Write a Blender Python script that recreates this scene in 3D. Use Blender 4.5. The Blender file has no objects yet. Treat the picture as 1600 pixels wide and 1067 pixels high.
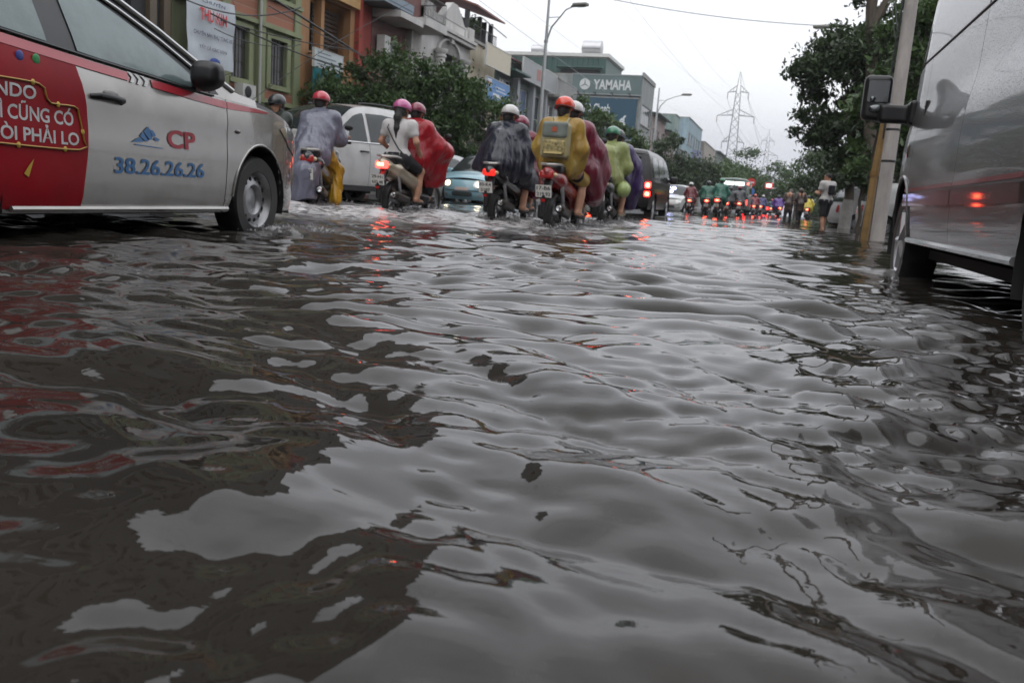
import bpy, bmesh, math, random
import numpy as np
from mathutils import Vector, Matrix
from mathutils.geometry import delaunay_2d_cdt
random.seed(7); RNG = np.random.default_rng(11)
R = math.radians
sc = bpy.context.scene
COL = sc.collection
# ------------------------------------------------------------------ camera
CAM_H = 0.40                       # lens just above the flood water (z = 0 is the water level)
CAM_F = 1340.0                     # focal length in photo pixels (1600 wide)
YAW, PITCH, ROLL = R(16.73), math.atan(233.5/1340), 0.074
F_ = Vector((-math.sin(YAW)*math.cos(PITCH), math.cos(YAW)*math.cos(PITCH), -math.sin(PITCH)))
R0 = Vector((math.cos(YAW), math.sin(YAW), 0)); U0 = R0.cross(F_)
R_ = R0*math.cos(ROLL) + U0*math.sin(ROLL); U_ = -R0*math.sin(ROLL) + U0*math.cos(ROLL)
cam = bpy.data.cameras.new('camera'); camo = bpy.data.objects.new('camera', cam); COL.objects.link(camo)
cam.sensor_width = 36; cam.lens = 36*CAM_F/1600
cam.clip_start = 0.05; cam.clip_end = 6000
mw = Matrix((R_, U_, -F_)).transposed().to_4x4(); mw.translation = (0, 0, CAM_H); camo.matrix_world = mw
cam.dof.use_dof = True; cam.dof.focus_distance = 2.6; cam.dof.aperture_fstop = 8.0
sc.camera = camo
# ------------------------------------------------------------------ world: rain-grey overcast
SUN_EL, SUN_AZ = R(52), R(200)
w = bpy.data.worlds.new('World'); sc.world = w; w.use_nodes = True
nt = w.node_tree; nt.nodes.clear()
def nd(nt, t, **kw):
    n = nt.nodes.new(t)
    for k, v in kw.items(): setattr(n, k, v)
    return n
def lk(nt, a, b): nt.links.new(a, b)
out = nd(nt, 'ShaderNodeOutputWorld'); bg = nd(nt, 'ShaderNodeBackground')
sky = nd(nt, 'ShaderNodeTexSky', sky_type='NISHITA', sun_disc=False)
sky.sun_elevation = SUN_EL; sky.sun_rotation = SUN_AZ; sky.dust_density = 4; sky.air_density = 1
skm = nd(nt, 'ShaderNodeMix', data_type='RGBA', blend_type='MULTIPLY'); skm.inputs[0].default_value = 1
skm.inputs[7].default_value = (0.09, 0.09, 0.09, 1); lk(nt, sky.outputs[0], skm.inputs[6])
tc = nd(nt, 'ShaderNodeTexCoord'); sx = nd(nt, 'ShaderNodeSeparateXYZ'); lk(nt, tc.outputs['Generated'], sx.inputs[0])
rp = nd(nt, 'ShaderNodeValToRGB'); lk(nt, sx.outputs[2], rp.inputs[0])
e = rp.color_ramp.elements
e[0].position = 0.0; e[0].color = (0.60, 0.61, 0.68, 1)
e[1].position = 0.30; e[1].color = (1.27, 1.295, 1.38, 1)
x = e.new(0.62); x.color = (1.53, 1.57, 1.66, 1)
x = e.new(1.0); x.color = (1.68, 1.71, 1.74, 1)
x = e.new(0.055); x.color = (0.69, 0.70, 0.765, 1)
x = e.new(0.125); x.color = (0.91, 0.925, 0.95, 1)
mp = nd(nt, 'ShaderNodeMapping'); mp.inputs['Scale'].default_value = (1.6, 1.6, 6.0); lk(nt, tc.outputs['Generated'], mp.inputs[0])
nz = nd(nt, 'ShaderNodeTexNoise'); nz.inputs['Scale'].default_value = 1.9; nz.inputs['Detail'].default_value = 5; lk(nt, mp.outputs[0], nz.inputs[0])
mr = nd(nt, 'ShaderNodeMapRange'); mr.inputs[1].default_value = 0.3; mr.inputs[2].default_value = 0.7
mr.inputs[3].default_value = 0.90; mr.inputs[4].default_value = 1.07; lk(nt, nz.outputs[0], mr.inputs[0])
mm = nd(nt, 'ShaderNodeMix', data_type='RGBA', blend_type='MULTIPLY'); mm.inputs[0].default_value = 1
lk(nt, rp.outputs[0], mm.inputs[6]); lk(nt, mr.outputs[0], mm.inputs[7])
mx = nd(nt, 'ShaderNodeMix', data_type='RGBA'); mx.inputs[0].default_value = 0.92     # cloud cover over the clear sky
lk(nt, skm.outputs[2], mx.inputs[6]); lk(nt, mm.outputs[2], mx.inputs[7])
lk(nt, mx.outputs[2], bg.inputs[0]); bg.inputs[1].default_value = 1.0; lk(nt, bg.outputs[0], out.inputs[0])
sun = bpy.data.lights.new('sun', 'SUN'); suno = bpy.data.objects.new('sun', sun); COL.objects.link(suno)
sun.energy = 0.5; sun.angle = R(60); sun.color = (1, 0.98, 0.95)
suno.rotation_euler = (R(90)-SUN_EL, 0, math.pi-SUN_AZ)
vs = sc.view_settings; vs.view_transform = 'Standard'; vs.look = 'None'; vs.gamma = 1; vs.exposure = 0.2; vs.use_curve_mapping = False
sc.cycles.use_denoising = True; sc.cycles.use_adaptive_sampling = True; sc.cycles.adaptive_threshold = 0.015
sc.cycles.max_bounces = 6; sc.cycles.glossy_bounces = 4; sc.cycles.transmission_bounces = 4; sc.cycles.transparent_max_bounces = 8
sc.cycles.sample_clamp_indirect = 6; sc.cycles.caustics_reflective = False; sc.cycles.caustics_refractive = False
# ------------------------------------------------------------------ placing
GZ = -0.10                          # road surface under the water
def ground(u, dep, z=0.0):
    """point at height z, dep metres in front of the lens, in photo column u"""
    a = (u-800)/CAM_F
    b = (((z-CAM_H)/dep) - F_.z - a*R_.z)/U_.z
    return Vector((0, 0, CAM_H)) + dep*(F_ + a*R_ + b*U_)
def at(u, v, dep):
    return Vector((0, 0, CAM_H)) + dep*(F_ + (u-800)/CAM_F*R_ - (v-533.5)/CAM_F*U_)
def atX(u, v, X):
    d = F_ + (u-800)/CAM_F*R_ - (v-533.5)/CAM_F*U_
    return Vector((0, 0, CAM_H)) + d*(X/d.x)
# ------------------------------------------------------------------ materials
MATS = {}
def M(name, col=(.5, .5, .5), rough=.5, metal=0., coat=0., var=0., scale=4., bump=0., bscale=40., emit=None, estr=0., alpha=1., ior=1.45,
      trans=0., sheen=0., stretch=None, col2=None, dirt=0., transl=0., spec=None):
    if name in MATS: return MATS[name]
    m = bpy.data.materials.new(name); m.use_nodes = True; MATS[name] = m
    t = m.node_tree; b = t.nodes['Principled BSDF']; o = t.nodes['Material Output']
    c4 = (*col, 1)
    b.inputs['Base Color'].default_value = c4; b.inputs['Roughness'].default_value = rough; b.inputs['Metallic'].default_value = metal
    b.inputs['IOR'].default_value = ior; b.inputs['Coat Weight'].default_value = coat; b.inputs['Coat Roughness'].default_value = 0.04
    b.inputs['Alpha'].default_value = alpha; b.inputs['Transmission Weight'].default_value = trans
    if spec is not None: b.inputs['Specular IOR Level'].default_value = spec
    tcn = None
    if var or bump or dirt or col2:
        tcn = nd(t, 'ShaderNodeTexCoord'); src = tcn.outputs['Object']
        if stretch:
            mpn = nd(t, 'ShaderNodeMapping'); mpn.inputs['Scale'].default_value = stretch; lk(t, src, mpn.inputs[0]); src = mpn.outputs[0]
    if var or col2:
        n = nd(t, 'ShaderNodeTexNoise'); n.inputs['Scale'].default_value = scale; n.inputs['Detail'].default_value = 6; n.inputs['Roughness'].default_value = .65
        lk(t, src, n.inputs[0])
        r = nd(t, 'ShaderNodeValToRGB'); lk(t, n.outputs[0], r.inputs[0])
        r.color_ramp.elements[0].position = .3; r.color_ramp.elements[1].position = .7
        a_ = col2 if col2 else tuple(max(0, q*(1-var)) for q in col)
        r.color_ramp.elements[0].color = (*a_, 1); r.color_ramp.elements[1].color = (*[min(1, q*(1+var)) for q in col], 1)
        lk(t, r.outputs[0], b.inputs['Base Color'])
        rr = nd(t, 'ShaderNodeMapRange'); lk(t, n.outputs[0], rr.inputs[0]); rr.inputs[3].default_value = max(0, rough-.12*(var+.3)); rr.inputs[4].default_value = min(1, rough+.12*(var+.3))
        if not coat: lk(t, rr.outputs[0], b.inputs['Roughness'])
    if dirt:                                       # road grime splashed on with blotchy noise
        n2 = nd(t, 'ShaderNodeTexNoise'); n2.inputs['Scale'].default_value = 3.1; n2.inputs['Detail'].default_value = 8; lk(t, tcn.outputs['Object'], n2.inputs[0])
        r2 = nd(t, 'ShaderNodeValToRGB'); lk(t, n2.outputs[0], r2.inputs[0]); r2.color_ramp.elements[0].position = .45; r2.color_ramp.elements[1].position = .8
        r2.color_ramp.elements[1].color = (dirt, dirt, dirt, 1)
        mxx = nd(t, 'ShaderNodeMix', data_type='RGBA'); lk(t, r2.outputs[0], mxx.inputs[0])
        if b.inputs['Base Color'].links: lk(t, b.inputs['Base Color'].links[0].from_socket, mxx.inputs[6])
        else: mxx.inputs[6].default_value = c4
        mxx.inputs[7].default_value = (.11, .095, .075, 1); lk(t, mxx.outputs[2], b.inputs['Base Color'])
    if bump:
        n3 = nd(t, 'ShaderNodeTexNoise'); n3.inputs['Scale'].default_value = bscale; n3.inputs['Detail'].default_value = 4; lk(t, src, n3.inputs[0])
        bp = nd(t, 'ShaderNodeBump'); bp.inputs['Strength'].default_value = bump; bp.inputs['Distance'].default_value = .02
        lk(t, n3.outputs[0], bp.inputs['Height']); lk(t, bp.outputs[0], b.inputs['Normal'])
    if emit:
        b.inputs['Emission Color'].default_value = (*emit, 1); b.inputs['Emission Strength'].default_value = estr
    if transl:
        tl = nd(t, 'ShaderNodeBsdfTranslucent'); ad = nd(t, 'ShaderNodeMixShader'); ad.inputs[0].default_value = transl
        if b.inputs['Base Color'].links: lk(t, b.inputs['Base Color'].links[0].from_socket, tl.inputs[0])
        else: tl.inputs[0].default_value = c4
        lk(t, b.outputs[0], ad.inputs[1]); lk(t, tl.outputs[0], ad.inputs[2]); lk(t, ad.outputs[0], o.inputs[0])
    return m
def droplets(m, strength=.35, scale=55):
    """rain beads standing on a surface: fine cellular relief"""
    t = m.node_tree; b = t.nodes['Principled BSDF']
    tcn = nd(t, 'ShaderNodeTexCoord'); v = nd(t, 'ShaderNodeTexVoronoi'); v.inputs['Scale'].default_value = scale; v.inputs['Randomness'].default_value = 1
    lk(t, tcn.outputs['Object'], v.inputs[0])
    r = nd(t, 'ShaderNodeMapRange'); r.interpolation_type = 'SMOOTHSTEP'; lk(t, v.outputs['Distance'], r.inputs[0]); r.inputs[1].default_value = .12; r.inputs[2].default_value = .36; r.inputs[3].default_value = 1; r.inputs[4].default_value = 0
    bp = nd(t, 'ShaderNodeBump'); bp.inputs['Strength'].default_value = strength; bp.inputs['Distance'].default_value = .004
    lk(t, r.outputs[0], bp.inputs['Height']); lk(t, bp.outputs[0], b.inputs['Normal']); lk(t, bp.outputs[0], b.inputs['Coat Normal'])
    return m
# ------------------------------------------------------------------ mesh building
class MB:
    def __init__(s): s.v = []; s.f = []
    def add(s, vs, fs):
        o = len(s.v); s.v.extend([tuple(q) for q in vs]); s.f.extend([tuple(i+o for i in f) for f in fs]); return s
    def box(s, c, d, rz=0, m=None):
        hx, hy, hz = d[0]/2, d[1]/2, d[2]/2; cr, sr = math.cos(rz), math.sin(rz); vs = []
        for z in (-hz, hz):
            for x, y in ((-hx, -hy), (hx, -hy), (hx, hy), (-hx, hy)):
                p = Vector((x*cr-y*sr, x*sr+y*cr, z))
                if m is not None: p = m @ p
                vs.append((c[0]+p[0], c[1]+p[1], c[2]+p[2]))
        return s.add(vs, [(3, 2, 1, 0), (4, 5, 6, 7), (0, 1, 5, 4), (1, 2, 6, 5), (2, 3, 7, 6), (3, 0, 4, 7)])
    def box2(s, a, b): return s.box([(a[i]+b[i])/2 for i in range(3)], [abs(b[i]-a[i]) for i in range(3)])
    def tube(s, path, rad, n=8, cap=True, sq=None):
        P = [Vector(p) for p in path]; k = len(P)
        if not hasattr(rad, '__len__'): rad = [rad]*k
        rings = []; prev = None
        for i in range(k):
            d = (P[min(i+1, k-1)]-P[max(i-1, 0)]).normalized()
            if prev is None:
                a = Vector((0, 0, 1)) if abs(d.z) < .9 else Vector((1, 0, 0)); u = d.cross(a).normalized()
            else:
                u = (prev - d*prev.dot(d)); u = u.normalized() if u.length > 1e-6 else d.orthogonal().normalized()
            prev = u; v = d.cross(u)
            rings.append([P[i]+(u*math.cos(2*math.pi*j/n)+v*math.sin(2*math.pi*j/n))*rad[i] for j in range(n)])
        return s.loft(rings, cap)
    def cyl(s, a, b, r0, r1=None, n=12): return s.tube([a, b], [r0, r0 if r1 is None else r1], n)
    def loft(s, rings, cap=True, closed=True):
        n = len(rings[0]); vs = [p for r in rings for p in r]; fs = []
        for i in range(len(rings)-1):
            for j in range(n if closed else n-1):
                j2 = (j+1) % n; fs.append((i*n+j, i*n+j2, (i+1)*n+j2, (i+1)*n+j))
        if cap and closed: fs.append(tuple(range(n-1, -1, -1))); fs.append(tuple((len(rings)-1)*n+j for j in range(n)))
        return s.add(vs, fs)
    def lathe(s, prof, n=24, c=(0, 0, 0), axis='z', cap=False):
        rings = []
        for r, h in prof:
            ring = []
            for j in range(n):
                a = 2*math.pi*j/n; x, y = r*math.cos(a), r*math.sin(a)
                q = (x, y, h) if axis == 'z' else ((h, x, y) if axis == 'x' else (y, h, x))
                ring.append((c[0]+q[0], c[1]+q[1], c[2]+q[2]))
            rings.append(ring)
        return s.loft(rings, cap)
    def ell(s, c, r, nu=16, nv=10, z0=-1., z1=1., m=None):
        rings = []
        for i in range(nv+1):
            zz = z0+(z1-z0)*i/nv; t = math.asin(max(-1, min(1, zz))) if (z0, z1) != (-1, 1) else -math.pi/2+math.pi*i/nv
            ring = []
            for j in range(nu):
                a = 2*math.pi*j/nu; p = Vector((r[0]*math.cos(t)*math.cos(a), r[1]*math.cos(t)*math.sin(a), r[2]*math.sin(t)))
                if m is not None: p = m @ p
                ring.append((c[0]+p[0], c[1]+p[1], c[2]+p[2]))
            rings.append(ring)
        return s.loft(rings, True)
    def prism(s, poly, h, axis='x', off=0.):
        """poly of 2-D points pushed along an axis from off to off+h: axis x -> (y,z), y -> (x,z), z -> (x,y)"""
        n = len(poly); vs = []
        for t in (off, off+h):
            for a, b in poly: vs.append((t, a, b) if axis == 'x' else ((a, t, b) if axis == 'y' else (a, b, t)))
        return s.add(vs, [tuple(range(n-1, -1, -1)), tuple(range(n, 2*n))]+[(i, (i+1) % n, n+(i+1) % n, n+i) for i in range(n)])
    def mesh(s, name, mat, smooth=True, ang=38, fix=True):
        me = bpy.data.meshes.new(name); me.from_pydata(s.v, [], s.f)
        if fix:
            b = bmesh.new(); b.from_mesh(me); bmesh.ops.recalc_face_normals(b, faces=b.faces); b.to_mesh(me); b.free()
        me.materials.append(mat)
        if smooth:
            me.shade_smooth(); me.set_sharp_from_angle(angle=R(ang))
        return me
    def build(s, name, mat, parent=None, smooth=True, ang=38, loc=None, fix=True):
        return link(name, s.mesh(name, mat, smooth, ang, fix), parent, loc)
def link(name, me, parent=None, loc=None):
    o = bpy.data.objects.new(name, me); COL.objects.link(o); o.parent = parent
    if loc is not None: o.location = loc
    return o
def fastmesh(name, V, Fq, mat, smooth=True):
    """V (n,3) array, Fq (m,k) array of equal-size faces"""
    me = bpy.data.meshes.new(name); V = np.asarray(V, np.float32); Fq = np.asarray(Fq, np.int32); k = Fq.shape[1]
    me.vertices.add(len(V)); me.vertices.foreach_set('co', V.ravel())
    me.loops.add(Fq.size); me.loops.foreach_set('vertex_index', Fq.ravel())
    me.polygons.add(len(Fq)); me.polygons.foreach_set('loop_start', np.arange(0, Fq.size, k, dtype=np.int32))
    me.update(calc_edges=True); me.materials.append(mat)
    if smooth: me.shade_smooth()
    return me
def thing(name, label, cat, loc=(0, 0, 0), rz=0., group=None, rx=0., ry=0.):
    o = bpy.data.objects.new(name, None); COL.objects.link(o); o.location = loc; o.rotation_euler = (rx, ry, rz); o.empty_display_size = .2
    o['label'] = label; o['category'] = cat
    if group: o['group'] = group
    return o
def tag(o, label=None, cat=None, group=None, kind=None):
    if label: o['label'] = label
    if cat: o['category'] = cat
    if group: o['group'] = group
    if kind: o['kind'] = kind
    return o
def copy_tree(o, parent=None):
    c = o.copy(); COL.objects.link(c); c.parent = parent
    for ch in list(o.children): copy_tree(ch, c)
    return c
def text_mesh(s, size=1., align='LEFT', bold=0.0, space=1.0):
    cu = bpy.data.curves.new('lettering', 'FONT'); cu.body = s; cu.size = size; cu.align_x = align; cu.offset = bold*size; cu.resolution_u = 3; cu.space_character = space
    ob = bpy.data.objects.new('lettering', cu); COL.objects.link(ob)
    dg = bpy.context.evaluated_depsgraph_get(); me = bpy.data.meshes.new_from_object(ob.evaluated_get(dg))
    bpy.data.objects.remove(ob); bpy.data.curves.remove(cu)
    b = bmesh.new(); b.from_mesh(me); bmesh.ops.triangulate(b, faces=b.faces); b.verts.ensure_lookup_table(); b.verts.index_update()
    vs = [(v.co.x, v.co.y) for v in b.verts]; fs = [tuple(v.index for v in f.verts) for f in b.faces]
    b.free(); bpy.data.meshes.remove(me)
    return vs, fs
def text_on(s, name, mat, parent, fn, width=None, height=None, bold=.0, align='LEFT', space=1.0, flip=False):
    """lettering laid on a surface: fn(u, v) -> 3-D point; scaled to a width and/or cap height in metres"""
    vs, fs = text_mesh(s, 1, 'LEFT', bold, space)
    xs = [v[0] for v in vs]; ys = [v[1] for v in vs]; x0, x1, y0, y1 = min(xs), max(xs), min(ys), max(ys)
    sx_ = (width/(x1-x0)) if width else None; sy_ = (height/(y1-y0)) if height else None
    sx_ = sx_ or sy_; sy_ = sy_ or sx_
    ox = {'LEFT': x0, 'CENTER': (x0+x1)/2, 'RIGHT': x1}[align]
    if name == 'letter':                      # one object for each character: join pieces that overlap sideways (accents)
        par = list(range(len(vs)))
        def find(i):
            while par[i] != i: par[i] = par[par[i]]; i = par[i]
            return i
        for f in fs:
            for q in f[1:]: par[find(q)] = find(f[0])
        comp = {}
        for f in fs: comp.setdefault(find(f[0]), []).append(f)
        items = sorted(([min(vs[i][0] for f in c for i in f), max(vs[i][0] for f in c for i in f), c] for c in comp.values()), key=lambda t: t[0]); grp = []
        for a, b, c in items:
            if grp and a < grp[-1][1]-.4*min(b-a, grp[-1][1]-grp[-1][0]): grp[-1][1] = max(grp[-1][1], b); grp[-1][2] = grp[-1][2]+c
            else: grp.append([a, b, c])
        for a, b, c in grp:
            ids = sorted({i for f in c for i in f}); mp_ = {k: j for j, k in enumerate(ids)}; m = MB()
            m.add([fn((vs[i][0]-ox)*sx_, (vs[i][1]-y0)*sy_) for i in ids], [tuple(mp_[i] for i in f) for f in c]); o = m.build('letter', mat, parent, smooth=False, fix=False)
        return o
    m = MB(); m.add([fn((x-ox)*sx_, (y-y0)*sy_) for x, y in vs], [tuple(reversed(f)) if flip else f for f in fs])
    return m.build(name, mat, parent, smooth=False, fix=False)
# ------------------------------------------------------------------ smooth solids from distance fields
def seg(a, b, r0, r1=None): return ('c', np.array(a, float), np.array(b, float), float(r0), float(r0 if r1 is None else r1))
def blob(c, r, m=None): return ('e', np.array(c, float), np.array(r, float), m)
def rbox(c, h, r, m=None): return ('b', np.array(c, float), np.array(h, float), float(r), m)
def prim_bounds(p):
    if p[0] == 'c': rr = max(p[3], p[4]); return np.minimum(p[1], p[2])-rr, np.maximum(p[1], p[2])+rr
    if p[0] == 'e': q = max(p[2]) if p[3] is not None else p[2]; return p[1]-q, p[1]+q
    q = np.linalg.norm(p[2])+p[3] if p[4] is not None else p[2]+p[3]; return p[1]-q, p[1]+q
def prim_eval(p, X, Y, Z):
    if p[0] == 'c':
        a, b = p[1], p[2]; d = b-a; L2 = max(d@d, 1e-9)
        px, py, pz = X-a[0], Y-a[1], Z-a[2]
        t = np.clip((px*d[0]+py*d[1]+pz*d[2])/L2, 0, 1)
        return np.sqrt((px-t*d[0])**2+(py-t*d[1])**2+(pz-t*d[2])**2)-(p[3]+(p[4]-p[3])*t)
    px, py, pz = X-p[1][0], Y-p[1][1], Z-p[1][2]; m = p[-1]
    if m is not None:
        m = np.array(m); px, py, pz = m[0, 0]*px+m[1, 0]*py+m[2, 0]*pz, m[0, 1]*px+m[1, 1]*py+m[2, 1]*pz, m[0, 2]*px+m[1, 2]*py+m[2, 2]*pz
    if p[0] == 'e':
        r = p[2]; k0 = np.sqrt((px/r[0])**2+(py/r[1])**2+(pz/r[2])**2); k1 = np.sqrt((px/r[0]**2)**2+(py/r[1]**2)**2+(pz/r[2]**2)**2)
        return k0*(k0-1)/np.maximum(k1, 1e-6)
    h = p[2]; qx, qy, qz = np.abs(px)-h[0], np.abs(py)-h[1], np.abs(pz)-h[2]
    return np.sqrt(np.maximum(qx, 0)**2+np.maximum(qy, 0)**2+np.maximum(qz, 0)**2)+np.minimum(np.maximum(qx, np.maximum(qy, qz)), 0)-p[3]
def sdf_mesh(prims, h=.012, k=.015, cuts=(), sub=(), fold=None):
    """one continuous surface round the blended primitives; cuts = half spaces (normal, d): keeps n.x < d"""
    B = [prim_bounds(p) for p in prims]; lo = np.min([b[0] for b in B], 0)-3*h-k; hi = np.max([b[1] for b in B], 0)+3*h+k
    n = np.ceil((hi-lo)/h).astype(int)+1
    ax = [lo[i]+h*np.arange(n[i]) for i in range(3)]
    acc = np.full(n, 1e-30)
    for p, b in zip(prims, B):
        i0 = np.clip(((b[0]-7*k-lo)/h).astype(int), 0, n-1); i1 = np.clip(np.ceil((b[1]+7*k-lo)/h).astype(int)+1, 1, n)
        sl = tuple(slice(i0[i], i1[i]) for i in range(3))
        X = ax[0][sl[0]][:, None, None]; Y = ax[1][sl[1]][None, :, None]; Z = ax[2][sl[2]][None, None, :]
        acc[sl] += np.exp(np.clip(-prim_eval(p, X, Y, Z)/k, -60, 60))
    D = -k*np.log(acc); X, Y, Z = ax[0][:, None, None], ax[1][None, :, None], ax[2][None, None, :]
    for q in sub: D = np.maximum(D, -prim_eval(q, X, Y, Z))
    for nv, d in cuts: D = np.maximum(D, nv[0]*X+nv[1]*Y+nv[2]*Z-d)
    D[0] = D[-1] = 1; D[:, 0] = D[:, -1] = 1; D[:, :, 0] = D[:, :, -1] = 1
    s = D < 0
    c8 = [s[i:n[0]-1+i, j:n[1]-1+j, l:n[2]-1+l] for i in (0, 1) for j in (0, 1) for l in (0, 1)]
    cnt = sum(c.astype(np.int8) for c in c8); act = (cnt > 0) & (cnt < 8)
    I = np.argwhere(act); idx = -np.ones(act.shape, np.int64); idx[act] = np.arange(len(I))
    P = np.zeros((len(I), 3)); C = np.zeros(len(I))
    for axi in range(3):
        o1, o2 = [q for q in range(3) if q != axi]
        for u in (0, 1):
            for v in (0, 1):
                a = I.copy(); a[:, o1] += u; a[:, o2] += v; b = a.copy(); b[:, axi] += 1
                da = D[a[:, 0], a[:, 1], a[:, 2]]; db = D[b[:, 0], b[:, 1], b[:, 2]]; mk = (da < 0) != (db < 0)
                t = np.zeros(len(I)); t[mk] = da[mk]/(da[mk]-db[mk])
                q = a.astype(float); q[:, axi] += t; P[mk] += q[mk]; C[mk] += 1
    P = lo+h*P/C[:, None]
    Q = []
    for axi in range(3):
        o1, o2 = (axi+1) % 3, (axi+2) % 3
        sl0 = [slice(None)]*3; sl1 = [slice(None)]*3; sl0[axi] = slice(0, -1); sl1[axi] = slice(1, None)
        E = s[tuple(sl0)] != s[tuple(sl1)]; J = np.argwhere(E); J = J[(J[:, o1] > 0) & (J[:, o2] > 0)]
        J = J[(J[:, o1] < n[o1]-1) & (J[:, o2] < n[o2]-1)]
        def cell(a, b): q = J.copy(); q[:, o1] -= a; q[:, o2] -= b; return idx[q[:, 0], q[:, 1], q[:, 2]]
        f = np.stack([cell(1, 1), cell(0, 1), cell(0, 0), cell(1, 0)], 1)
        neg = s[J[:, 0], J[:, 1], J[:, 2]]; f[~neg] = f[~neg][:, ::-1]; Q.append(f)
    Q = np.concatenate(Q); Q = Q[(Q >= 0).all(1)]
    if fold is not None: P = fold(P, normals_of(P, Q))
    return P, Q
def normals_of(P, Q):
    a = np.cross(P[Q[:, 2]]-P[Q[:, 0]], P[Q[:, 3]]-P[Q[:, 1]]); N = np.zeros_like(P)
    for i in range(4): np.add.at(N, Q[:, i], a)
    return N/np.maximum(np.linalg.norm(N, axis=1), 1e-9)[:, None]
def solid(name, prims, mat, parent=None, h=.012, k=.015, cuts=(), sub=(), fold=None):
    P, Q = sdf_mesh(prims, h, k, cuts, sub, fold); return link(name, fastmesh(name, P, Q, mat), parent)
# ================================================================== setting: ground, kerb, flood water
asph = M('asphalt', (.05, .048, .045), .5, var=.3, scale=2, bump=.3, bscale=60)
ter = MB(); ter.add([(-420, -180, GZ-.02), (420, -180, GZ-.02), (420, 1150, GZ-.02), (-420, 1150, GZ-.02)], [(0, 1, 2, 3)])
tag(ter.build('terrain', M('soil', (.09, .085, .06), .8, var=.3, scale=.02), smooth=False, fix=False), kind='structure')
rd = MB(); rd.add([(-12.6, -12, GZ), (14, -12, GZ), (14, 420, GZ), (-12.6, 420, GZ)], [(0, 1, 2, 3)])
tag(rd.build('road', asph, smooth=False, fix=False), kind='structure')
pv = MB(); pv.box2((-16.4, -12, GZ-.01), (-12.85, 420, .075))
pav = tag(pv.build('pavement', M('paving', (.2, .18, .165), .45, var=.25, scale=3, bump=.2), smooth=False), kind='structure')
kb = MB(); kb.box2((-12.85, -12, GZ-.01), (-12.6, 420, .085))
tag(kb.build('kerb', M('kerbstone', (.3, .29, .27), .5, var=.25, scale=4), smooth=False), kind='structure')
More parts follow.
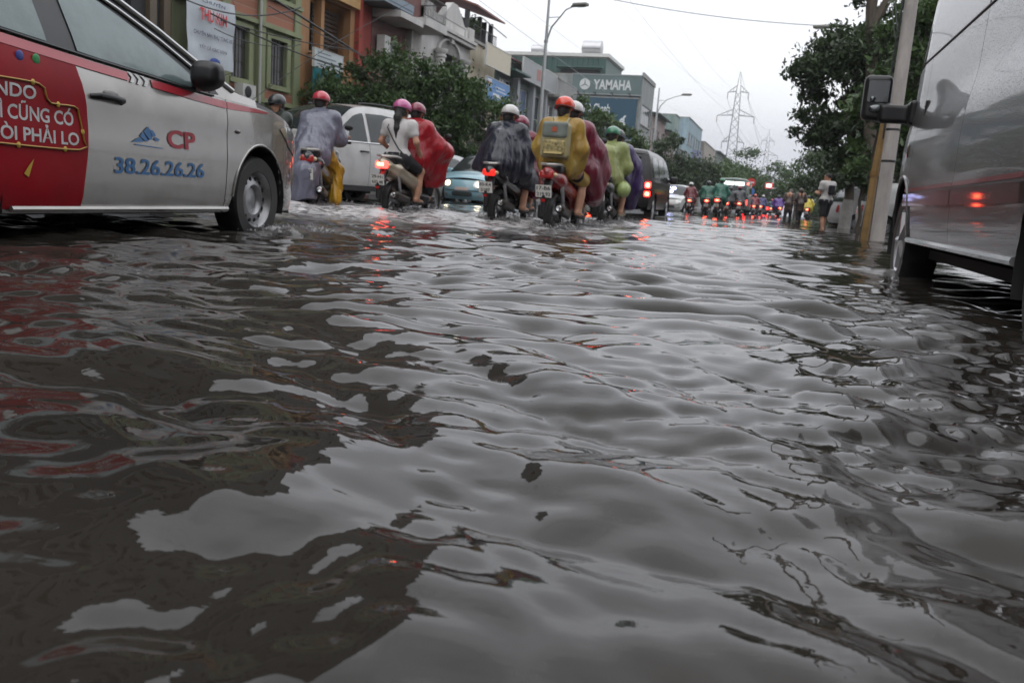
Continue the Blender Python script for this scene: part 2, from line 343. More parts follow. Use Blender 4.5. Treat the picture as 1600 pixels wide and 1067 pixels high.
# places where wheels churn the water: (x, y, radius, strength)
CHURN = []
def churn(p, r, s): CHURN.append((p[0], p[1], r, s))
def build_water():
    def axis_pts(lo, hi, base, g):
        a = [0.]; 
        while a[-1] < hi: a.append(a[-1]+max(base, g*abs(a[-1])))
        b = [0.]
        while b[-1] > lo: b.append(b[-1]-max(base, g*abs(b[-1])))
        return np.array(sorted(set(a+b)))
    xs = axis_pts(-14, 16, .015, .0085)+(-.35); xs = xs[(xs > -12.7)]; xs = np.concatenate([[-12.62], xs[xs > -12.61]])
    ys = axis_pts(-6, 420, .0125, .0068)
    X, Y = np.meshgrid(xs, ys); dx = np.gradient(xs)[None, :]; dy = np.gradient(ys)[:, None]
    sp = np.maximum(dx+0*dy, dy+0*dx)
    rg = np.random.default_rng(5)
    # slow warping so that crests wander and never run dead straight
    wx = X + .22*np.sin(.9*Y+.4*X+1.)+.13*np.sin(2.3*X-1.1*Y+2.)
    wy = Y + .24*np.sin(.8*X-.5*Y+.3)+.12*np.sin(2.1*Y+1.4*X+4.)
    def smooth_noise(f, seed):
        r2 = np.random.default_rng(seed); a = np.zeros_like(X)
        for _ in range(7):
            th = r2.uniform(0, 6.28); k = f*r2.uniform(.5, 1.6); a += np.sin(k*(X*math.cos(th)+Y*math.sin(th))+r2.uniform(0, 6.28))
        return a/3.0
    patch = np.clip(.78+.6*smooth_noise(1.9, 3), 0.22, 1.6)
    turb = np.zeros_like(X)
    for cx, cy, r, s in CHURN: turb += s*np.exp(-(((X-cx)/r)**2+((Y-cy)/(r*1.25))**2))
    turb = np.clip(turb, 0, 1.6)
    H = np.zeros_like(X); GX = np.zeros_like(X); GY = np.zeros_like(X)
    N = 62; lam = np.exp(np.linspace(math.log(.085), math.log(2.6), N))*rg.uniform(.93, 1.07, N)
    for i in range(N):
        l = lam[i]; big = l > .3
        th = R(-86)+rg.normal(0, R(20) if big else R(42))
        if i % 6 == 0: th = R(rg.choice([-150, -28]))+rg.normal(0, R(12))      # wakes running off the cars
        k = 2*math.pi/l
        sl = (.013 if l > 1.1 else (.020 if l > .7 else .048)) if big else .080*(l/.38)**.2
        A = sl*rg.uniform(.6, 1.3)*l/(2*math.pi)
        wgt = np.clip(l/(3.2*sp)-1, 0, 1)
        if not big: wgt = wgt*(patch*np.clip((l/.17), .55, 1)+1.3*turb)
        else: wgt = wgt*(.8+.5*turb)
        ph = k*(wx*math.cos(th)+wy*math.sin(th))+rg.uniform(0, 6.28)
        s_, c_ = np.sin(ph), np.cos(ph)
        H += A*wgt*s_; q = .85*A*wgt
        GX += q*math.cos(th)*c_; GY += q*math.sin(th)*c_
    # short wind ripples riding on the swell, in drifting patches
    patch2 = np.clip(.55+.75*smooth_noise(2.7, 8), 0.0, 1.5); patch3 = np.clip(.6+.7*smooth_noise(4.5, 21), .1, 1.5)
    for i in range(26):
        l = math.exp(rg.uniform(math.log(.055), math.log(.24))); th = R(-84)+rg.normal(0, R(30)); k = 2*math.pi/l; A = .058*rg.uniform(.6, 1.3)*l/(2*math.pi)
        wgt = np.clip(l/(2.6*sp)-1, 0, 1)*(patch2 if i % 2 else patch3)
        ph = k*((wx+.06*np.sin(5*wy+i))*math.cos(th)+(wy+.05*np.sin(4.3*wx+2*i))*math.sin(th))+rg.uniform(0, 6.28); c_ = np.cos(ph); H += A*wgt*np.sin(ph); GX += .8*A*wgt*math.cos(th)*c_; GY += .8*A*wgt*math.sin(th)*c_
    # a few rain-drop rings
    for _ in range(26):
        u = rg.uniform(.7, 4.5); cx = rg.uniform(-1.25*u, .12*u); cy = u; r0 = rg.uniform(.012, .05); a0 = rg.uniform(.0012, .003)
        j0, j1 = np.searchsorted(ys, [cy-.12, cy+.12]); i0, i1 = np.searchsorted(xs, [cx-.12, cx+.12])
        rr = np.hypot(X[j0:j1, i0:i1]-cx, Y[j0:j1, i0:i1]-cy); H[j0:j1, i0:i1] += a0*np.exp(-((rr-r0)/.016)**2)*np.cos(2*math.pi*(rr-r0)/.034)
    fade = np.clip((X+12.6)/.5, 0, 1)
    V = np.stack([X-GX*fade, Y-GY*fade, H*fade], -1).reshape(-1, 3)
    ny, nx = X.shape; g = np.arange(nx*ny).reshape(ny, nx)
    Q = np.stack([g[:-1, :-1], g[:-1, 1:], g[1:, 1:], g[1:, :-1]], -1).reshape(-1, 4)
    m = bpy.data.materials.new('flood_water'); m.use_nodes = True; t = m.node_tree; b = t.nodes['Principled BSDF']
    b.inputs['Roughness'].default_value = .03; b.inputs['IOR'].default_value = 1.34
    at_ = nd(t, 'ShaderNodeAttribute', attribute_name='foam_sheen'); tcn = nd(t, 'ShaderNodeTexCoord')
    n1 = nd(t, 'ShaderNodeTexNoise'); n1.inputs['Scale'].default_value = 1.3; n1.inputs['Detail'].default_value = 3; lk(t, tcn.outputs['Object'], n1.inputs[0])
    r1 = nd(t, 'ShaderNodeValToRGB'); lk(t, n1.outputs[0], r1.inputs[0])
    r1.color_ramp.elements[0].position = .3; r1.color_ramp.elements[0].color = (.015, .013, .011, 1); r1.color_ramp.elements[1].position = .7; r1.color_ramp.elements[1].color = (.026, .022, .018, 1)
    mpn = nd(t, 'ShaderNodeMapping'); mpn.inputs['Scale'].default_value = (6, 11, 6); lk(t, tcn.outputs['Object'], mpn.inputs[0])
    n2 = nd(t, 'ShaderNodeTexNoise'); n2.inputs['Scale'].default_value = 1.; n2.inputs['Detail'].default_value = 6; n2.inputs['Roughness'].default_value = .7; lk(t, mpn.outputs[0], n2.inputs[0])
    r2 = nd(t, 'ShaderNodeMapRange'); lk(t, n2.outputs[0], r2.inputs[0]); r2.inputs[1].default_value = .37; r2.inputs[2].default_value = .58
    mu = nd(t, 'ShaderNodeMath', operation='MULTIPLY'); lk(t, r2.outputs[0], mu.inputs[0]); lk(t, at_.outputs['Fac'], mu.inputs[1])
    mxx = nd(t, 'ShaderNodeMix', data_type='RGBA'); lk(t, mu.outputs[0], mxx.inputs[0]); lk(t, r1.outputs[0], mxx.inputs[6]); mxx.inputs[7].default_value = (.50, .485, .485, 1)  # pale froth colour, also painting in the bright sky reflection of choppy water
    lk(t, mxx.outputs[2], b.inputs['Base Color'])
    ro = nd(t, 'ShaderNodeMapRange'); lk(t, mu.outputs[0], ro.inputs[0]); ro.inputs[3].default_value = .012; ro.inputs[4].default_value = .45; lk(t, ro.outputs[0], b.inputs['Roughness'])
    mp2 = nd(t, 'ShaderNodeMapping'); mp2.inputs['Scale'].default_value = (5, 9, 5); lk(t, tcn.outputs['Object'], mp2.inputs[0])
    n3 = nd(t, 'ShaderNodeTexNoise'); n3.inputs['Scale'].default_value = 2.0; n3.inputs['Detail'].default_value = 4; n3.inputs['Roughness'].default_value = .42; n3.inputs['Distortion'].default_value = .8; lk(t, mp2.outputs[0], n3.inputs[0])
    bp = nd(t, 'ShaderNodeBump'); bp.inputs['Distance'].default_value = .02
    st = nd(t, 'ShaderNodeMath', operation='MULTIPLY_ADD'); lk(t, at_.outputs['Fac'], st.inputs[0]); st.inputs[1].default_value = .5; st.inputs[2].default_value = .05; lk(t, st.outputs[0], bp.inputs['Strength'])
    lk(t, n3.outputs[0], bp.inputs['Height']); lk(t, bp.outputs[0], b.inputs['Normal'])
    me = fastmesh('water', V, Q, m)
    a = me.attributes.new('foam_sheen', 'FLOAT', 'POINT'); a.data.foreach_set('value', np.clip(turb*.75, 0, 1).ravel().astype(np.float32))
    tag(link('water', me), kind='structure')
# spray thrown up by wheels: beads of water, too many to count
def splash(p, r, h, n, seed):
    rg = np.random.default_rng(seed); V = []; Fq = []
    ico = [(0, 0, 1), (.9, 0, -.4), (-.45, .78, -.4), (-.45, -.78, -.4)]
    for i in range(n):
        a = rg.uniform(0, 6.28); d = r*math.sqrt(rg.uniform(0.02, 1)); z = abs(rg.normal(0, h*.42))*(1-.5*d/r); s = rg.uniform(.004, .012)*(1.6 if z < h*.3 else 1)
        c = np.array([p[0]+d*math.cos(a), p[1]+d*math.sin(a)*1.2, z]); o = len(V)
        st = np.array([s*rg.uniform(.7, 1.8), s*rg.uniform(.7, 1.8), s*rg.uniform(.8, 1.6)])
        V += [c+np.array(q)*st for q in ico]; Fq += [(o, o+1, o+2), (o, o+2, o+3), (o, o+3, o+1), (o+1, o+3, o+2)]
    me = fastmesh('spray', np.array(V), np.array(Fq), M('spray_water', (.38, .37, .37), .2, ior=1.33, transl=.3))
    return tag(link('spray', me), kind='stuff')
# ================================================================== road vehicles
black = M('black_plastic', (.012, .012, .013), .38, var=.2, scale=8)
rubber = M('tyre_rubber', (.014, .014, .014), .5, var=.3, scale=12, dirt=.3)
dark = M('wheel_well', (.006, .006, .006), .7)
chrome = M('chrome', (.6, .6, .6), .15, metal=1)
steel = M('wheel_steel', (.33, .33, .34), .38, metal=.7, var=.2, scale=9, dirt=.5)
red_lamp = M('tail_lamp_lit', (.5, .01, .01), .2, emit=(1, .022, .018), estr=12.0)
red_core = M('brake_lamp_core', (.9, .4, .2), .2, emit=(1, .42, .14), estr=6.5)
red_off = M('tail_lamp_dull', (.35, .012, .012), .12, coat=.6)
red_glow = M('tail_lamp_dim', (.4, .015, .01), .15, emit=(1, .03, .02), estr=.8)
amber = M('amber_lens', (.55, .18, .03), .15, coat=.5)
clear_lens = M('lamp_lens', (.5, .5, .48), .1, metal=.5, coat=1)
head_on = M('head_lamp_lit', (.9, .85, .7), .2, emit=(1, .86, .62), estr=5)
plate_m = M('plate_white', (.62, .6, .56), .4, var=.08, scale=20)
ink = M('plate_ink', (.03, .03, .03), .5)
def interp(tab):
    xs = [a for a, _ in tab]; ys = [b for _, b in tab]
    return lambda t: float(np.interp(t, xs, ys))
def smoothline(pts, per=.06):
    """resample a polyline through Catmull-Rom so that outlines stay rounded"""
    P = [Vector((*p, 0)) for p in pts]; o = []
    for i in range(len(P)-1):
        p0, p1, p2, p3 = P[max(i-1, 0)], P[i], P[i+1], P[min(i+2, len(P)-1)]; n = max(2, int((p2-p1).length/per))
        for j in range(n):
            t = j/n; q = .5*((2*p1)+(p2-p0)*t+(2*p0-5*p1+4*p2-p3)*t*t+(3*p1-p0-3*p2+p3)*t**3); o.append((q.x, q.y))
    o.append((P[-1].x, P[-1].y)); return o
def inpoly(x, y, P):
    c = False; j = len(P)-1
    for i in range(len(P)):
        if ((P[i][1] > y) != (P[j][1] > y)) and (x < (P[j][0]-P[i][0])*(y-P[i][1])/(P[j][1]-P[i][1]+1e-12)+P[i][0]): c = not c
        j = i
    return c
def sheet(poly, fn, res=.07, flip=False):
    """constrained triangulation of a 2-D outline, lifted to 3-D by fn"""
    B = []
    for i, a in enumerate(poly):
        b = poly[(i+1) % len(poly)]; L = math.dist(a, b)
        if L < 1e-5: continue
        n = max(1, int(L/res))
        for j in range(n): B.append((a[0]+(b[0]-a[0])*j/n, a[1]+(b[1]-a[1])*j/n))
    n = len(B); E = [(i, (i+1) % n) for i in range(n)]
    x0, x1 = min(p[0] for p in B), max(p[0] for p in B); y0, y1 = min(p[1] for p in B), max(p[1] for p in B)
    pts = list(B); nxx, nyy = int((x1-x0)/res), int((y1-y0)/res)
    for i in range(1, nxx+1):
        for j in range(1, nyy+1):
            q = (x0+(i-.5+(.25 if j % 2 else -.25))*(x1-x0)/max(nxx, 1), y0+(j-.5)*(y1-y0)/max(nyy, 1))
            if inpoly(*q, B) and min((q[0]-b[0])**2+(q[1]-b[1])**2 for b in B) > (res*.3)**2: pts.append(q)
    vo, eo, fo, *_ = delaunay_2d_cdt([Vector(p) for p in pts], E, [], 1, 1e-6)
    m = MB(); m.add([fn(v.x, v.y) for v in vo], [tuple(reversed(f)) if flip else tuple(f) for f in fo]); return m
def wheel(root, y, x, r, width, side, rim='steel', rr=None):
    rr = rr or r*.64; t = MB(); w2 = width/2
    t.lathe([(rr*.96, -w2*.8), (rr*1.02, -w2), (r*.93, -w2*1.02), (r*.985, -w2*.8), (r, -w2*.45), (r, w2*.45), (r*.985, w2*.8), (r*.93, w2*1.02), (rr*1.02, w2), (rr*.96, w2*.8)], 40, (x, y, r), 'x')
    wh = t.build('wheel', rubber, root, ang=50)
    m = MB(); o = side*w2
    m.lathe([(rr*1.0, o*.98), (rr*.96, o*.9), (rr*.9, o*.55), (rr*.86, o*.42), (rr*.62, o*.62), (rr*.55, o*.66), (rr*.47, o*.5), (rr*.44, o*.3), (rr*.2, o*.3), (rr*.12, o*.34), (.001, o*.34)], 36, (x, y, r), 'x')
    m.build('rim', steel if rim == 'steel' else M('alloy', (.5, .5, .52), .3, metal=.8), wh)
    if rim == 'steel':
        for i in range(14):
            a = 2*math.pi*i/14; cy, cz = y+rr*.755*math.cos(a), r+rr*.755*math.sin(a); q = MB()
            q.cyl((x+o*.40, cy, cz), (x+o*.565, cy, cz), rr*.075, n=8); q.build('vent_hole', dark, wh)
    else:
        for i in range(5):
            a = 2*math.pi*i/5; q = MB(); q.tube([(x+o*.74, y+rr*.1*math.cos(a), r+rr*.1*math.sin(a)), (x+o*.8, y+rr*.93*math.cos(a), r+rr*.93*math.sin(a))], [rr*.17, rr*.11], 6); q.build('spoke', M('alloy'), wh)
    return wh
class Car:
    def __init__(s, name, label, cat, loc, rz, sp, group=None):
        s.root = thing(name, label, cat, loc, rz, group); s.sp = sp; s.S = interp(sp['section']); s.Pl = interp(sp['plan'])
        s.top = smoothline(sp['top'], .05) if sp.get('smooth_top', True) else sp['top']; s.topf = interp(sorted(s.top)); s.beltf = interp(sorted(sp['belt']))
        s.zb = sp['sill']; s.front = smoothline(sp['front'], .05); s.rear = smoothline(sp['rear'], .05)
    def hw(s, y, z): return s.S(z)*s.Pl(y)
    def pt(s, side, off=0.): return lambda y, z: (side*(s.hw(y, z)+off), y, z)
    def bottom(s, y):
        z = s.zb
        for yc in s.sp['axles']:
            ra = s.sp['arch']; d = abs(y-yc)
            if d < ra: z = max(z, s.sp['wheel_r']+.02+math.sqrt(ra*ra-d*d)-(.0))
        return z
    def up(s, y): return min(s.beltf(y), s.topf(y))
    def region(s, y0, y1, g=.004, topf=None, botf=None, ends=True):
        """outline of a stretch of the side between two cuts, wheel arch included; y0 < y1, None = the car's own end"""
        topf = topf or s.up; botf = botf or s.bottom
        a = s.rear[0][0] if y0 is None else y0+g; b = s.front[0][0] if y1 is None else y1-g
        n = max(8, int((b-a)/.03)); P = [(a+(b-a)*i/n, botf(a+(b-a)*i/n)) for i in range(n+1)]
        if y1 is None:
            P += [q for q in s.front[1:] if q[1] > P[-1][1]]; bt = s.front[-1][0]
        else: bt = b
        at_ = s.rear[-1][0] if y0 is None else a
        P += [(bt+(at_-bt)*i/n, topf(bt+(at_-bt)*i/n)) for i in range(0 if y1 is not None else 1, n+1)]
        if y0 is None: P += [q for q in reversed(s.rear[1:-1])]
        return P
    def side(s, name, poly, mat, side, off=0., parent=None, res=.07):
        return sheet(poly, s.pt(side, off), res, flip=(side < 0)).build(name, mat, parent or s.root, fix=False, ang=60)
    def strip(s, name, ya, yb, mat, crown=.03, off=0., parent=None, inset=0.):
        """top skin (bonnet, screen, roof, tailgate) between two stations of the top outline"""
        pts = [p for p in s.top if min(ya, yb)-1e-6 <= p[0] <= max(ya, yb)+1e-6]; rows = []
        for y, z in pts:
            h = s.hw(y, z)-inset; rows.append([(h*u, y, z+off+crown*(1-(u/(1 if not inset else 1))**2)) for u in np.linspace(-1, 1, 19)])
        m = MB(); m.loft(rows, False, False); return m.build(name, mat, parent or s.root, ang=50)
    def fascia(s, name, mat, which='front', bulge=.1):
        prof = s.front if which == 'front' else s.rear; sg = 1 if which == 'front' else -1; rows = []
        for y, z in prof:
            h = s.hw(y, z); rows.append([(h*u, y+sg*bulge*(1-abs(u)**2.4), z+(.0)) for u in np.linspace(-1, 1, 21)])
        m = MB(); m.loft(rows, False, False); return m.build(name, mat, s.root, ang=50)
    def fy(s, x, z, which='front', bulge=.1):
        prof = s.front if which == 'front' else s.rear; y = float(np.interp(z, [p[1] for p in prof], [p[0] for p in prof])); h = s.hw(y, z)
        return y+(1 if which == 'front' else -1)*bulge*(1-min(1, abs(x/h))**2.4)
    def patch(s, name, x0, x1, z0, z1, mat, which, bulge, off=.006, parent=None, round_=0.):
        """a shaped piece lying on the front or rear face"""
        sg = 1 if which == 'front' else -1
        if round_:
            cx, cz, rx, rz_ = (x0+x1)/2, (z0+z1)/2, (x1-x0)/2, (z1-z0)/2
            poly = [(cx+rx*np.sign(math.cos(a))*abs(math.cos(a))**round_, cz+rz_*np.sign(math.sin(a))*abs(math.sin(a))**round_) for a in np.linspace(0, 2*math.pi, 25)[:-1]]
        else: poly = [(x0, z0), (x1, z0), (x1, z1), (x0, z1)]
        a = sheet(poly, lambda x, z: (x, s.fy(x, z, which, bulge)+sg*off, z), .04)
        n = len(a.v); b = MB(); b.add(a.v, a.f); return b.build(name, mat, parent or s.root, ang=60)
    def basics(s, paint, glass_m, rim='steel', bulge_f=.1, bulge_r=.08, segs=None, sides=(1, -1)):
        sp = s.sp
        for nm, ya, yb, mt, cr in segs: s.strip(nm, ya, yb, mt, cr)
        s.bf, s.br = bulge_f, bulge_r
        s.fascia('front_bumper', paint, 'front', bulge_f); s.fascia('tailgate', paint, 'rear', bulge_r)
        gy = [y for y, z in s.top if z > s.beltf(y)+.003]; g0, g1 = min(gy), max(gy)
        for sd in sides:
            inner = s.region(None, None, 0); s.side('inner_skin', inner, dark, sd, -.014, res=.12)
            cuts = [None]+sorted(sp['doors'])+[None]; names = sp['door_names']
            for i in range(len(cuts)-1): s.side(names[i], s.region(cuts[i], cuts[i+1]), paint, sd)
            n = 40; ys = np.linspace(g0, g1, n)
            poly = [(y, s.beltf(y)+.0) for y in ys]+[(y, s.topf(y)) for y in ys[::-1]]
            s.side('pillar_frame', poly, sp.get('pillar_mat', paint), sd, -.003)
            for nm, wp in sp['windows']: s.side(nm, wp, glass_m, sd, .003)
            for a in sp['axles']:
                q = MB(); ra = sp['arch']; n = 18
                rings = [[(sd*xx, a+ra*math.cos(t), sp['wheel_r']+.02+ra*math.sin(t)) for t in np.linspace(-.35, math.pi+.35, n)] for xx in (s.hw(a, .5)-.006, s.hw(a, .5)-.32)]
                q.loft(rings, False, False); q.add(rings[1], [tuple(range(n))]); q.build('wheel_arch', dark, s.root)
                wheel(s.root, a, sd*(s.hw(a, .45)-sp['tyre_w']/2-.02), sp['wheel_r'], sp['tyre_w'], sd, rim)
        ub = MB(); y0, y1 = s.rear[0][0]+.1, s.front[0][0]-.1; hwm = s.S(s.zb)
        ub.box2((-hwm+.3, y0, s.zb-.02), (hwm-.3, y1, s.zb+.25)); ub.box2((-hwm+.05, min(sp['axles'])+sp['arch'], s.zb-.01), (hwm-.05, max(sp['axles'])-sp['arch'], s.zb+.05)); ub.build('underbody', dark, s.root, smooth=False)
def plate(root, fn, rows, wd, ht, parent=None):
    """white number plate with rows of characters; fn(u, v, out) gives the 3-D point"""
    m = MB(); m.add([fn(-wd/2, 0, 0), fn(wd/2, 0, 0), fn(wd/2, ht, 0), fn(-wd/2, ht, 0), fn(-wd/2, 0, .006), fn(wd/2, 0, .006), fn(wd/2, ht, .006), fn(-wd/2, ht, .006)],
          [(0, 1, 2, 3), (7, 6, 5, 4), (0, 4, 5, 1), (1, 5, 6, 2), (2, 6, 7, 3), (3, 7, 4, 0)])
    p = m.build('number_plate', plate_m, parent or root, smooth=False)
    k = len(rows)
    for i, r_ in enumerate(rows):
        h = ht*(.62/k); v0 = ht*(1-(i+1)/k)+ht*.19/k
        text_on(r_, 'lettering', ink, p, lambda u, v: fn(u, v0+v, .009), width=min(wd*.86, h*.75*len(r_)), height=h, align='CENTER', bold=.02)
    return p
# ---------------------------------------------------------------- the taxi
silver = droplets(M('taxi_paint', (.32, .305, .285), .26, metal=.6, coat=1., dirt=.6), .03, 80)
red_wrap = M('red_wrap', (.30, .006, .014), .45, var=.35, scale=1.2, dirt=.2, spec=.2)
pink_red = M('red_stripe', (.42, .03, .045), .28, coat=.6)
fog_glass = droplets(M('fogged_glass', (.15, .20, .20), .07, var=.35, scale=1.6, ior=1.5), .10, 70)
dark_glass = droplets(M('dark_glass', (.015, .02, .02), .05, ior=1.5), .12, 60)
def build_taxi():
    rz = .055; fa, W = 1.33, .845; f = Vector((-3.595, 5.437, 0))
    sp = dict(axles=(fa, fa-2.62), arch=.345, wheel_r=.296, tyre_w=.185, sill=.215,
        section=[(.1, .80), (.22, .81), (.30, .835), (.42, .845), (.58, .85), (.68, .842), (.78, .848), (.90, .835), (1.0, .80), (1.06, .775), (1.40, .60), (1.5, .55)],
        plan=[(-2.35, .84), (-2.0, .955), (-1.6, .99), (-1, 1), (1.2, 1), (1.5, .985), (1.75, .945), (1.95, .885), (2.06, .83), (2.16, .74)],
        top=[(2.06, .72), (1.9, .815), (1.6, .905), (1.3, .955), (1.0, .99), (.8, 1.065), (.62, 1.145), (.39, 1.25), (.1, 1.36), (-.2, 1.435), (-.6, 1.475), (-1.0, 1.455), (-1.3, 1.39), (-1.6, 1.26), (-1.86, 1.11), (-2.05, 1.085), (-2.26, 1.06)],
        front=[(2.06, .19), (2.12, .25), (2.155, .36), (2.16, .46), (2.14, .56), (2.10, .65), (2.06, .72)],
        rear=[(-2.15, .25), (-2.24, .35), (-2.3, .55), (-2.27, .75), (-2.27, .9), (-2.26, 1.06)],
        belt=[(-2.3, 1.10), (-1.6, 1.075), (-1.1, 1.04), (-.67, 1.01), (-.28, .985), (.24, .957), (.535, .938), (.9, .925), (1.3, .915), (2.2, .86)],
        doors=(-1.32, -.47, .89), door_names=('rear_quarter', 'rear_door', 'front_door', 'front_fender'),
        pillar_mat=black,
        windows=[('front_door_window', smoothline([(.70, .945), (.54, 1.04), (.30, 1.16), (.0, 1.285), (-.22, 1.35), (-.40, 1.375)], .05)+[(-.41, 1.01), (-.28, 1.0), (.24, .972)]),
                 ('rear_door_window', [(-.61, 1.022), (-.59, 1.385), (-.85, 1.39), (-1.05, 1.355), (-1.2, 1.28), (-1.3, 1.2), (-1.32, 1.07), (-1.1, 1.055)])])
    c = Car('taxi_car', 'silver taxi with red stripe and red advert wrap on its rear door', 'taxi', (0, 0, GZ), rz, sp)
    c.root.location = (-4.443+fa*math.sin(rz), 5.391-fa*math.cos(rz), GZ); c.root.scale = (1, 1, 1.035)
    c.basics(silver, fog_glass, 'steel', .16, .08, segs=[('bonnet', 2.06, 1.0, silver, .035), ('windscreen', 1.0, -.2, fog_glass, .05), ('roof', -.2, -1.3, silver, .035), ('rear_screen', -1.3, -1.86, fog_glass, .04), ('boot_lid', -1.86, -2.26, silver, .02)])
    rt = c.root; white = M('vinyl_white', (.62, .62, .62), .35); blue = M('vinyl_blue', (.045, .16, .36), .35); redv = M('vinyl_red', (.36, .015, .03), .35); yel = M('vinyl_yellow', (.6, .42, .06), .4)
    rd = [o_ for o_ in rt.children if o_.name.startswith('rear_door') and 'window' not in o_.name]; fd = [o_ for o_ in rt.children if o_.name.startswith('front_door') and 'window' not in o_.name]
    for sd in (1, -1):
        rdo = rd[0 if sd == 1 else 1]; fdo = fd[0 if sd == 1 else 1]
        # red wrap: whole rear door and back, its front edge bowing forward
        edge = smoothline([(-.475, .985), (-.43, .85), (-.40, .70), (-.40, .55), (-.42, .38), (-.43, .235)], .05)
        c.side('advert_wrap', [(-1.315, .235), (-1.315, 1.04)]+[(y, c.beltf(y)-.012) for y in (-1.1, -.9, -.7)]+edge, red_wrap, sd, .003, rdo, .06)['label'] = 'dark red advertising wrap with a bowed front edge'
        band = lambda ya, yb, d0, d1: [(y, c.beltf(y)-d0) for y in np.linspace(ya, yb, 14)]+[(y, c.beltf(y)-d1) for y in np.linspace(yb, ya, 14)]
        c.side('stripe', band(-1.31, -.06, .014, .06), pink_red, sd, .0055, rdo)
        for k in range(3):
            y = -.05+.056*k; b = c.beltf(y)
            c.side('chevron', [(y-.012, b-.010), (y+.016, b-.010), (y+.046, b-.036), (y+.022, b-.064), (y-.006, b-.064), (y+.018, b-.036)], white, sd, .006, fdo)
        c.side('stripe', band(.135, .885, .014, .058), pink_red, sd, .0055, fdo)
        c.side('stripe', [(y, c.up(y)-.012) for y in np.linspace(.895, 1.45, 14)]+[(y, c.up(y)-.012-(.046*(1-(y-.895)/.555)**.6)) for y in np.linspace(1.45, .895, 14)], pink_red, sd, .004)
        # lettering (reads from the tail forward on the near side)
        def onside(y0, z0, off): return (lambda u, v: c.pt(sd, off)(y0+sd*u, z0+v))
        def wr(s, y, z, wd, ht, m, par, bold=.02, al='LEFT', off=.0048):
            text_on(s, 'letter', m, par, onside(y, z, off), width=wd, height=ht, bold=bold, align=al, flip=False)
        f0 = (lambda y: y) if sd == 1 else (lambda y: -.55-y)
        wr('NDO', -.985 if sd == 1 else -.745, .738, .24, .062, white, rdo); wr('Ì CŨNG CÓ', -.965 if sd == 1 else -.50, .640, .465, .088, white, rdo); wr('ÒI PHẢI LO', -.965 if sd == 1 else -.47, .548, .495, .084, white, rdo)
        # yellow light-bulb outline round the advert words
        ol = smoothline([(-1.05, .815), (-.73, .815), (-.69, .775), (-.655, .735), (-.50, .735), (-.465, .70), (-.44, .58), (-.47, .53), (-1.05, .53)], .04)
        m = MB(); m.tube([c.pt(sd, .008)(*q) for q in ol], .0045, 5); m.build('outline', M('gold_print', (.42, .24, .04), .4), rdo)
        for q in ol[::6]:
            m = MB(); a = c.pt(sd, .008)(*q); m.ell(a, (.004, .014, .014), 8, 5); m.build('bulb_print', yel, rdo)
        c.side('tag_print', [(-.83, .40), (-.80, .44), (-.77, .47), (-.785, .43), (-.80, .385)], yel, sd, .008, rdo)
        for k, (mm_, yy) in enumerate(((M('badge_blue', (.05, .07, .3), .4), -.82), (M('badge_green', (.05, .3, .1), .4), -.72))):
            m = MB(); m.ell(c.pt(sd, .006)(yy, .925), (.004, .024, .024), 14, 6); m.build('badge', mm_, rdo)
        # company mark: stepped blue hill beside CP, then the telephone number
        ys = -.065 if sd == 1 else .50
        tri = [(0, .03), (.06, .035), (.06, .065), (.095, .06), (.095, .095), (.13, .09), (.13, .13), (.165, .13), (.165, .165), (.2, .13), (.17, .12), (.205, .09), (.18, .075), (.225, .05), (.15, .045), (.25, .012), (.08, .018)]
        for k, P in enumerate(([(0, .03), (.10, .04), (.075, .075), (.04, .06)], [(.07, .085), (.12, .045), (.145, .05), (.10, .12)], [(.105, .125), (.155, .06), (.18, .07), (.15, .17)], [(.16, .15), (.185, .085), (.215, .10), (.19, .14)], [(.19, .07), (.225, .055), (.245, .075), (.215, .09)], [(.03, .018), (.27, .008), (.27, .001), (.03, .010)])):
            c.side('company_mark', [(ys+sd*a, .575+b*.68) for a, b in (P if sd == 1 else P[::-1])], blue, sd, .006, fdo, .05)
        wr('CP', .255 if sd == 1 else .18, .585, .28, .105, redv, fdo, .03)
        wr('38.26.26.26', -.20 if sd == 1 else .63, .424, .83, .088, blue, fdo, .02)
        # handles, mirror, mouldings, lamps
        for yy, par in ((-.25, fdo), (-1.16, rdo)):
            m = MB(); b = c.hw(yy, .80); m.tube([(sd*(b-.005), yy-.115, .80), (sd*(b+.03), yy-.085, .805), (sd*(b+.036), yy, .806), (sd*(b+.03), yy+.085, .80), (sd*(b-.005), yy+.115, .79)], [.014, .017, .018, .018, .012], 10); m.build('handle', black, par)
            m = MB(); m.ell((sd*(b-.001), yy+.03, .825), (.004, .06, .022), 16, 8); m.build('handle_recess', M('handle_shadow', (.2, .19, .18), .3, metal=.3, coat=.6), par)
        solid('mirror', [rbox((sd*.955, .50, 1.03), (.045, .02, .022), .045), seg((sd*.93, .52, 1.02), (sd*.95, .60, 1.005), .05, .03), seg((sd*.80, .58, .96), (sd*.92, .54, .99), .03, .028)], black, rt, .014, .03)
        m = MB(); m.tube([(sd*(c.hw(y, z)+.006), y, z) for y, z in [(1.0, .99), (.8, 1.065), (.62, 1.145), (.39, 1.25), (.1, 1.36), (-.2, 1.435), (-.6, 1.473), (-1.0, 1.453), (-1.3, 1.388)]], .017, 8); m.build('roof_moulding', M('moulding', (.5, .5, .49), .25, metal=.5, coat=.5), rt)
        m = MB(); m.tube([(sd*(c.hw(y, z)+.008), y, z) for y, z in [(.78, .985), (.6, 1.075), (.36, 1.19), (.06, 1.305), (-.2, 1.385), (-.5, 1.425)]], .010, 6); m.build('roof_moulding', M('moulding'), rt)
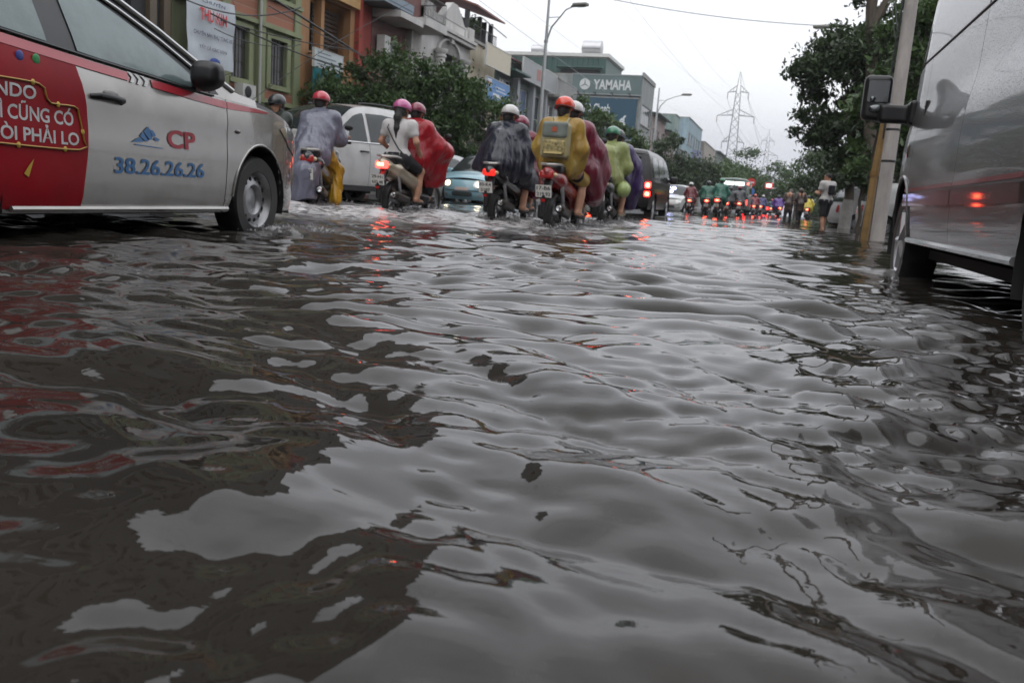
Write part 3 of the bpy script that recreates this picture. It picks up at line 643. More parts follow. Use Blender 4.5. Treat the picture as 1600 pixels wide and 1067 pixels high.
        m = MB(); m.tube([(sd*(c.hw(y, c.beltf(y))+.006), y, c.beltf(y)+.002) for y in np.linspace(-1.3, .75, 24)], .008, 6); m.build('window_seal', black, rt)
        m = MB(); m.tube([(sd*(c.hw(y, .235)+.012), y, .236) for y in np.linspace(fa-2.62+.4, fa-.4, 20)], .016, 6); m.build('sill_moulding', silver, rt)
        m = MB(); m.ell(c.pt(sd, .004)(1.01, .735), (.012, .028, .014), 12, 6); m.build('side_marker', M('marker_lens', (.1, .08, .07), .2, coat=.6), rt)
        ys_ = np.linspace(.73, 1.28, 14); c.side('cowl_panel', [(y, c.beltf(y)) for y in ys_]+[(y, max(c.beltf(y)+.001, c.topf(y))) for y in ys_[::-1]], silver, sd, .001)
        c.side('quarter_light', [(.72, .945), (.82, .945), (.76, 1.0), (.72, 1.03)], black, sd, .004)
        m = MB(); n = 26; rr = .352
        m.tube([(sd*(c.hw(fa+rr*math.cos(t), .316+rr*math.sin(t))+.001), fa+rr*math.cos(t), .316+rr*math.sin(t)) for t in np.linspace(.0, math.pi-.0, n)], .009, 6); m.build('arch_lip', silver, rt)
        c.side('head_lamp', smoothline([(1.62, .80), (1.80, .70), (1.98, .63), (2.08, .63), (2.09, .69), (1.97, .77), (1.80, .825), (1.62, .80)], .03)[:-1], clear_lens, sd, .006, res=.035)
        c.side('indicator', [(1.98, .645), (2.06, .64), (2.085, .67), (2.03, .72)], amber, sd, .010, res=.035)
        c.side('tail_lamp', [(-2.24, .8), (-2.24, 1.0), (-2.05, 1.02), (-2.08, .85)], red_off, sd, .006, res=.05)
        churn((f.x+.15*sd, f.y+.25), .35, .55)
    c.patch('grille', -.45, .45, .30, .42, black, 'front', .16); c.patch('number_plate', -.24, .24, .45, .56, plate_m, 'front', .16, .012)
    splash((f.x+.12, f.y+.15), .35, .05, 130, 3)
# ---------------------------------------------------------------- the grey minibus close on the other side
van_paint = droplets(M('van_paint', (.085, .085, .088), .34, metal=.3, coat=.6, dirt=.35), .30, 95)
van_glass = droplets(M('van_glass', (.03, .032, .034), .05, ior=1.33), .35, 95)
def build_minibus():
    rz = .02; T = (1.803, 6.448); fa = .55
    sp = dict(axles=(fa, fa-3.6), arch=.43, wheel_r=.355, tyre_w=.22, sill=.36,
        section=[(.2, .90), (.34, .94), (.40, .965), (.50, .978), (.70, .985), (1.00, .985), (1.12, .978), (1.28, .950), (1.32, .945), (1.60, .94), (1.66, .935), (2.1, .91), (2.45, .86), (2.6, .74)],
        plan=[(-5.0, .95), (-4.6, 1), (.6, 1), (1.0, .97), (1.3, .90), (1.5, .80), (1.6, .70)],
        top=[(1.52, 1.02), (1.4, 1.14), (1.25, 1.30), (1.12, 1.45), (1.0, 1.75), (.88, 2.13), (.74, 2.42), (.45, 2.55), (-.3, 2.6), (-2.5, 2.62), (-4.2, 2.58), (-4.75, 2.48)],
        front=[(1.42, .32), (1.52, .45), (1.57, .65), (1.56, .85), (1.52, 1.02)],
        rear=[(-4.8, .36), (-4.88, .6), (-4.9, 1.4), (-4.85, 2.1), (-4.75, 2.48)],
        belt=[(-5, 1.63), (.75, 1.62), (1.0, 1.60), (1.6, 1.55)], doors=(-2.75, -1.25, .32), door_names=('rear_quarter', 'sliding_door', 'front_door', 'front_fender'),
        windows=[('front_door_window', [(.86, 1.64), (-1.235, 1.64), (-1.235, 2.36), (.62, 2.36), (.74, 2.14)]),
                 ('side_window', [(-1.265, 1.64), (-2.74, 1.64), (-2.74, 2.36), (-1.265, 2.36)]), ('side_window', [(-2.77, 1.64), (-4.55, 1.64), (-4.5, 2.36), (-2.77, 2.36)])])
    c = Car('minibus', 'wet silver grey minibus close by, with a big black door mirror', 'minibus', (T[0], T[1], GZ), rz, sp)
    c.basics(van_paint, van_glass, 'alloy', .12, .05, segs=[('bonnet', 1.52, 1.12, van_paint, .05), ('windscreen', 1.12, .6, van_glass, .10), ('roof', .6, -4.75, van_paint, .05)])
    rt = c.root; strip = M('rub_strip', (.045, .022, .026), .3, coat=.4); redl = M('strip_red', (.22, .02, .03), .3, coat=.4)
    for sd in (1, -1):
        for ya, yb in ((fa-3.6+.46, -2.76), (-2.74, -1.26), (-1.24, .31), (.33, .40)):
            P = [(y, .60) for y in np.linspace(ya, yb, 10)]+[(y, .685) for y in np.linspace(yb, ya, 10)]; c.side('rub_strip', P, strip, sd, .008, res=.09)
            P = [(y, .70) for y in np.linspace(ya, yb, 10)]+[(y, .722) for y in np.linspace(yb, ya, 10)]; c.side('pinstripe', P, redl, sd, .003, res=.09)
        m = MB(); m.tube([(sd*(c.hw(y, .37)+.01), y, .372) for y in np.linspace(fa-3.6+.46, fa-.46, 20)], .022, 8); m.build('sill_moulding', M('sill_silver', (.35, .35, .36), .25, metal=.6, coat=.6), rt)
        m = MB(); m.box((sd*.80, -1.25, .29), (.08, 2.4, .06)); m.build('step_rail', dark, rt)
        m = MB(); m.tube([(sd*(c.hw(y, 1.63)+.003), y, 1.628) for y in np.linspace(-4.5, .86, 40)], .006, 6); m.build('window_seal', black, rt)
        m = MB(); m.box((sd*.951, .22, 1.22), (.02, .035, .20)); m.build('handle', black, rt)
        m = MB(); m.ell(c.pt(sd, 0)(.52, 1.0), (.012, .03, .05), 12, 8); m.build('side_marker', M('marker_lens'), rt)
        m = MB(); n = 26; rr = .437
        m.tube([(sd*(c.hw(fa+rr*math.cos(t), .375+rr*math.sin(t))+.001), fa+rr*math.cos(t), .375+rr*math.sin(t)) for t in np.linspace(.05, math.pi-.05, n)], .014, 6); m.build('arch_lip', van_paint, rt)
        # door mirror: long arm, tall housing open to the rear, two glasses
        mr_ = solid('mirror', [rbox((sd*1.20, 1.02, 1.42), (.062, .03, .13), .04), rbox((sd*1.05, .97, 1.30), (.10, .035, .045), .022), rbox((sd*.93, .92, 1.31), (.02, .04, .07), .02)], black, rt, .013, .012)
        m = MB(); m.box((sd*1.20, .945, 1.465), (.15, .012, .16)); m.build('mirror_glass', M('mirror_glass', (.13, .135, .14), .08, metal=.9), mr_)
        m = MB(); m.ell((sd*1.20, .95, 1.335), (.06, .016, .035), 14, 8); m.build('blind_spot_mirror', M('mirror_glass'), mr_)
        m = MB(); m.ell((sd*1.235, .94, 1.405), (.022, .01, .024), 12, 6); m.build('blind_spot_mirror', M('mirror_glass'), mr_)
        c.patch('head_lamp', sd*.55-.2, sd*.55+.2, .78, 1.0, clear_lens, 'front', .12, .01, round_=.6)
        c.patch('tail_lamp', sd*.85-.07, sd*.85+.07, .8, 1.5, red_off, 'rear', .05, .01)
    c.patch('grille', -.4, .4, .6, .8, black, 'front', .12); c.patch('rear_window', -.75, .75, 1.65, 2.3, van_glass, 'rear', .05); c.patch('number_plate', -.25, .25, .5, .64, plate_m, 'rear', .05, .012)
    p = c.root.matrix_basis @ Vector((-.9, fa, 0)); churn((T[0]-.95, T[1]+fa), .3, .5)
build = {}
# ---------------------------------------------------------------- white off-roader facing the camera
suv_paint = droplets(M('white_paint', (.48, .475, .465), .3, coat=.8, dirt=.35), .03, 60)
SUV = dict(axles=(1.36, -1.38), arch=.43, wheel_r=.37, tyre_w=.25, sill=.36,
    section=[(.2, .84), (.36, .88), (.5, .91), (.75, .925), (1.0, .92), (1.12, .90), (1.2, .875), (1.6, .75), (1.75, .68), (1.85, .6)],
    plan=[(-2.4, .86), (-2.1, .96), (-1.6, 1), (1.5, 1), (1.9, .95), (2.2, .84), (2.35, .72)],
    top=[(2.22, .98), (2.1, 1.06), (1.7, 1.13), (1.2, 1.19), (.95, 1.25), (.7, 1.44), (.4, 1.64), (.15, 1.75), (-.3, 1.81), (-1.0, 1.82), (-1.7, 1.775), (-2.1, 1.71), (-2.28, 1.5), (-2.34, 1.2)],
    front=[(2.2, .34), (2.32, .45), (2.36, .65), (2.33, .85), (2.22, .98)], rear=[(-2.25, .40), (-2.36, .55), (-2.38, .8), (-2.34, 1.2)],
    belt=[(-2.5, 1.36), (-1.75, 1.33), (-1.45, 1.22), (-1.0, 1.18), (0, 1.15), (.9, 1.13), (2.4, 1.06)], doors=(-1.0, -.05, .98), door_names=('rear_quarter', 'rear_door', 'front_door', 'front_fender'),
    windows=[('front_door_window', [(.86, 1.165), (.5, 1.44), (.25, 1.60), (.05, 1.66), (-.01, 1.66), (-.01, 1.175)]), ('rear_door_window', [(-.09, 1.175), (-.09, 1.67), (-.55, 1.69), (-.93, 1.665), (-1.0, 1.21)]),
             ('quarter_window', [(-1.07, 1.22), (-1.02, 1.655), (-1.5, 1.63), (-1.9, 1.56), (-1.72, 1.36), (-1.47, 1.24)])])
def build_suv(name, label, loc, rz, paint, group=None):
    c = Car(name, label, 'car', loc, rz, SUV, group)
    c.basics(paint, dark_glass, 'alloy', .10, .07, segs=[('bonnet', 2.22, .95, paint, .04), ('windscreen', .95, .15, dark_glass, .05), ('roof', .15, -2.1, paint, .04), ('rear_window', -2.1, -2.34, dark_glass, .02)])
    for sd in (1, -1):
        solid('mirror', [rbox((sd*1.03, .80, 1.22), (.07, .04, .045), .04), seg((sd*.89, .8, 1.17), (sd*1.0, .8, 1.19), .03)], paint, c.root, .018, .03)
        for yy in (.1, -.87):
            m = MB(); b = c.hw(yy, 1.0); m.tube([(sd*b, yy-.11, 1.0), (sd*(b+.035), yy-.07, 1.0), (sd*(b+.035), yy+.07, 1.0), (sd*b, yy+.11, 1.0)], .015, 8); m.build('handle', black if paint is suv_paint else chrome, c.root)
        m = MB(); m.tube([(sd*(c.hw(y, c.beltf(y))+.006), y, c.beltf(y)+.004) for y in np.linspace(-1.95, .9, 30)], .010, 6); m.build('chrome_trim', chrome, c.root)
        m = MB(); m.tube([(sd*(c.hw(y, 1.77)-.05), y, c.topf(y)+.05) for y in np.linspace(-1.7, .0, 14)], .018, 6); m.build('roof_rail', black, c.root)
        m = MB(); m.box((sd*.86, 0, .36), (.12, 1.75, .09)); m.build('side_step', black, c.root)
        c.patch('head_lamp', sd*.62-.17, sd*.62+.17, .78, .94, clear_lens, 'front', .10, .01, round_=.6); c.patch('tail_lamp', sd*.70-.09, sd*.70+.09, .85, 1.12, red_off, 'rear', .07, .01)
    c.patch('grille', -.36, .36, .62, .86, chrome, 'front', .1, round_=.5); c.patch('number_plate', -.24, .24, .44, .56, plate_m, 'front', .1, .014)
    return c
# ---------------------------------------------------------------- black panel van with lit tail lamps
def build_black_van(loc, rz):
    paint = droplets(M('black_paint', (.010, .009, .010), .35, coat=.35, dirt=.15), .03, 60)
    sp = dict(axles=(1.5, -1.5), arch=.40, wheel_r=.33, tyre_w=.215, sill=.28,
        section=[(.2, .84), (.3, .88), (.5, .92), (.8, .935), (1.05, .93), (1.15, .915), (1.6, .85), (1.8, .79), (1.92, .66), (1.98, .5)],
        plan=[(-2.5, .955), (-2.35, .985), (-2.0, 1), (1.6, 1), (2.0, .95), (2.3, .82), (2.4, .72)],
        top=[(2.32, .85), (2.1, 1.0), (1.75, 1.12), (1.5, 1.25), (1.1, 1.58), (.8, 1.78), (.45, 1.88), (-.3, 1.93), (-1.5, 1.93), (-2.1, 1.91), (-2.33, 1.87), (-2.42, 1.78)],
        front=[(2.3, .26), (2.4, .45), (2.4, .68), (2.32, .85)], rear=[(-2.4, .33), (-2.48, .5), (-2.5, 1.0), (-2.48, 1.4), (-2.42, 1.78)],
        belt=[(-2.6, 1.13), (2.4, 1.13)], doors=(-1.0, .2, 1.25), door_names=('rear_quarter', 'sliding_door', 'front_door', 'front_fender'), pillar_mat=paint,
        windows=[('front_door_window', [(1.4, 1.16), (1.0, 1.54), (.7, 1.72), (.25, 1.74), (.25, 1.16)]), ('side_window', [(.15, 1.16), (.15, 1.75), (-.95, 1.75), (-.95, 1.16)]), ('side_window', [(-1.05, 1.16), (-1.05, 1.75), (-2.05, 1.72), (-2.2, 1.16)])])
    c = Car('passenger_van', 'black passenger van driving away with two lit tail lamps', 'van', loc, rz, sp)
    c.basics(paint, dark_glass, 'alloy', .08, .06, segs=[('bonnet', 2.32, 1.5, paint, .04), ('windscreen', 1.5, .45, dark_glass, .05), ('roof', .45, -2.42, paint, .045)])
    for sd in (1, -1):
        for z0, z1 in ((.86, 1.03), (.63, .78)):
            l = c.patch('tail_lamp', sd*.83-.085, sd*.83+.085, z0, z1, red_lamp, 'rear', .06, .014, round_=.45)
            c.patch('lamp_core', sd*.83-.05, sd*.83+.05, z0+.03, z1-.03, red_core, 'rear', .06, .022, parent=l, round_=.6)
        c.patch('lamp_housing', sd*.83-.10, sd*.83+.10, .58, 1.10, M('lamp_red_dark', (.16, .008, .008), .15, coat=.6), 'rear', .06, .008, round_=.3)
        solid('mirror', [rbox((sd*1.06, 1.30, 1.22), (.07, .04, .06), .04), seg((sd*.88, 1.3, 1.17), (sd*1.02, 1.3, 1.2), .03)], black, c.root, .018, .03)
        m = MB(); m.tube([(sd*(c.hw(y, 1.05)+.004), y, 1.06) for y in np.linspace(-2.1, 1.2, 30)], .008, 6); m.build('body_crease', paint, c.root)
    c.patch('rear_window', -.70, .70, 1.18, 1.70, dark_glass, 'rear', .06, .008, round_=.25); c.patch('number_plate', -.24, .24, .60, .74, plate_m, 'rear', .06, .014)
    c.patch('rear_bumper', -.86, .86, .34, .54, black, 'rear', .06, .03, round_=.3)
    m = MB(); m.tube([(0, -2.57, 1.22), (.0, -2.6, 1.3), (.06, -2.58, 1.42)], .012, 6); m.build('wiper', black, c.root)
    return c
# ---------------------------------------------------------------- small pale blue hatchback with head lamps on
def build_hatchback(loc, rz, label, paint, lit=True, glass=None, name='hatchback'):
    sp = dict(axles=(1.15, -1.15), arch=.32, wheel_r=.27, tyre_w=.165, sill=.2,
        section=[(.1, .68), (.2, .71), (.35, .745), (.6, .755), (.8, .745), (.92, .72), (1.3, .585), (1.45, .52), (1.55, .45)],
        plan=[(-1.8, .85), (-1.5, .97), (-1, 1), (1.0, 1), (1.3, .97), (1.55, .86), (1.72, .72)],
        top=[(1.58, .72), (1.45, .80), (1.2, .87), (.98, .92), (.7, 1.13), (.4, 1.33), (.15, 1.43), (-.3, 1.485), (-.9, 1.475), (-1.4, 1.40), (-1.6, 1.2), (-1.68, .95)],
        front=[(1.6, .18), (1.68, .3), (1.7, .45), (1.66, .6), (1.58, .72)], rear=[(-1.62, .25), (-1.7, .4), (-1.72, .7), (-1.68, .95)],
        belt=[(-1.8, .96), (0, .90), (1.0, .86), (1.8, .8)], doors=(-.85, .0, .85), door_names=('rear_quarter', 'rear_door', 'front_door', 'front_fender'),
        windows=[('front_door_window', [(.72, .90), (.35, 1.2), (.1, 1.34), (.04, 1.35), (.04, .92)]), ('rear_door_window', [(-.04, .92), (-.04, 1.37), (-.6, 1.37), (-.85, 1.33), (-.9, .94)])])
    c = Car(name, label, 'car', loc, rz, sp); gl = glass or dark_glass
    c.basics(paint, gl, 'steel', .16, .10, segs=[('bonnet', 1.58, .98, paint, .06), ('windscreen', .98, .15, gl, .06), ('roof', .15, -1.4, paint, .04), ('rear_window', -1.4, -1.68, gl, .03)])
    for sd in (1, -1):
        h = c.patch('head_lamp', sd*.46-.14, sd*.46+.14, .50, .72, clear_lens, 'front', .16, .014, round_=.75)
        if lit: c.patch('lamp_core', sd*.47-.085, sd*.47+.085, .545, .685, head_on, 'front', .16, .024, parent=h, round_=.9)
        c.patch('fog_lamp', sd*.50-.06, sd*.50+.06, .27, .34, clear_lens, 'front', .16, .012, round_=.8)
        c.patch('tail_lamp', sd*.52-.08, sd*.52+.08, .6, .85, red_off, 'rear', .10, .012, round_=.6)
        solid('mirror', [rbox((sd*.86, .62, .98), (.05, .03, .03), .035), seg((sd*.72, .66, .93), (sd*.83, .63, .95), .025)], paint, c.root, .016, .03)
    c.patch('grille', -.30, .30, .27, .40, M('grille_grey', (.06, .07, .07), .4), 'front', .16, .012, round_=.4); c.patch('bumper_band', -.55, .55, .415, .44, M('bumper_seam', (.03, .04, .04), .5), 'front', .16, .010)
    m = MB(); m.add([(-.30, c.fy(-.3, .44, 'front', .16)+.018, .425), (.30, c.fy(.3, .44, 'front', .16)+.018, .425), (.30, c.fy(.3, .5, 'front', .16)+.018, .505), (-.30, c.fy(-.3, .5, 'front', .16)+.018, .505)], [(0, 1, 2, 3)])
    c.patch('number_plate', -.2, .2, .43, .52, M('plate_reflect', (.5, .4, .36), .3), 'front', .16, .02)
    m = MB(); m.tube([(-.5, 1.02, .955), (.05, .96, .965), (.1, .78, 1.12)], .007, 5); m.build('wiper', black, c.root)
    return c
# ================================================================== people
skin = M('skin', (.42, .22, .14), .45, var=.12, scale=6)
hair_m = M('hair', (.012, .010, .009), .5, bump=.5, bscale=90)
def v3(*a): return np.array(a, float)
def hand(w, d, up, s=1., curl=.7):
    """palm, four fingers and a thumb; w wrist, d pointing along the hand, up = back of the hand"""
    d = d/np.linalg.norm(d); up = up-d*(up@d); up = up/np.linalg.norm(up); sd = np.cross(d, up); P = []
    for k in (-.026, -.009, .009, .026): P.append(seg(w+d*.01+sd*k*.6, w+d*.085*s+sd*k, .014))
    for k, L in zip((-.029, -.010, .010, .028), (.062, .074, .070, .054)):
        a = w+d*.085*s+sd*k; b = a+(d*math.cos(curl*.6)-up*math.sin(curl*.6))*L*.55; c = b+(d*math.cos(curl*2)-up*math.sin(curl*2))*L*.6
        P += [seg(a, b, .0105, .0095), seg(b, c, .0095, .0085)]
    a = w+d*.03+sd*.03; b = a+(d*.6+sd*.6-up*.3)*.05; P += [seg(a, b, .0125, .011), seg(b, b+(d*.8+sd*.1-up*.5)*.035, .011, .009)]
    return P
def body_prims(J, s=1., face=None, hands=True):
    f = J['face'] if face is None else face; f = np.array(f, float); f /= np.linalg.norm(f); up = J['head']-J['neck']; up = up/np.linalg.norm(up); rt = np.cross(f, up); rt /= np.linalg.norm(rt); f2 = np.cross(up, rt)
    h = J['head']; P = []
    m = np.stack([rt, f2, up], 1)
    P += [blob(h+up*.025, (.076, .094, .098), m), blob(h+f2*.022-up*.055, (.055, .066, .07), m), seg(h+f2*.092+up*.012, h+f2*.108-up*.022, .009, .015),
          seg(h+rt*.078-up*.01, h+rt*.082+up*.02, .013), seg(h-rt*.078-up*.01, h-rt*.082+up*.02, .013), seg(h+f2*.086-rt*.02-up*.055, h+f2*.086+rt*.02-up*.055, .010), seg(h+f2*.086-rt*.03+up*.035, h+f2*.086+rt*.03+up*.035, .012), seg(h+f2*.07-up*.1-rt*.01, h+f2*.07-up*.1+rt*.01, .022)]
    P += [seg(J['neck'], h-up*.05, .054*s, .05)]
    P += [seg(J['hipL'], J['hipR'], .105*s), seg(J['pelvis'], J['chest'], .118*s, .12*s), seg(J['chest']+(J['shL']-J['chest'])*.45, J['chest']+(J['shR']-J['chest'])*.45, .105*s), seg(J['shL'], J['shR'], .062*s), seg(J['chest'], J['neck'], .10*s, .055*s)]
    for q in 'LR':
        P += [seg(J['sh'+q], J['el'+q], .050*s, .040*s), seg(J['el'+q], J['wr'+q], .040*s, .027*s), seg(J['hip'+q], J['kn'+q], .085*s, .056*s), seg(J['kn'+q], J['an'+q], .055*s, .036*s),
              seg(J['an'+q], J['an'+q]+(J['kn'+q]-J['an'+q])*.55, .036*s, .052*s), seg(J['an'+q]-v3(0, 0, .02), J['toe'+q], .036*s, .026*s), seg(J['an'+q]-v3(0, 0, .035), J['an'+q]-(J['toe'+q]-J['an'+q])*.25-v3(0, 0, .03), .03*s)]
        if hands: P += hand(J['wr'+q], J['hd'+q], J['hu'+q], s)
    return P
def pose_sit(y=0.55, z=.80, lean=.06, reach=True, s=1., knee=(.17, .40, -.06), foot=(.14, .34, -.46), arms=None, face=(0, 1, 0), sh=.185):
    """rider on a saddle; y, z of the hips, pointing along +y"""
    J = {}; J['pelvis'] = v3(0, y, z+.06); J['chest'] = v3(0, y+lean, z+.38*s); J['neck'] = v3(0, y+lean*1.4, z+.56*s); J['head'] = v3(0, y+lean*1.4+.03, z+.70*s); J['face'] = face
    for q, k in (('L', -1), ('R', 1)):
        J['hip'+q] = v3(k*.09, y, z+.03); J['kn'+q] = v3(k*knee[0], y+knee[1], z+knee[2]); J['an'+q] = v3(k*foot[0], y+foot[1], z+foot[2]); J['toe'+q] = J['an'+q]+v3(k*.02, .15, -.045)
        J['sh'+q] = v3(k*sh, y+lean*1.2, z+.50*s)
        if arms is None:
            J['el'+q] = v3(k*.27, y+.24, z+.26); J['wr'+q] = v3(k*.30, y+.46, z+.25); J['hd'+q] = v3(-k*.1, .9, -.1); J['hu'+q] = v3(0, .1, 1)
        else:
            e, w_, d_ = arms; J['el'+q] = v3(k*e[0], y+e[1], z+e[2]); J['wr'+q] = v3(k*w_[0], y+w_[1], z+w_[2]); J['hd'+q] = v3(k*d_[0], d_[1], d_[2]); J['hu'+q] = v3(k*1., 0, .4)
    return J
def pose_stand(h=1.65, arms=None, stride=.12, face=(0, 1, 0), twist=0.):
    k_ = h/1.70; J = {}; J['pelvis'] = v3(0, 0, .93)*k_; J['chest'] = v3(0, .01, 1.24)*k_; J['neck'] = v3(0, 0, 1.44)*k_; J['head'] = v3(0, .03, 1.575)*k_; J['face'] = face
    for q, k in (('L', -1), ('R', 1)):
        J['hip'+q] = v3(k*.09, 0, .90)*k_; J['kn'+q] = v3(k*.10, k*stride*.5+.02, .49)*k_; J['an'+q] = v3(k*.10, k*stride, .09)*k_; J['toe'+q] = J['an'+q]+v3(k*.03, .16, -.055); J['sh'+q] = v3(k*.18, 0, 1.385)*k_
        if arms is None: J['el'+q] = v3(k*.24, -.03, 1.11)*k_; J['wr'+q] = v3(k*.22, .17, .98)*k_; J['hd'+q] = v3(-k*.3, .8, .1); J['hu'+q] = v3(k*.6, 0, .6)
        else:
            e, w_, d_ = arms; J['el'+q] = v3(k*e[0], e[1], e[2])*k_; J['wr'+q] = v3(k*w_[0], w_[1], w_[2])*k_; J['hd'+q] = v3(k*d_[0], d_[1], d_[2]); J['hu'+q] = v3(k*1., 0, .4)
    return J
def top_prims(J, ex=.014, sleeve='short', s=1.):
    P = [seg(J['hipL']+v3(0, 0, .02), J['hipR']+v3(0, 0, .02), .108*s+ex), seg(J['pelvis'], J['chest'], .12*s+ex), seg(J['chest']+(J['shL']-J['chest'])*.45, J['chest']+(J['shR']-J['chest'])*.45, .107*s+ex), seg(J['shL'], J['shR'], .062*s+ex), seg(J['chest'], J['neck']-v3(0, 0, .02), .10*s+ex, .058*s+ex*.6)]
    for q in 'LR':
        e = J['el'+q] if sleeve == 'long' else J['sh'+q]+(J['el'+q]-J['sh'+q])*.5
        P.append(seg(J['sh'+q], e, .052*s+ex*1.2, .045*s+ex*1.5))
        if sleeve == 'long': P.append(seg(e, J['wr'+q]-(J['wr'+q]-e)*.08, .044*s+ex*1.5, .036*s+ex*1.3))
    return P
def leg_prims(J, ex=.014, upto=1., s=1.):
    P = [seg(J['hipL'], J['hipR'], .106*s+ex), seg(J['pelvis'], J['pelvis']+v3(0, 0, .06), .12*s+ex)]
    for q in 'LR':
        a, b, c = J['hip'+q], J['kn'+q], J['an'+q]
        if upto <= 1: P.append(seg(a, a+(b-a)*upto, .086*s+ex, (.086-.03*upto)*s+ex*1.3))
        else: P += [seg(a, b, .086*s+ex, .058*s+ex*1.5), seg(b, b+(c-b)*(upto-1), .058*s+ex*1.5, .045*s+ex*1.6)]
    return P
def folds(amp, m, zt, zb, c=(0, 0), seed=0, cross=.4):
    """hanging pleats that deepen towards the hem, with wind wrinkles across"""
    rg = np.random.default_rng(seed); ph = rg.uniform(0, 6.28, 8)
    def fn(P, N):
        th = np.arctan2(P[:, 1]-c[1], P[:, 0]-c[0]); t = np.clip((zt-P[:, 2])/(zt-zb), 0.05, 1)
        rdg = lambda p: 1-2*np.abs(np.sin(p))
        w_ = .75*rdg(m*.5*th+ph[0]+1.2*P[:, 2]+.5*np.sin(4*P[:, 2]+ph[5]))+.4*rdg(m*.95*th+ph[1]-1.6*P[:, 2])+.25*np.sin((m*.4)*th+ph[2])
        q_ = P[:, 2]*1.0+.35*np.sin(7*P[:, 0]+ph[5])+.3*np.sin(6*P[:, 1]+ph[6]); md = .5+.5*np.sin(6*P[:, 0]+9*P[:, 1]+4*P[:, 2]+ph[7]); x = (1-2*np.abs(np.sin(11*q_+9*P[:, 0]-6*P[:, 1]+ph[3])))*.55*md+np.sin(25*q_-23*P[:, 0]+15*P[:, 1]+ph[4])*.35*(1-md)
        a = amp*(.8*w_*t**.75+cross*x*.4); a = a*np.clip(1-np.maximum(N[:, 2], 0)*.5, 0, 1)
        return P+N*a[:, None]
    return fn
def helmet(J, mat, parent, visor=True, s=1., tilt=0., strap=True, peak=None):
    f = np.array(J['face'], float); f /= np.linalg.norm(f); up = J['head']-J['neck']; up = up/np.linalg.norm(up)
    rt = np.cross(f, up); rt /= np.linalg.norm(rt); f = np.cross(up, rt); c = J['head']+up*.045*s-f*.004
    m = np.stack([rt, f, up], 1)
    h = solid('helmet', [blob(c, (.118*s, .136*s, .112*s), m)], mat, parent, .010, .008, cuts=[(tuple(-up+f*.05), float((-up+f*.05)@(c-up*.035*s)))])
    if peak is not None:
        a = c+f*.115*s+up*.0; solid('peak', [rbox(a+f*.02-up*.005, (.075, .035, .002), .006, m)], peak, h, .009, .01)
    solid('hair', [blob(J['head']-f*.022+up*.01, (.083, .088, .10), m), seg(J['head']-f*.05-up*.05, J['neck']-f*.03+up*.02, .05, .04)], hair_m, h, .014, .015, cuts=[(tuple(f), float(f@(J['head']+f*.03)))])
    q = MB(); q.tube([Vector(c+rt*.1185*s*math.cos(t)+f*.1365*s*math.sin(t)-up*.035*s) for t in np.linspace(0, 2*math.pi, 28)], .007, 6, False); q.build('helmet_trim', black, h)
    if strap:
        q = MB(); q.tube([Vector(c+rt*.09-up*.03), Vector(J['head']+rt*.075-up*.07+f*.03), Vector(J['head']-up*.135+f*.05), Vector(J['head']-rt*.075-up*.07+f*.03), Vector(c-rt*.09-up*.03)], .006, 5); q.build('chin_strap', black, h)
    for t in (-.7, .7):
        q = MB(); q.ell(c-f*.118*s*math.cos(t)*1.0+rt*.1*s*math.sin(t)+up*.03*s, (.012, .012, .012), 10, 6); q.build('vent', black, h)
    return h
def eyes(J, parent):
    f = np.array(J['face'], float); f /= np.linalg.norm(f); up = J['head']-J['neck']; up /= np.linalg.norm(up); rt = np.cross(f, up); rt /= np.linalg.norm(rt); f = np.cross(up, rt)
    for k in (-1, 1):
        q = MB(); q.ell(J['head']+f*.086+rt*.03*k+up*.012, (.013, .011, .009), 10, 6); q.build('eye', M('eye_dark', (.03, .02, .015), .2), parent)
        q = MB(); q.tube([J['head']+f*.092+rt*(.03*k-.016)+up*.03, J['head']+f*.096+rt*.03*k+up*.035, J['head']+f*.09+rt*(.03*k+.016)+up*.03], .004, 5); q.build('eyebrow', hair_m, parent)
def ponytail(J, parent):
    c = J['head']; solid('hair', [seg(c+v3(0, -.09, .0), c+v3(0, -.13, -.10), .042, .045), seg(c+v3(0, -.13, -.10), c+v3(.01, -.155, -.25), .045, .036), seg(c+v3(.01, -.155, -.25), c+v3(.015, -.16, -.38), .036, .012), blob(c+v3(0, -.03, -.01), (.085, .088, .085))], hair_m, parent, .010, .018,
          fold=lambda P, N: P+N*(.004*np.sin(90*P[:, 0]+6*P[:, 2]))[:, None])
def sandals(J, mat, parent):
    for q in 'LR':
        a, t = J['an'+q], J['toe'+q]; d = t-a; d[2] = 0; d /= np.linalg.norm(d)
        s_ = solid('sandal', [seg(a-d*.05+v3(0, 0, -.062), t+d*.02+v3(0, 0, -.022), .018, .018), seg(a-d*.03+v3(-.02, 0, -.06), t+v3(-.018, 0, -.022), .016), seg(a-d*.03+v3(.02, 0, -.06), t+v3(.018, 0, -.022), .016)], mat, parent, .010, .012)
        m = MB(); m.tube([t-d*.05+v3(-.04, 0, -.015), t-d*.055+v3(0, 0, .03), t-d*.05+v3(.04, 0, -.015)], .008, 5); m.tube([a+v3(-.04, 0, -.05), a+d*.02+v3(0, 0, -.0), a+v3(.04, 0, -.05)], .007, 5); m.build('strap', black, s_)
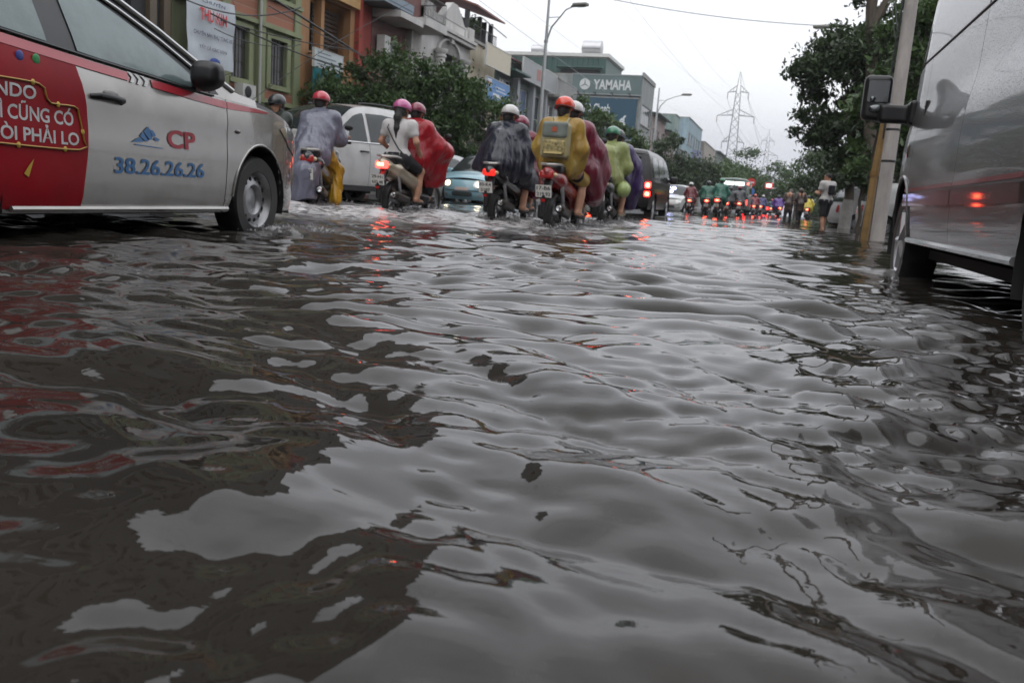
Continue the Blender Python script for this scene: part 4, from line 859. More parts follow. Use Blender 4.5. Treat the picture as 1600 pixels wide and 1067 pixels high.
# ================================================================== motor scooters: rear axle at the origin, pointing along +y
def scooter(loc, rz, label, body, tail='lit', plate_rows=('29-X1', '482.17'), seat_m=None, shield=None, moped=False, group='motor scooters carrying riders through the flood', h=.014, ry=0.):
    t = thing('motor_scooter', label, 'scooter', loc, rz, group, ry=ry); wr = .265
    for y, nm in ((0, 'rear_wheel'), (1.27, 'front_wheel')):
        w2 = .052 if y == 0 else .045; q = MB()
        q.lathe([(wr*.70, -w2*.6), (wr*.76, -w2*.9), (wr*.9, -w2*1.02), (wr*.98, -w2*.6), (wr, 0), (wr*.98, w2*.6), (wr*.9, w2*1.02), (wr*.76, w2*.9), (wr*.70, w2*.6)], 32, (0, y, wr), 'x'); wh = q.build(nm, rubber, t, ang=60)
        q = MB(); q.lathe([(wr*.72, -.03), (wr*.68, -.02), (wr*.66, 0), (wr*.68, .02), (wr*.72, .03)], 28, (0, y, wr), 'x'); q.build('rim', steel, wh)
        q = MB(); q.lathe([(.001, -.07), (.045, -.07), (.06, -.03), (.06, .03), (.045, .07), (.001, .07)], 16, (0, y, wr), 'x'); q.build('hub', steel, wh)
        for i in range(5):
            a = 2*math.pi*i/5; q = MB(); q.tube([(0, y+.05*math.cos(a), wr+.05*math.sin(a)), (0, y+wr*.69*math.cos(a+.15), wr+wr*.69*math.sin(a+.15))], [.02, .014], 6); q.build('spoke', steel, wh)
    # rear bodywork: sweeps up from the footboard to a narrow tail
    solid('rear_body', [seg((-.10, .45, .50), (-.075, -.10, .66), .10, .085), seg((.10, .45, .50), (.075, -.10, .66), .10, .085), seg((-.05, -.08, .68), (0, -.36, .745), .085, .055), seg((.05, -.08, .68), (0, -.36, .745), .085, .055), seg((-.07, .5, .40), (.07, .5, .40), .11)], body, t, h, .03)
    solid('engine_unit', [seg((-.09, .0, .28), (-.08, .42, .34), .075, .09), seg((.05, .1, .36), (.0, .45, .36), .07, .09), rbox((-.11, .05, .29), (.02, .16, .06), .03)], black, t, h, .025)
    solid('seat', [rbox((0, .38, .765), (.085, .26, .012), .055), rbox((0, .02, .80), (.075, .20, .012), .05), seg((0, -.2, .80), (0, .2, .79), .06)], seat_m or black, t, h, .03)
    solid('footboard', [rbox((0, .80, .315), (.14, .20, .012), .035), seg((-.1, .5, .33), (-.14, .72, .30), .06), seg((.1, .5, .33), (.14, .72, .30), .06)], black, t, h, .03)
    solid('front_shield', [rbox((0, 1.02, .62), (.14, .012, .24), .035, np.array(Matrix.Rotation(R(-20), 3, 'X'))), seg((-.12, 1.05, .74), (.12, 1.05, .74), .07), seg((0, .98, .38), (0, 1.06, .80), .11, .10)], shield or body, t, h, .03)
    solid('front_fender', [seg((0, 1.02, .46), (0, 1.2, .56), .055, .065), seg((0, 1.2, .56), (0, 1.40, .51), .065, .05)], body, t, h, .03)
    solid('handlebar_cover', [seg((-.17, 1.0, 1.0), (.17, 1.0, 1.0), .045), seg((0, 1.05, .97), (0, 1.12, .93), .085, .06), seg((0, 1.03, .8), (0, 1.02, .98), .05)], body, t, h, .03)
    for k in (-1, 1):
        m = MB(); m.tube([(k*.16, 1.0, 1.0), (k*.26, .98, 1.01), (k*.36, .93, 1.01)], [.014, .017, .017], 8); m.build('grip', black, t)
        m = MB(); m.tube([(k*.22, 1.0, 1.01), (k*.26, 1.01, 1.12), (k*.30, .99, 1.19)], .007, 6); mi = m.build('mirror_stalk', black, t)
        m = MB(); m.ell((k*.315, .985, 1.225), (.06, .016, .042), 16, 8); m.build('mirror', black, mi)
        m = MB(); m.tube([(k*.05, 1.27, wr), (k*.055, 1.14, .55), (k*.03, 1.04, .85)], .022, 8); m.build('fork', steel, t)
        m = MB(); m.ell((k*.085, -.335, .725), (.03, .045, .028), 12, 8); m.build('indicator', M('indicator_clear', (.55, .4, .22), .15, coat=.6), t)
        m = MB(); m.tube([(k*.09, .12, .30), (k*.20, .16, .31)], .013, 6); m.build('foot_peg', black, t)
        m = MB(); m.tube([(k*.13, -.02, .31), (k*.12, -.12, .62)], [.02, .024], 10); m.build('shock_absorber', steel, t)
    m = MB(); m.tube([(-.10, .05, .82), (-.115, -.2, .85), (-.085, -.36, .845), (0, -.40, .84), (.085, -.36, .845), (.115, -.2, .85), (.10, .05, .82)], .016, 8); m.build('grab_rail', M('grab_rail_silver', (.45, .43, .4), .3, metal=.6), t)
    lm = {'lit': red_lamp, 'off': red_off, 'glow': red_glow}[tail]
    tl = solid('tail_lamp', [rbox((0, -.385, .725), (.058, .018, .02), .026)], lm, t, .009, .015)
    if tail == 'lit': solid('lamp_core', [rbox((0, -.425, .73), (.038, .008, .010), .011)], red_core, tl, .007, .01)
    solid('rear_fender', [seg((0, -.30, .64), (0, -.40, .50), .055, .045), seg((0, -.40, .50), (0, -.42, .30), .05, .035), seg((-.03, -.40, .5), (.03, -.40, .5), .05)], black, t, h, .02)
    p0 = Vector((0, -.455, .46)); plate(t, lambda u, v, o: (p0.x+u, p0.y-.30*v-o, p0.z+v), plate_rows, .19, .14)
    m = MB(); m.box((.0, -.47, .425), (.05, .012, .03)); m.build('reflector', red_off, t)
    ex = solid('exhaust', [seg((.145, -.22, .34), (.14, .12, .28), .062, .055), seg((.14, .12, .28), (.06, .5, .22), .025)], M('exhaust_black', (.03, .026, .022), .35, metal=.4, dirt=.5), t, h, .02)
    m = MB(); m.lathe([(.001, 0), (.03, 0), (.036, -.01), (.03, -.02), (.001, -.015)], 14, (.146, -.277, .345), 'y'); m.build('end_cap', chrome, ex)
    m = MB(); m.tube([(-.14, .48, .24), (-.2, .55, .10)], .012, 6); m.build('kick_stand', black, t)
    m = MB(); m.ell((0, 1.155, .93), (.075, .035, .055), 16, 8); m.build('head_lamp', clear_lens, t)
    M4 = Matrix.Translation(Vector(loc)) @ Matrix.Rotation(rz, 4, 'Z')
    return t, M4
# ================================================================== riders
def coat(name, col, **kw):
    """thin wet plastic: crumpled facets with sharp creases over soft wrinkles"""
    if name in MATS: return MATS[name]
    m = M(name, col, kw.pop('rough', .34), var=.25, scale=kw.pop('scale', 3.), coat=kw.pop('coat', .25), **kw)
    t = m.node_tree; p_ = t.nodes['Principled BSDF']; tcn = nd(t, 'ShaderNodeTexCoord'); mpn = nd(t, 'ShaderNodeMapping'); mpn.inputs['Scale'].default_value = (1.25, 1.25, .62); lk(t, tcn.outputs['Object'], mpn.inputs[0])
    nz_ = nd(t, 'ShaderNodeTexNoise'); nz_.inputs['Scale'].default_value = 5; nz_.inputs['Detail'].default_value = 3; lk(t, mpn.outputs[0], nz_.inputs[0])
    ad = nd(t, 'ShaderNodeMix', data_type='VECTOR'); ad.inputs[0].default_value = .22; lk(t, mpn.outputs[0], ad.inputs[4]); lk(t, nz_.outputs[1], ad.inputs[5])
    vo = nd(t, 'ShaderNodeTexVoronoi', feature='F1'); vo.inputs['Scale'].default_value = 8.5; lk(t, ad.outputs[1], vo.inputs[0])
    b1 = nd(t, 'ShaderNodeBump'); b1.inputs['Strength'].default_value = .55; b1.inputs['Distance'].default_value = .045; lk(t, vo.outputs['Distance'], b1.inputs['Height'])
    b2 = nd(t, 'ShaderNodeBump'); b2.inputs['Strength'].default_value = .4; b2.inputs['Distance'].default_value = .02; lk(t, nz_.outputs[0], b2.inputs['Height']); lk(t, b1.outputs[0], b2.inputs['Normal']); lk(t, b2.outputs[0], p_.inputs['Normal'])
    return m
red_coat = coat('red_raincoat', (.34, .012, .02), transl=.15); navy_coat = coat('navy_poncho', (.012, .014, .026)); maroon_coat = coat('maroon_poncho', (.15, .012, .032), transl=.1)
purple_coat = coat('purple_poncho', (.032, .012, .075)); grey_coat = coat('grey_poncho', (.145, .15, .195), transl=.1, rough=.3)
yellow_coat = coat('yellow_raincoat', (.42, .30, .075), transl=.3, rough=.28, col2=(.40, .22, .04)); lime_coat = coat('lime_raincoat', (.34, .35, .14), transl=.3, rough=.28, col2=(.26, .33, .13)); yellow_trs = coat('yellow_rain_trousers', (.46, .26, .015))
tee = M('white_cotton', (.50, .48, .47), .8, var=.12, scale=5, bump=.3, bscale=25); dark_cloth = M('dark_cloth', (.014, .014, .017), .8, var=.3, scale=6)
h_pink = M('helmet_pink', (.46, .10, .26), .25, coat=.7); h_white = M('helmet_white', (.5, .485, .47), .25, coat=.7); h_red = M('helmet_red', (.62, .045, .018), .25, coat=.7); h_rose = M('helmet_rose', (.46, .03, .05), .25, coat=.7)
h_green = M('helmet_green', (.03, .17, .09), .25, coat=.7); h_maroon = M('helmet_maroon', (.2, .02, .05), .3, coat=.6); h_black = M('helmet_black', (.02, .024, .024), .3, coat=.5); h_teal = M('helmet_teal', (.06, .25, .3), .3, coat=.5)
sandal_m = M('sandal', (.02, .015, .013), .6)
PEOPLE = 'people riding through the flood'
def person_at(M4, label, name='person'):
    t = thing(name, label, 'person', M4.translation, M4.to_euler().z, PEOPLE); return t
def poncho_prims(J, fl=1., lap=True, arms=True, front=True):
    n, c, p = J['neck'], J['chest'], J['pelvis']; P = [seg(n-v3(0, 0, .0), c, .075, .16*fl), seg(c, p, .175*fl, .235*fl), seg(J['shL'], J['shR'], .085)]
    km = (J['knL']+J['knR'])/2; am = (J['anL']+J['anR'])/2
    for q in 'LR':
        if arms: P += [seg(J['sh'+q], J['el'+q], .085, .10*fl), seg(J['el'+q], J['wr'+q], .10*fl, .085*fl), seg(J['el'+q], J['hip'+q]+v3(0, .1, -.05), .10*fl, .12*fl)]
        if lap: P += [seg(J['hip'+q], J['kn'+q], .15*fl, .12*fl), seg(J['kn'+q], J['kn'+q]+(J['an'+q]-J['kn'+q])*.5, .12*fl, .10*fl)]
    if front: wm = (J['wrL']+J['wrR'])/2; P += [seg(c+v3(0, .06, 0), wm-v3(0, .05, .05), .14*fl, .13*fl), seg(wm-v3(.15, .02, .06), wm+v3(.15, -.02, -.06), .11*fl), seg(wm-v3(0, 0, .1), km+v3(0, .08, .0), .15*fl, .14*fl)]
    return P
def collar_wrap(J, mat, parent, r=.072): solid('hood_collar', [seg(J['neck']-v3(0, 0, .03), J['neck']+v3(0, .005, .06), r+.02, r)], mat, parent, .011, .015)
def scoot_place(u, dep, rz): p = ground(u, dep, GZ); return (p.x, p.y, GZ), rz
def build_riders():
    # ---- A: pale scooter, woman in white behind a driver in red
    loc, rz = scoot_place(611, 11.9, R(-2)); t, A = scooter(loc, rz, 'champagne scooter with lit brake lamp, carrying a woman in white', M('champagne', (.42, .36, .27), .3, metal=.4, coat=.7, dirt=.3), 'lit', ('29-H1', '602.48'), ry=R(2))
    J = pose_sit(.10, .80, .03, knee=(.20, .35, -.12), foot=(.19, .27, -.50), arms=((.27, .02, .26), (.22, .22, .14), (-.2, .8, -.3)), face=(.35, 1, .0), s=.97)
    w = person_at(A, 'woman in white T-shirt and pink helmet with black ponytail riding pillion'); solid('body', body_prims(J, .93), skin, w, .0105, .013)
    solid('tee_shirt', top_prims(J, .014, 'short', .93), tee, w, .011, .018, cuts=[((0, 0, -1), -.835)], fold=folds(.006, 9, 1.3, .8, (0, .1), 1, 1.2)); solid('shorts', leg_prims(J, .016, .78, .95), dark_cloth, w, .011, .018, cuts=[((0, 0, 1), .915)])
    helmet(J, h_pink, w); ponytail(J, w); sandals(J, sandal_m, w)
    m = MB(); m.tube([(-.135, .08, 1.30), (-.10, -.045, 1.24), (0, -.06, 1.08), (.09, -.045, .95), (.135, .06, .88)], .009, 6); m.build('bag_strap', black, w)
    J = pose_sit(.50, .79, .08, face=(0, 1, 0)); d = person_at(A, 'driver in a billowing red raincoat in front of the woman in white'); solid('body', body_prims(J), skin, d, .012, .014)
    solid('raincoat', poncho_prims(J, 1.12)+[seg((.26, .75, 1.0), (.33, 1.0, .98), .13, .11), seg((-.26, .75, 1.0), (-.33, 1.0, .98), .13, .11), seg((-.2, .55, .8), (-.27, .35, .62), .13, .1), seg((.30, .98, .95), (.26, 1.0, .55), .09, .05)], red_coat, d, .013, .04, cuts=[((0, 0, -1), -.48)], fold=folds(.03, 8, 1.35, .5, (0, .6), 4, .8)); collar_wrap(J, red_coat, d); helmet(J, h_maroon, d)
    solid('trousers', leg_prims(J, .016, 1.85), dark_cloth, d, .013, .018); sandals(J, sandal_m, d)
    # ---- B: black scooter, navy poncho and white helmet
    loc, rz = scoot_place(775, 11.7, R(-3)); t, B = scooter(loc, rz, 'black scooter with glowing red tail lamp under the navy poncho', M('black_gloss', (.015, .015, .017), .25, coat=.8, dirt=.3), 'glow', ('30-K4', '5187'))
    J = pose_sit(.12, .80, .06, knee=(.21, .36, -.12), foot=(.21, .30, -.50), arms=((.27, .12, .22), (.20, .34, .12), (-.3, .8, -.2)), face=(.3, 1, -.05))
    w = person_at(B, 'pillion rider in a wide navy poncho and white helmet'); solid('body', body_prims(J), skin, w, .0115, .013)
    solid('poncho', poncho_prims(J, 1.1, True, True, False)+[seg((0, -.0, 1.15), (0, -.12, .85), .17, .21), seg((-.15, .0, 1.0), (-.26, .0, .80), .15, .14), seg((.17, .1, 1.0), (.27, .15, .75), .14, .12), seg((.1, .02, .8), (.12, .05, .62), .14, .07)], navy_coat, w, .013, .04, cuts=[((-.25, -.1, -1), -.66)], fold=folds(.028, 9, 1.35, .65, (0, .1), 7, .6)); collar_wrap(J, dark_cloth, w)
    helmet(J, h_white, w); sandals(J, sandal_m, w)
    J = pose_sit(.52, .78, .10, s=.9, face=(0, 1, 0)); d = person_at(B, 'driver with a small maroon helmet half hidden by the navy poncho'); solid('body', body_prims(J), skin, d, .012, .014)
    solid('raincoat', poncho_prims(J, 1.0)+[seg((.25, .6, .75), (.3, .75, .5), .12, .1)], maroon_coat, d, .013, .04, cuts=[((0, 0, -1), -.42)], fold=folds(.025, 8, 1.3, .45, (0, .6), 9)); collar_wrap(J, maroon_coat, d); helmet(J, h_maroon, d, s=.96); sandals(J, sandal_m, d)
    # ---- C: red scooter, yellow raincoat with a backpack, driver in maroon
    loc, rz = scoot_place(861, 10.5, R(-1)); t, Cc = scooter(loc, rz, 'red scooter with dull tail lamp under the backpack rider', M('red_gloss', (.22, .012, .014), .25, coat=.8, dirt=.3), 'off', ('17-B6', '219.93'))
    J = pose_sit(.10, .82, .02, knee=(.24, .33, -.13), foot=(.22, .26, -.51), arms=((.265, .0, .24), (.24, .10, .03), (-.1, .5, -.8)), face=(.2, 1, -.02))
    w = person_at(Cc, 'pillion rider in a see-through yellow raincoat and orange red helmet'); solid('body', body_prims(J), skin, w, .0105, .013)
    solid('raincoat', top_prims(J, .024, 'long')+leg_prims(J, .026, .95)+[seg((0, .02, 1.25), (0, .0, .95), .14, .15)], yellow_coat, w, .012, .026, fold=folds(.016, 10, 1.45, .7, (0, .1), 12, .8)); collar_wrap(J, yellow_coat, w, .07); helmet(J, h_red, w); sandals(J, sandal_m, w)
    solid('shorts', leg_prims(J, .02, .6), dark_cloth, w, .013, .018, cuts=[((0, 0, 1), .93)])
    bp = thing('backpack', 'grey patterned backpack under the yellow raincoat', 'backpack', Cc.translation, Cc.to_euler().z)
    bpm = M('backpack_cloth', (.20, .20, .15), .6, var=.5, scale=9, col2=(.34, .25, .07)); pk = solid('pack', [rbox((0, -.125, 1.13), (.13, .03, .16), .045)], bpm, bp, .012, .02)
    solid('flap', [rbox((0, -.165, 1.25), (.12, .02, .06), .035)], M('backpack_grey', (.15, .17, .15), .5, var=.3, scale=8), bp, .012, .02); solid('pocket', [rbox((0, -.185, 1.05), (.11, .012, .06), .028)], M('backpack_print', (.30, .24, .10), .6, var=.8, scale=30, col2=(.05, .045, .03)), bp, .012, .02)
    m = MB(); m.box((0, -.226, .985), (.22, .012, .022)); m.build('reflective_band', M('reflective_band', (.6, .48, .22), .35), bp)
    m = MB(); m.box((0, -.222, 1.255), (.055, .006, .055)); m.build('emblem', M('emblem_red', (.42, .08, .03), .5), bp)
    for k in (-1, 1): m = MB(); m.tube([(k*.08, -.1, 1.28), (k*.10, .02, 1.40), (k*.11, .16, 1.36), (k*.12, .2, 1.2)], .016, 6); m.build('shoulder_strap', bpm, bp)
    J = pose_sit(.50, .80, .06, face=(.15, 1, 0), s=1.03); d = person_at(Cc, 'driver in a ballooning maroon poncho and white helmet'); solid('body', body_prims(J), skin, d, .012, .014)
    solid('poncho', poncho_prims(J, 1.1)+[seg((.18, .7, 1.1), (.31, .9, .85), .14, .15), seg((-.18, .7, 1.1), (-.30, .9, .85), .14, .15), seg((.28, .85, .80), (.28, .95, .50), .14, .13), seg((-.28, .75, .75), (-.27, .75, .45), .13, .12), seg((.3, .55, .8), (.33, .7, .55), .12, .12)], maroon_coat, d, .013, .045, cuts=[((0, 0, -1), -.36)], fold=folds(.022, 7, 1.4, .4, (0, .7), 15, .5)); collar_wrap(J, maroon_coat, d); helmet(J, h_white, d); sandals(J, sandal_m, d)
    # ---- D: dark scooter farther on, pale green raincoat, driver in purple
    loc, rz = scoot_place(940, 13.9, R(0)); t, D = scooter(loc, rz, 'dark scooter with muddy white plate beside the black van', M('black_gloss'), 'off', ('29-F1', '338.06'))
    J = pose_sit(.12, .80, .08, knee=(.22, .34, -.12), foot=(.20, .28, -.49), arms=((.27, .12, .22), (.22, .32, .12), (-.2, .8, -.2)), face=(.35, 1, -.08))
    w = person_at(D, 'pillion rider in a pale lime raincoat and green helmet'); solid('body', body_prims(J), skin, w, .0115, .013)
    solid('raincoat', top_prims(J, .028, 'long')+leg_prims(J, .03, 1.2)+[seg((0, .02, 1.2), (0, .0, .85), .15, .18)], lime_coat, w, .013, .03, fold=folds(.016, 9, 1.4, .6, (0, .1), 18, .8)); collar_wrap(J, lime_coat, w, .07); helmet(J, h_green, w, peak=black); sandals(J, M('sandal_pale', (.3, .27, .2), .6), w)
    b = thing('plastic_bundle', 'round pale green plastic bundle hanging beside the lime raincoat', 'bag', D.translation, D.to_euler().z); solid('bag', [blob((.27, .12, .66), (.12, .12, .12)), seg((.22, .12, .76), (.2, .12, .86), .03, .015)], M('pale_green_plastic', (.36, .45, .17), .3, coat=.4, transl=.2), b, .012, .03, fold=folds(.006, 9, .9, .5, (.27, .12), 3))
    J = pose_sit(.52, .79, .08, face=(0, 1, 0)); d = person_at(D, 'driver in a purple poncho ahead of the lime raincoat'); solid('body', body_prims(J), skin, d, .012, .014)
    solid('poncho', poncho_prims(J, 1.15)+[seg((.2, .7, 1.1), (.33, .9, .75), .14, .16), seg((-.2, .7, 1.1), (-.33, .9, .75), .14, .16), seg((.28, .8, .7), (.27, .9, .4), .14, .12)], purple_coat, d, .013, .045, cuts=[((0, 0, -1), -.34)], fold=folds(.025, 8, 1.4, .4, (0, .7), 21)); collar_wrap(J, purple_coat, d); helmet(J, h_black, d); sandals(J, M('sandal_pale'), d)
    # ---- E: rider in grey poncho beyond the taxi bonnet
    loc, rz = scoot_place(486, 11.5, R(20)); t, E_ = scooter(loc, rz, 'scooter beyond the taxi bonnet, hidden under a grey poncho', M('black_gloss'), 'off', ('29-D2', '7730'))
    J = pose_sit(.38, .80, .05, face=(.2, 1, 0)); J['knR'] = v3(.22, .62, .60); J['anR'] = v3(.24, .44, .17); J['toeR'] = v3(.26, .58, .09)
    J['elR'] = v3(.27, .52, 1.02); J['wrR'] = v3(.30, .72, 1.10)
    w = person_at(E_, 'rider in a long grey poncho and rose red helmet, yellow rain trousers'); solid('body', body_prims(J), skin, w, .0105, .013)
    solid('poncho', [seg(J['neck'], J['chest'], .075, .15), seg(J['chest'], J['pelvis'], .155, .18), seg(J['shL'], J['shR'], .08), seg((0, .35, 1.2), (-.06, .02, .80), .15, .17), seg((-.06, .05, .8), (-.10, -.24, .25), .17, .19), seg((-.15, .3, 1.2), (-.22, .15, .7), .10, .13), seg((-.22, .15, .7), (-.24, -.1, .25), .14, .14), seg((-.02, .0, .75), (-.04, -.40, .55), .15, .12), seg((-.04, -.40, .55), (-.06, -.40, .22), .12, .13), seg(J['shR'], J['elR'], .08, .09), seg(J['elR'], J['wrR']-v3(0, .1, 0), .085, .07), seg((.10, .35, 1.1), (.10, .15, .75), .12, .10)], grey_coat, w, .013, .04, cuts=[((.25, -.05, -1), -.17)], fold=folds(.034, 8, 1.4, .3, (-.05, .2), 25, .5))
    solid('sleeve', [seg(J['wrR']-v3(0, .12, 0), J['wrR']-v3(0, .02, 0), .05, .045)], yellow_coat, w, .012, .02); collar_wrap(J, grey_coat, w)
    solid('rain_trousers', leg_prims(J, .026, 1.95), yellow_trs, w, .012, .02, fold=folds(.018, 8, .9, .2, (.2, .5), 2, 2.2)); helmet(J, h_rose, w, peak=black); sandals(J, sandal_m, w)
    # ---- F: rider in dark jacket coming the other way behind the taxi
    loc, rz = scoot_place(476, 13.2, R(150)); t, Ff = scooter(loc, rz, 'scooter behind the taxi bonnet under the dark jacketed rider', M('black_gloss'), 'off', ('30-M8', '905.51'))
    J = pose_sit(.40, .80, .05, face=(-.15, 1, -.05)); w = person_at(Ff, 'rider in dark rain jacket and black helmet, face showing'); solid('body', body_prims(J), skin, w, .0105, .013); eyes(J, w)
    jk = M('dark_green_jacket', (.022, .03, .026), .5, var=.4, scale=7, bump=.3, bscale=20)
    solid('jacket', top_prims(J, .03, 'long'), jk, w, .012, .025, fold=folds(.014, 8, 1.4, .8, (0, .4), 31, 1.3)); solid('trousers', leg_prims(J, .02, 1.9), dark_cloth, w, .013, .02); collar_wrap(J, jk, w); helmet(J, h_black, w, peak=black); sandals(J, sandal_m, w)
    for T_ in (A, B, Cc, D, E_):
        for y, r, s in ((-.15, .5, 1.0), (.9, .6, .8)): churn(T_ @ Vector((.05, y, 0)), r, s)
    for i, (T_, n) in enumerate(((A, 120), (B, 150), (Cc, 240), (D, 160), (E_, 160))):
        splash(T_ @ Vector((.0, .05, 0)), .30, .15, int(n*3.2), 40+i); splash(T_ @ Vector((.05, 1.2, 0)), .36, .17, int(n*3.2), 60+i)
    churn(Vector((-4.4, 10.6, 0)), 1.7, .85); churn(Vector((-3.2, 12.8, 0)), 1.9, .6); churn(Vector((-5.9, 9.4, 0)), 1.4, .8); churn(Vector((-4.9, 8.2, 0)), 1.1, .5); churn(Vector((-2.7, 9.4, 0)), 1.1, .55); churn(Vector((-7.4, 12.6, 0)), 1.2, .5)
# ================================================================== far traffic, seen small: same kinds, coarser
def build_far():
    base, _ = scooter((0, 0, -50), 0, 'x', M('far_black', (.02, .02, .02), .3, coat=.5), 'lit', ('29', '471'), h=.03)
    proto = list(base.children)
    J = pose_sit(.40, .80, .06); bp_, bq = sdf_mesh(body_prims(J, hands=True), .018, .016); pp, pq = sdf_mesh(poncho_prims(J, 1.12), .026, .04, cuts=[((0, 0, -1), -.5)], fold=folds(.03, 8, 1.35, .5, (0, .5), 5)); bm_ = fastmesh('body', bp_, bq, skin)
    spots = [  # column, depth, colour, heading, poncho words, helmet, tail
        (1076, 41, (.13, .02, .025), 0, 'maroon', h_white), (1102, 40, (.02, .09, .06), 2, 'bottle green', h_black), (1119, 37.5, (.022, .11, .075), -2, 'emerald green', h_green), (1134, 46, (.02, .02, .022), 1, 'black', h_black), (1153, 47, (.05, .05, .055), 0, 'charcoal', h_maroon),
        (1166, 62, (.025, .03, .10), 0, 'royal blue', h_white), (1176, 66, (.16, .02, .03), 2, 'crimson', h_red), (1187, 72, (.03, .03, .12), -1, 'indigo', h_white), (1216, 60, (.085, .03, .20), 6, 'bright violet', h_black), (1259, 58, (.48, .38, .03), -4, 'canary yellow', h_black), (1203, 80, (.04, .06, .09), 0, 'slate blue', h_rose)]
    for i, (u, dep, col, dg, wd, hm) in enumerate(spots):
        p = ground(u, dep, GZ); s = base if i == 0 else copy_tree(base); s.location = (p.x, p.y, GZ); s.rotation_euler = (0, 0, R(dg)); s.scale = [.95+.11*((i*7) % 5)/4]*3; s['label'] = f'far scooter with red tail lamp under a {wd} poncho'
        t = thing('person', f'far rider in a {wd} poncho in the distant traffic', 'person', (p.x, p.y, GZ), R(dg), PEOPLE, ry=R(((i*5) % 4-1.5)*2.2)); t.scale = s.scale; link('body', bm_, t)
        link('poncho', fastmesh('poncho', pp*np.array([.88+.28*((i*3) % 5)/4, 1, 1]), pq, coat('poncho_'+wd.replace(' ', '_'), col)), t); helmet(J, hm, t, strap=False)
    # the teal rider coming towards us by the blue hatchback
    p = ground(706, 28, GZ); s = copy_tree(base); s.location = (p.x, p.y, GZ); s.rotation_euler = (0, 0, R(175)); s['label'] = 'far oncoming scooter under a rider in teal'
    t = thing('person', 'oncoming rider in teal raincoat and teal helmet beside the blue hatchback', 'person', (p.x, p.y, GZ), R(175), PEOPLE); link('body', bm_, t); link('poncho', fastmesh('poncho', pp, pq, coat('poncho_teal', (.03, .22, .25))), t); helmet(J, h_teal, t); eyes(J, t)
    # people wading on the right
    J = pose_stand(1.66, arms=((.24, .05, 1.10), (.20, .24, 1.12), (-.6, .6, .2)), face=(-.5, .8, -.1)); p = ground(1284, 24.5, GZ); w = thing('person', 'person in white shirt and black shorts wading by the roadside tree', 'person', (p.x, p.y, GZ), R(38)); solid('body', body_prims(J), skin, w, .0115, .013)
    solid('shirt', top_prims(J, .022, 'short'), tee, w, .012, .02, cuts=[((0, 0, -1), -.84)], fold=folds(.010, 8, 1.4, .8, (0, 0), 41)); solid('shorts', leg_prims(J, .022, .95), dark_cloth, w, .013, .02, cuts=[((0, 0, 1), .93)]); sandals(J, sandal_m, w); eyes(J, w)
    solid('hair', [blob(J['head']+v3(0, -.01, .045), (.086, .10, .085))], hair_m, w, .012, .01, cuts=[((0, .9, -.6), float(.9*J['head'][1]-.6*J['head'][2]+.07))])
    m = MB(); m.tube([(.10, .10, .9), (.12, .14, 1.15), (.10, .06, 1.40), (.10, -.08, 1.36), (.09, -.15, 1.1)], .018, 6); m.build('bag_strap', black, w)
    bgp = thing('backpack', 'black backpack worn over the white shirt', 'backpack', (p.x, p.y, GZ), R(38)); solid('pack', [rbox((0, -.175, 1.19), (.065, .012, .10), .035)], dark_cloth, bgp, .015, .02)
    for i, (u, dep, rz, wd) in enumerate(((1229, 41, -20, 'with lowered head'), (1246, 38.6, 25, 'nearer of the two'))):
        J = pose_stand(1.62, face=(0, 1, -.4)); J['head'] = J['head']+v3(0, .10 if i == 0 else 0, -.06); J['chest'] = J['chest']+v3(0, .06, 0)
        p = ground(u, dep, GZ); w = thing('person', f'far wader in a dark brown poncho, {wd}, beside the violet rider', 'person', (p.x, p.y, GZ), R(rz)); solid('body', body_prims(J), skin, w, .015, .014)
        solid('poncho', [seg(J['neck']-v3(0, 0, .08), J['chest'], .07, .15), seg(J['chest'], J['pelvis'], .15, .18), seg(J['pelvis'], v3(0, 0, .6), .18, .19), seg(J['shL'], J['elL'], .08, .09), seg(J['shR'], J['elR'], .08, .09), blob(J['head']+v3(0, 0, .02), (.10, .11, .13)), seg(J['neck'], J['head'], .06)], coat('brown_poncho', (.045, .028, .022)), w, .018, .02, cuts=[((0, 0, -1), -.52)], fold=folds(.03, 8, 1.3, .5, (0, 0), 50+i)); solid('trousers', leg_prims(J, .015, 1.8), dark_cloth, w, .018, .02)
# ================================================================== buildings along the far side of the street
XF = -15.3
def wallm(name, col, **k): return M(name, col, k.pop('rough', .7), var=k.pop('var', .32), scale=k.pop('scale', 1.3), bump=.12, bscale=25, stretch=k.pop('stretch', (1, 1, .28)), **k)
def brick_mat():
    m = bpy.data.materials.new('brickwork'); m.use_nodes = True; t = m.node_tree; b = t.nodes['Principled BSDF']; tcn = nd(t, 'ShaderNodeTexCoord')
    mpn = nd(t, 'ShaderNodeMapping'); mpn.inputs['Rotation'].default_value = (R(90), 0, R(90)); lk(t, tcn.outputs['Object'], mpn.inputs[0])
    br = nd(t, 'ShaderNodeTexBrick'); lk(t, mpn.outputs[0], br.inputs[0]); br.inputs['Scale'].default_value = 1.; br.inputs['Brick Width'].default_value = .22; br.inputs['Row Height'].default_value = .075; br.inputs['Mortar Size'].default_value = .008
    br.inputs['Color1'].default_value = (.30, .12, .07, 1); br.inputs['Color2'].default_value = (.22, .085, .05, 1); br.inputs['Mortar'].default_value = (.28, .23, .18, 1); lk(t, br.outputs[0], b.inputs['Base Color'])
    bp = nd(t, 'ShaderNodeBump'); bp.inputs['Strength'].default_value = .6; bp.inputs['Distance'].default_value = .01; bp.invert = True; lk(t, br.outputs[1], bp.inputs['Height']); lk(t, bp.outputs[0], b.inputs['Normal']); b.inputs['Roughness'].default_value = .7
    return m
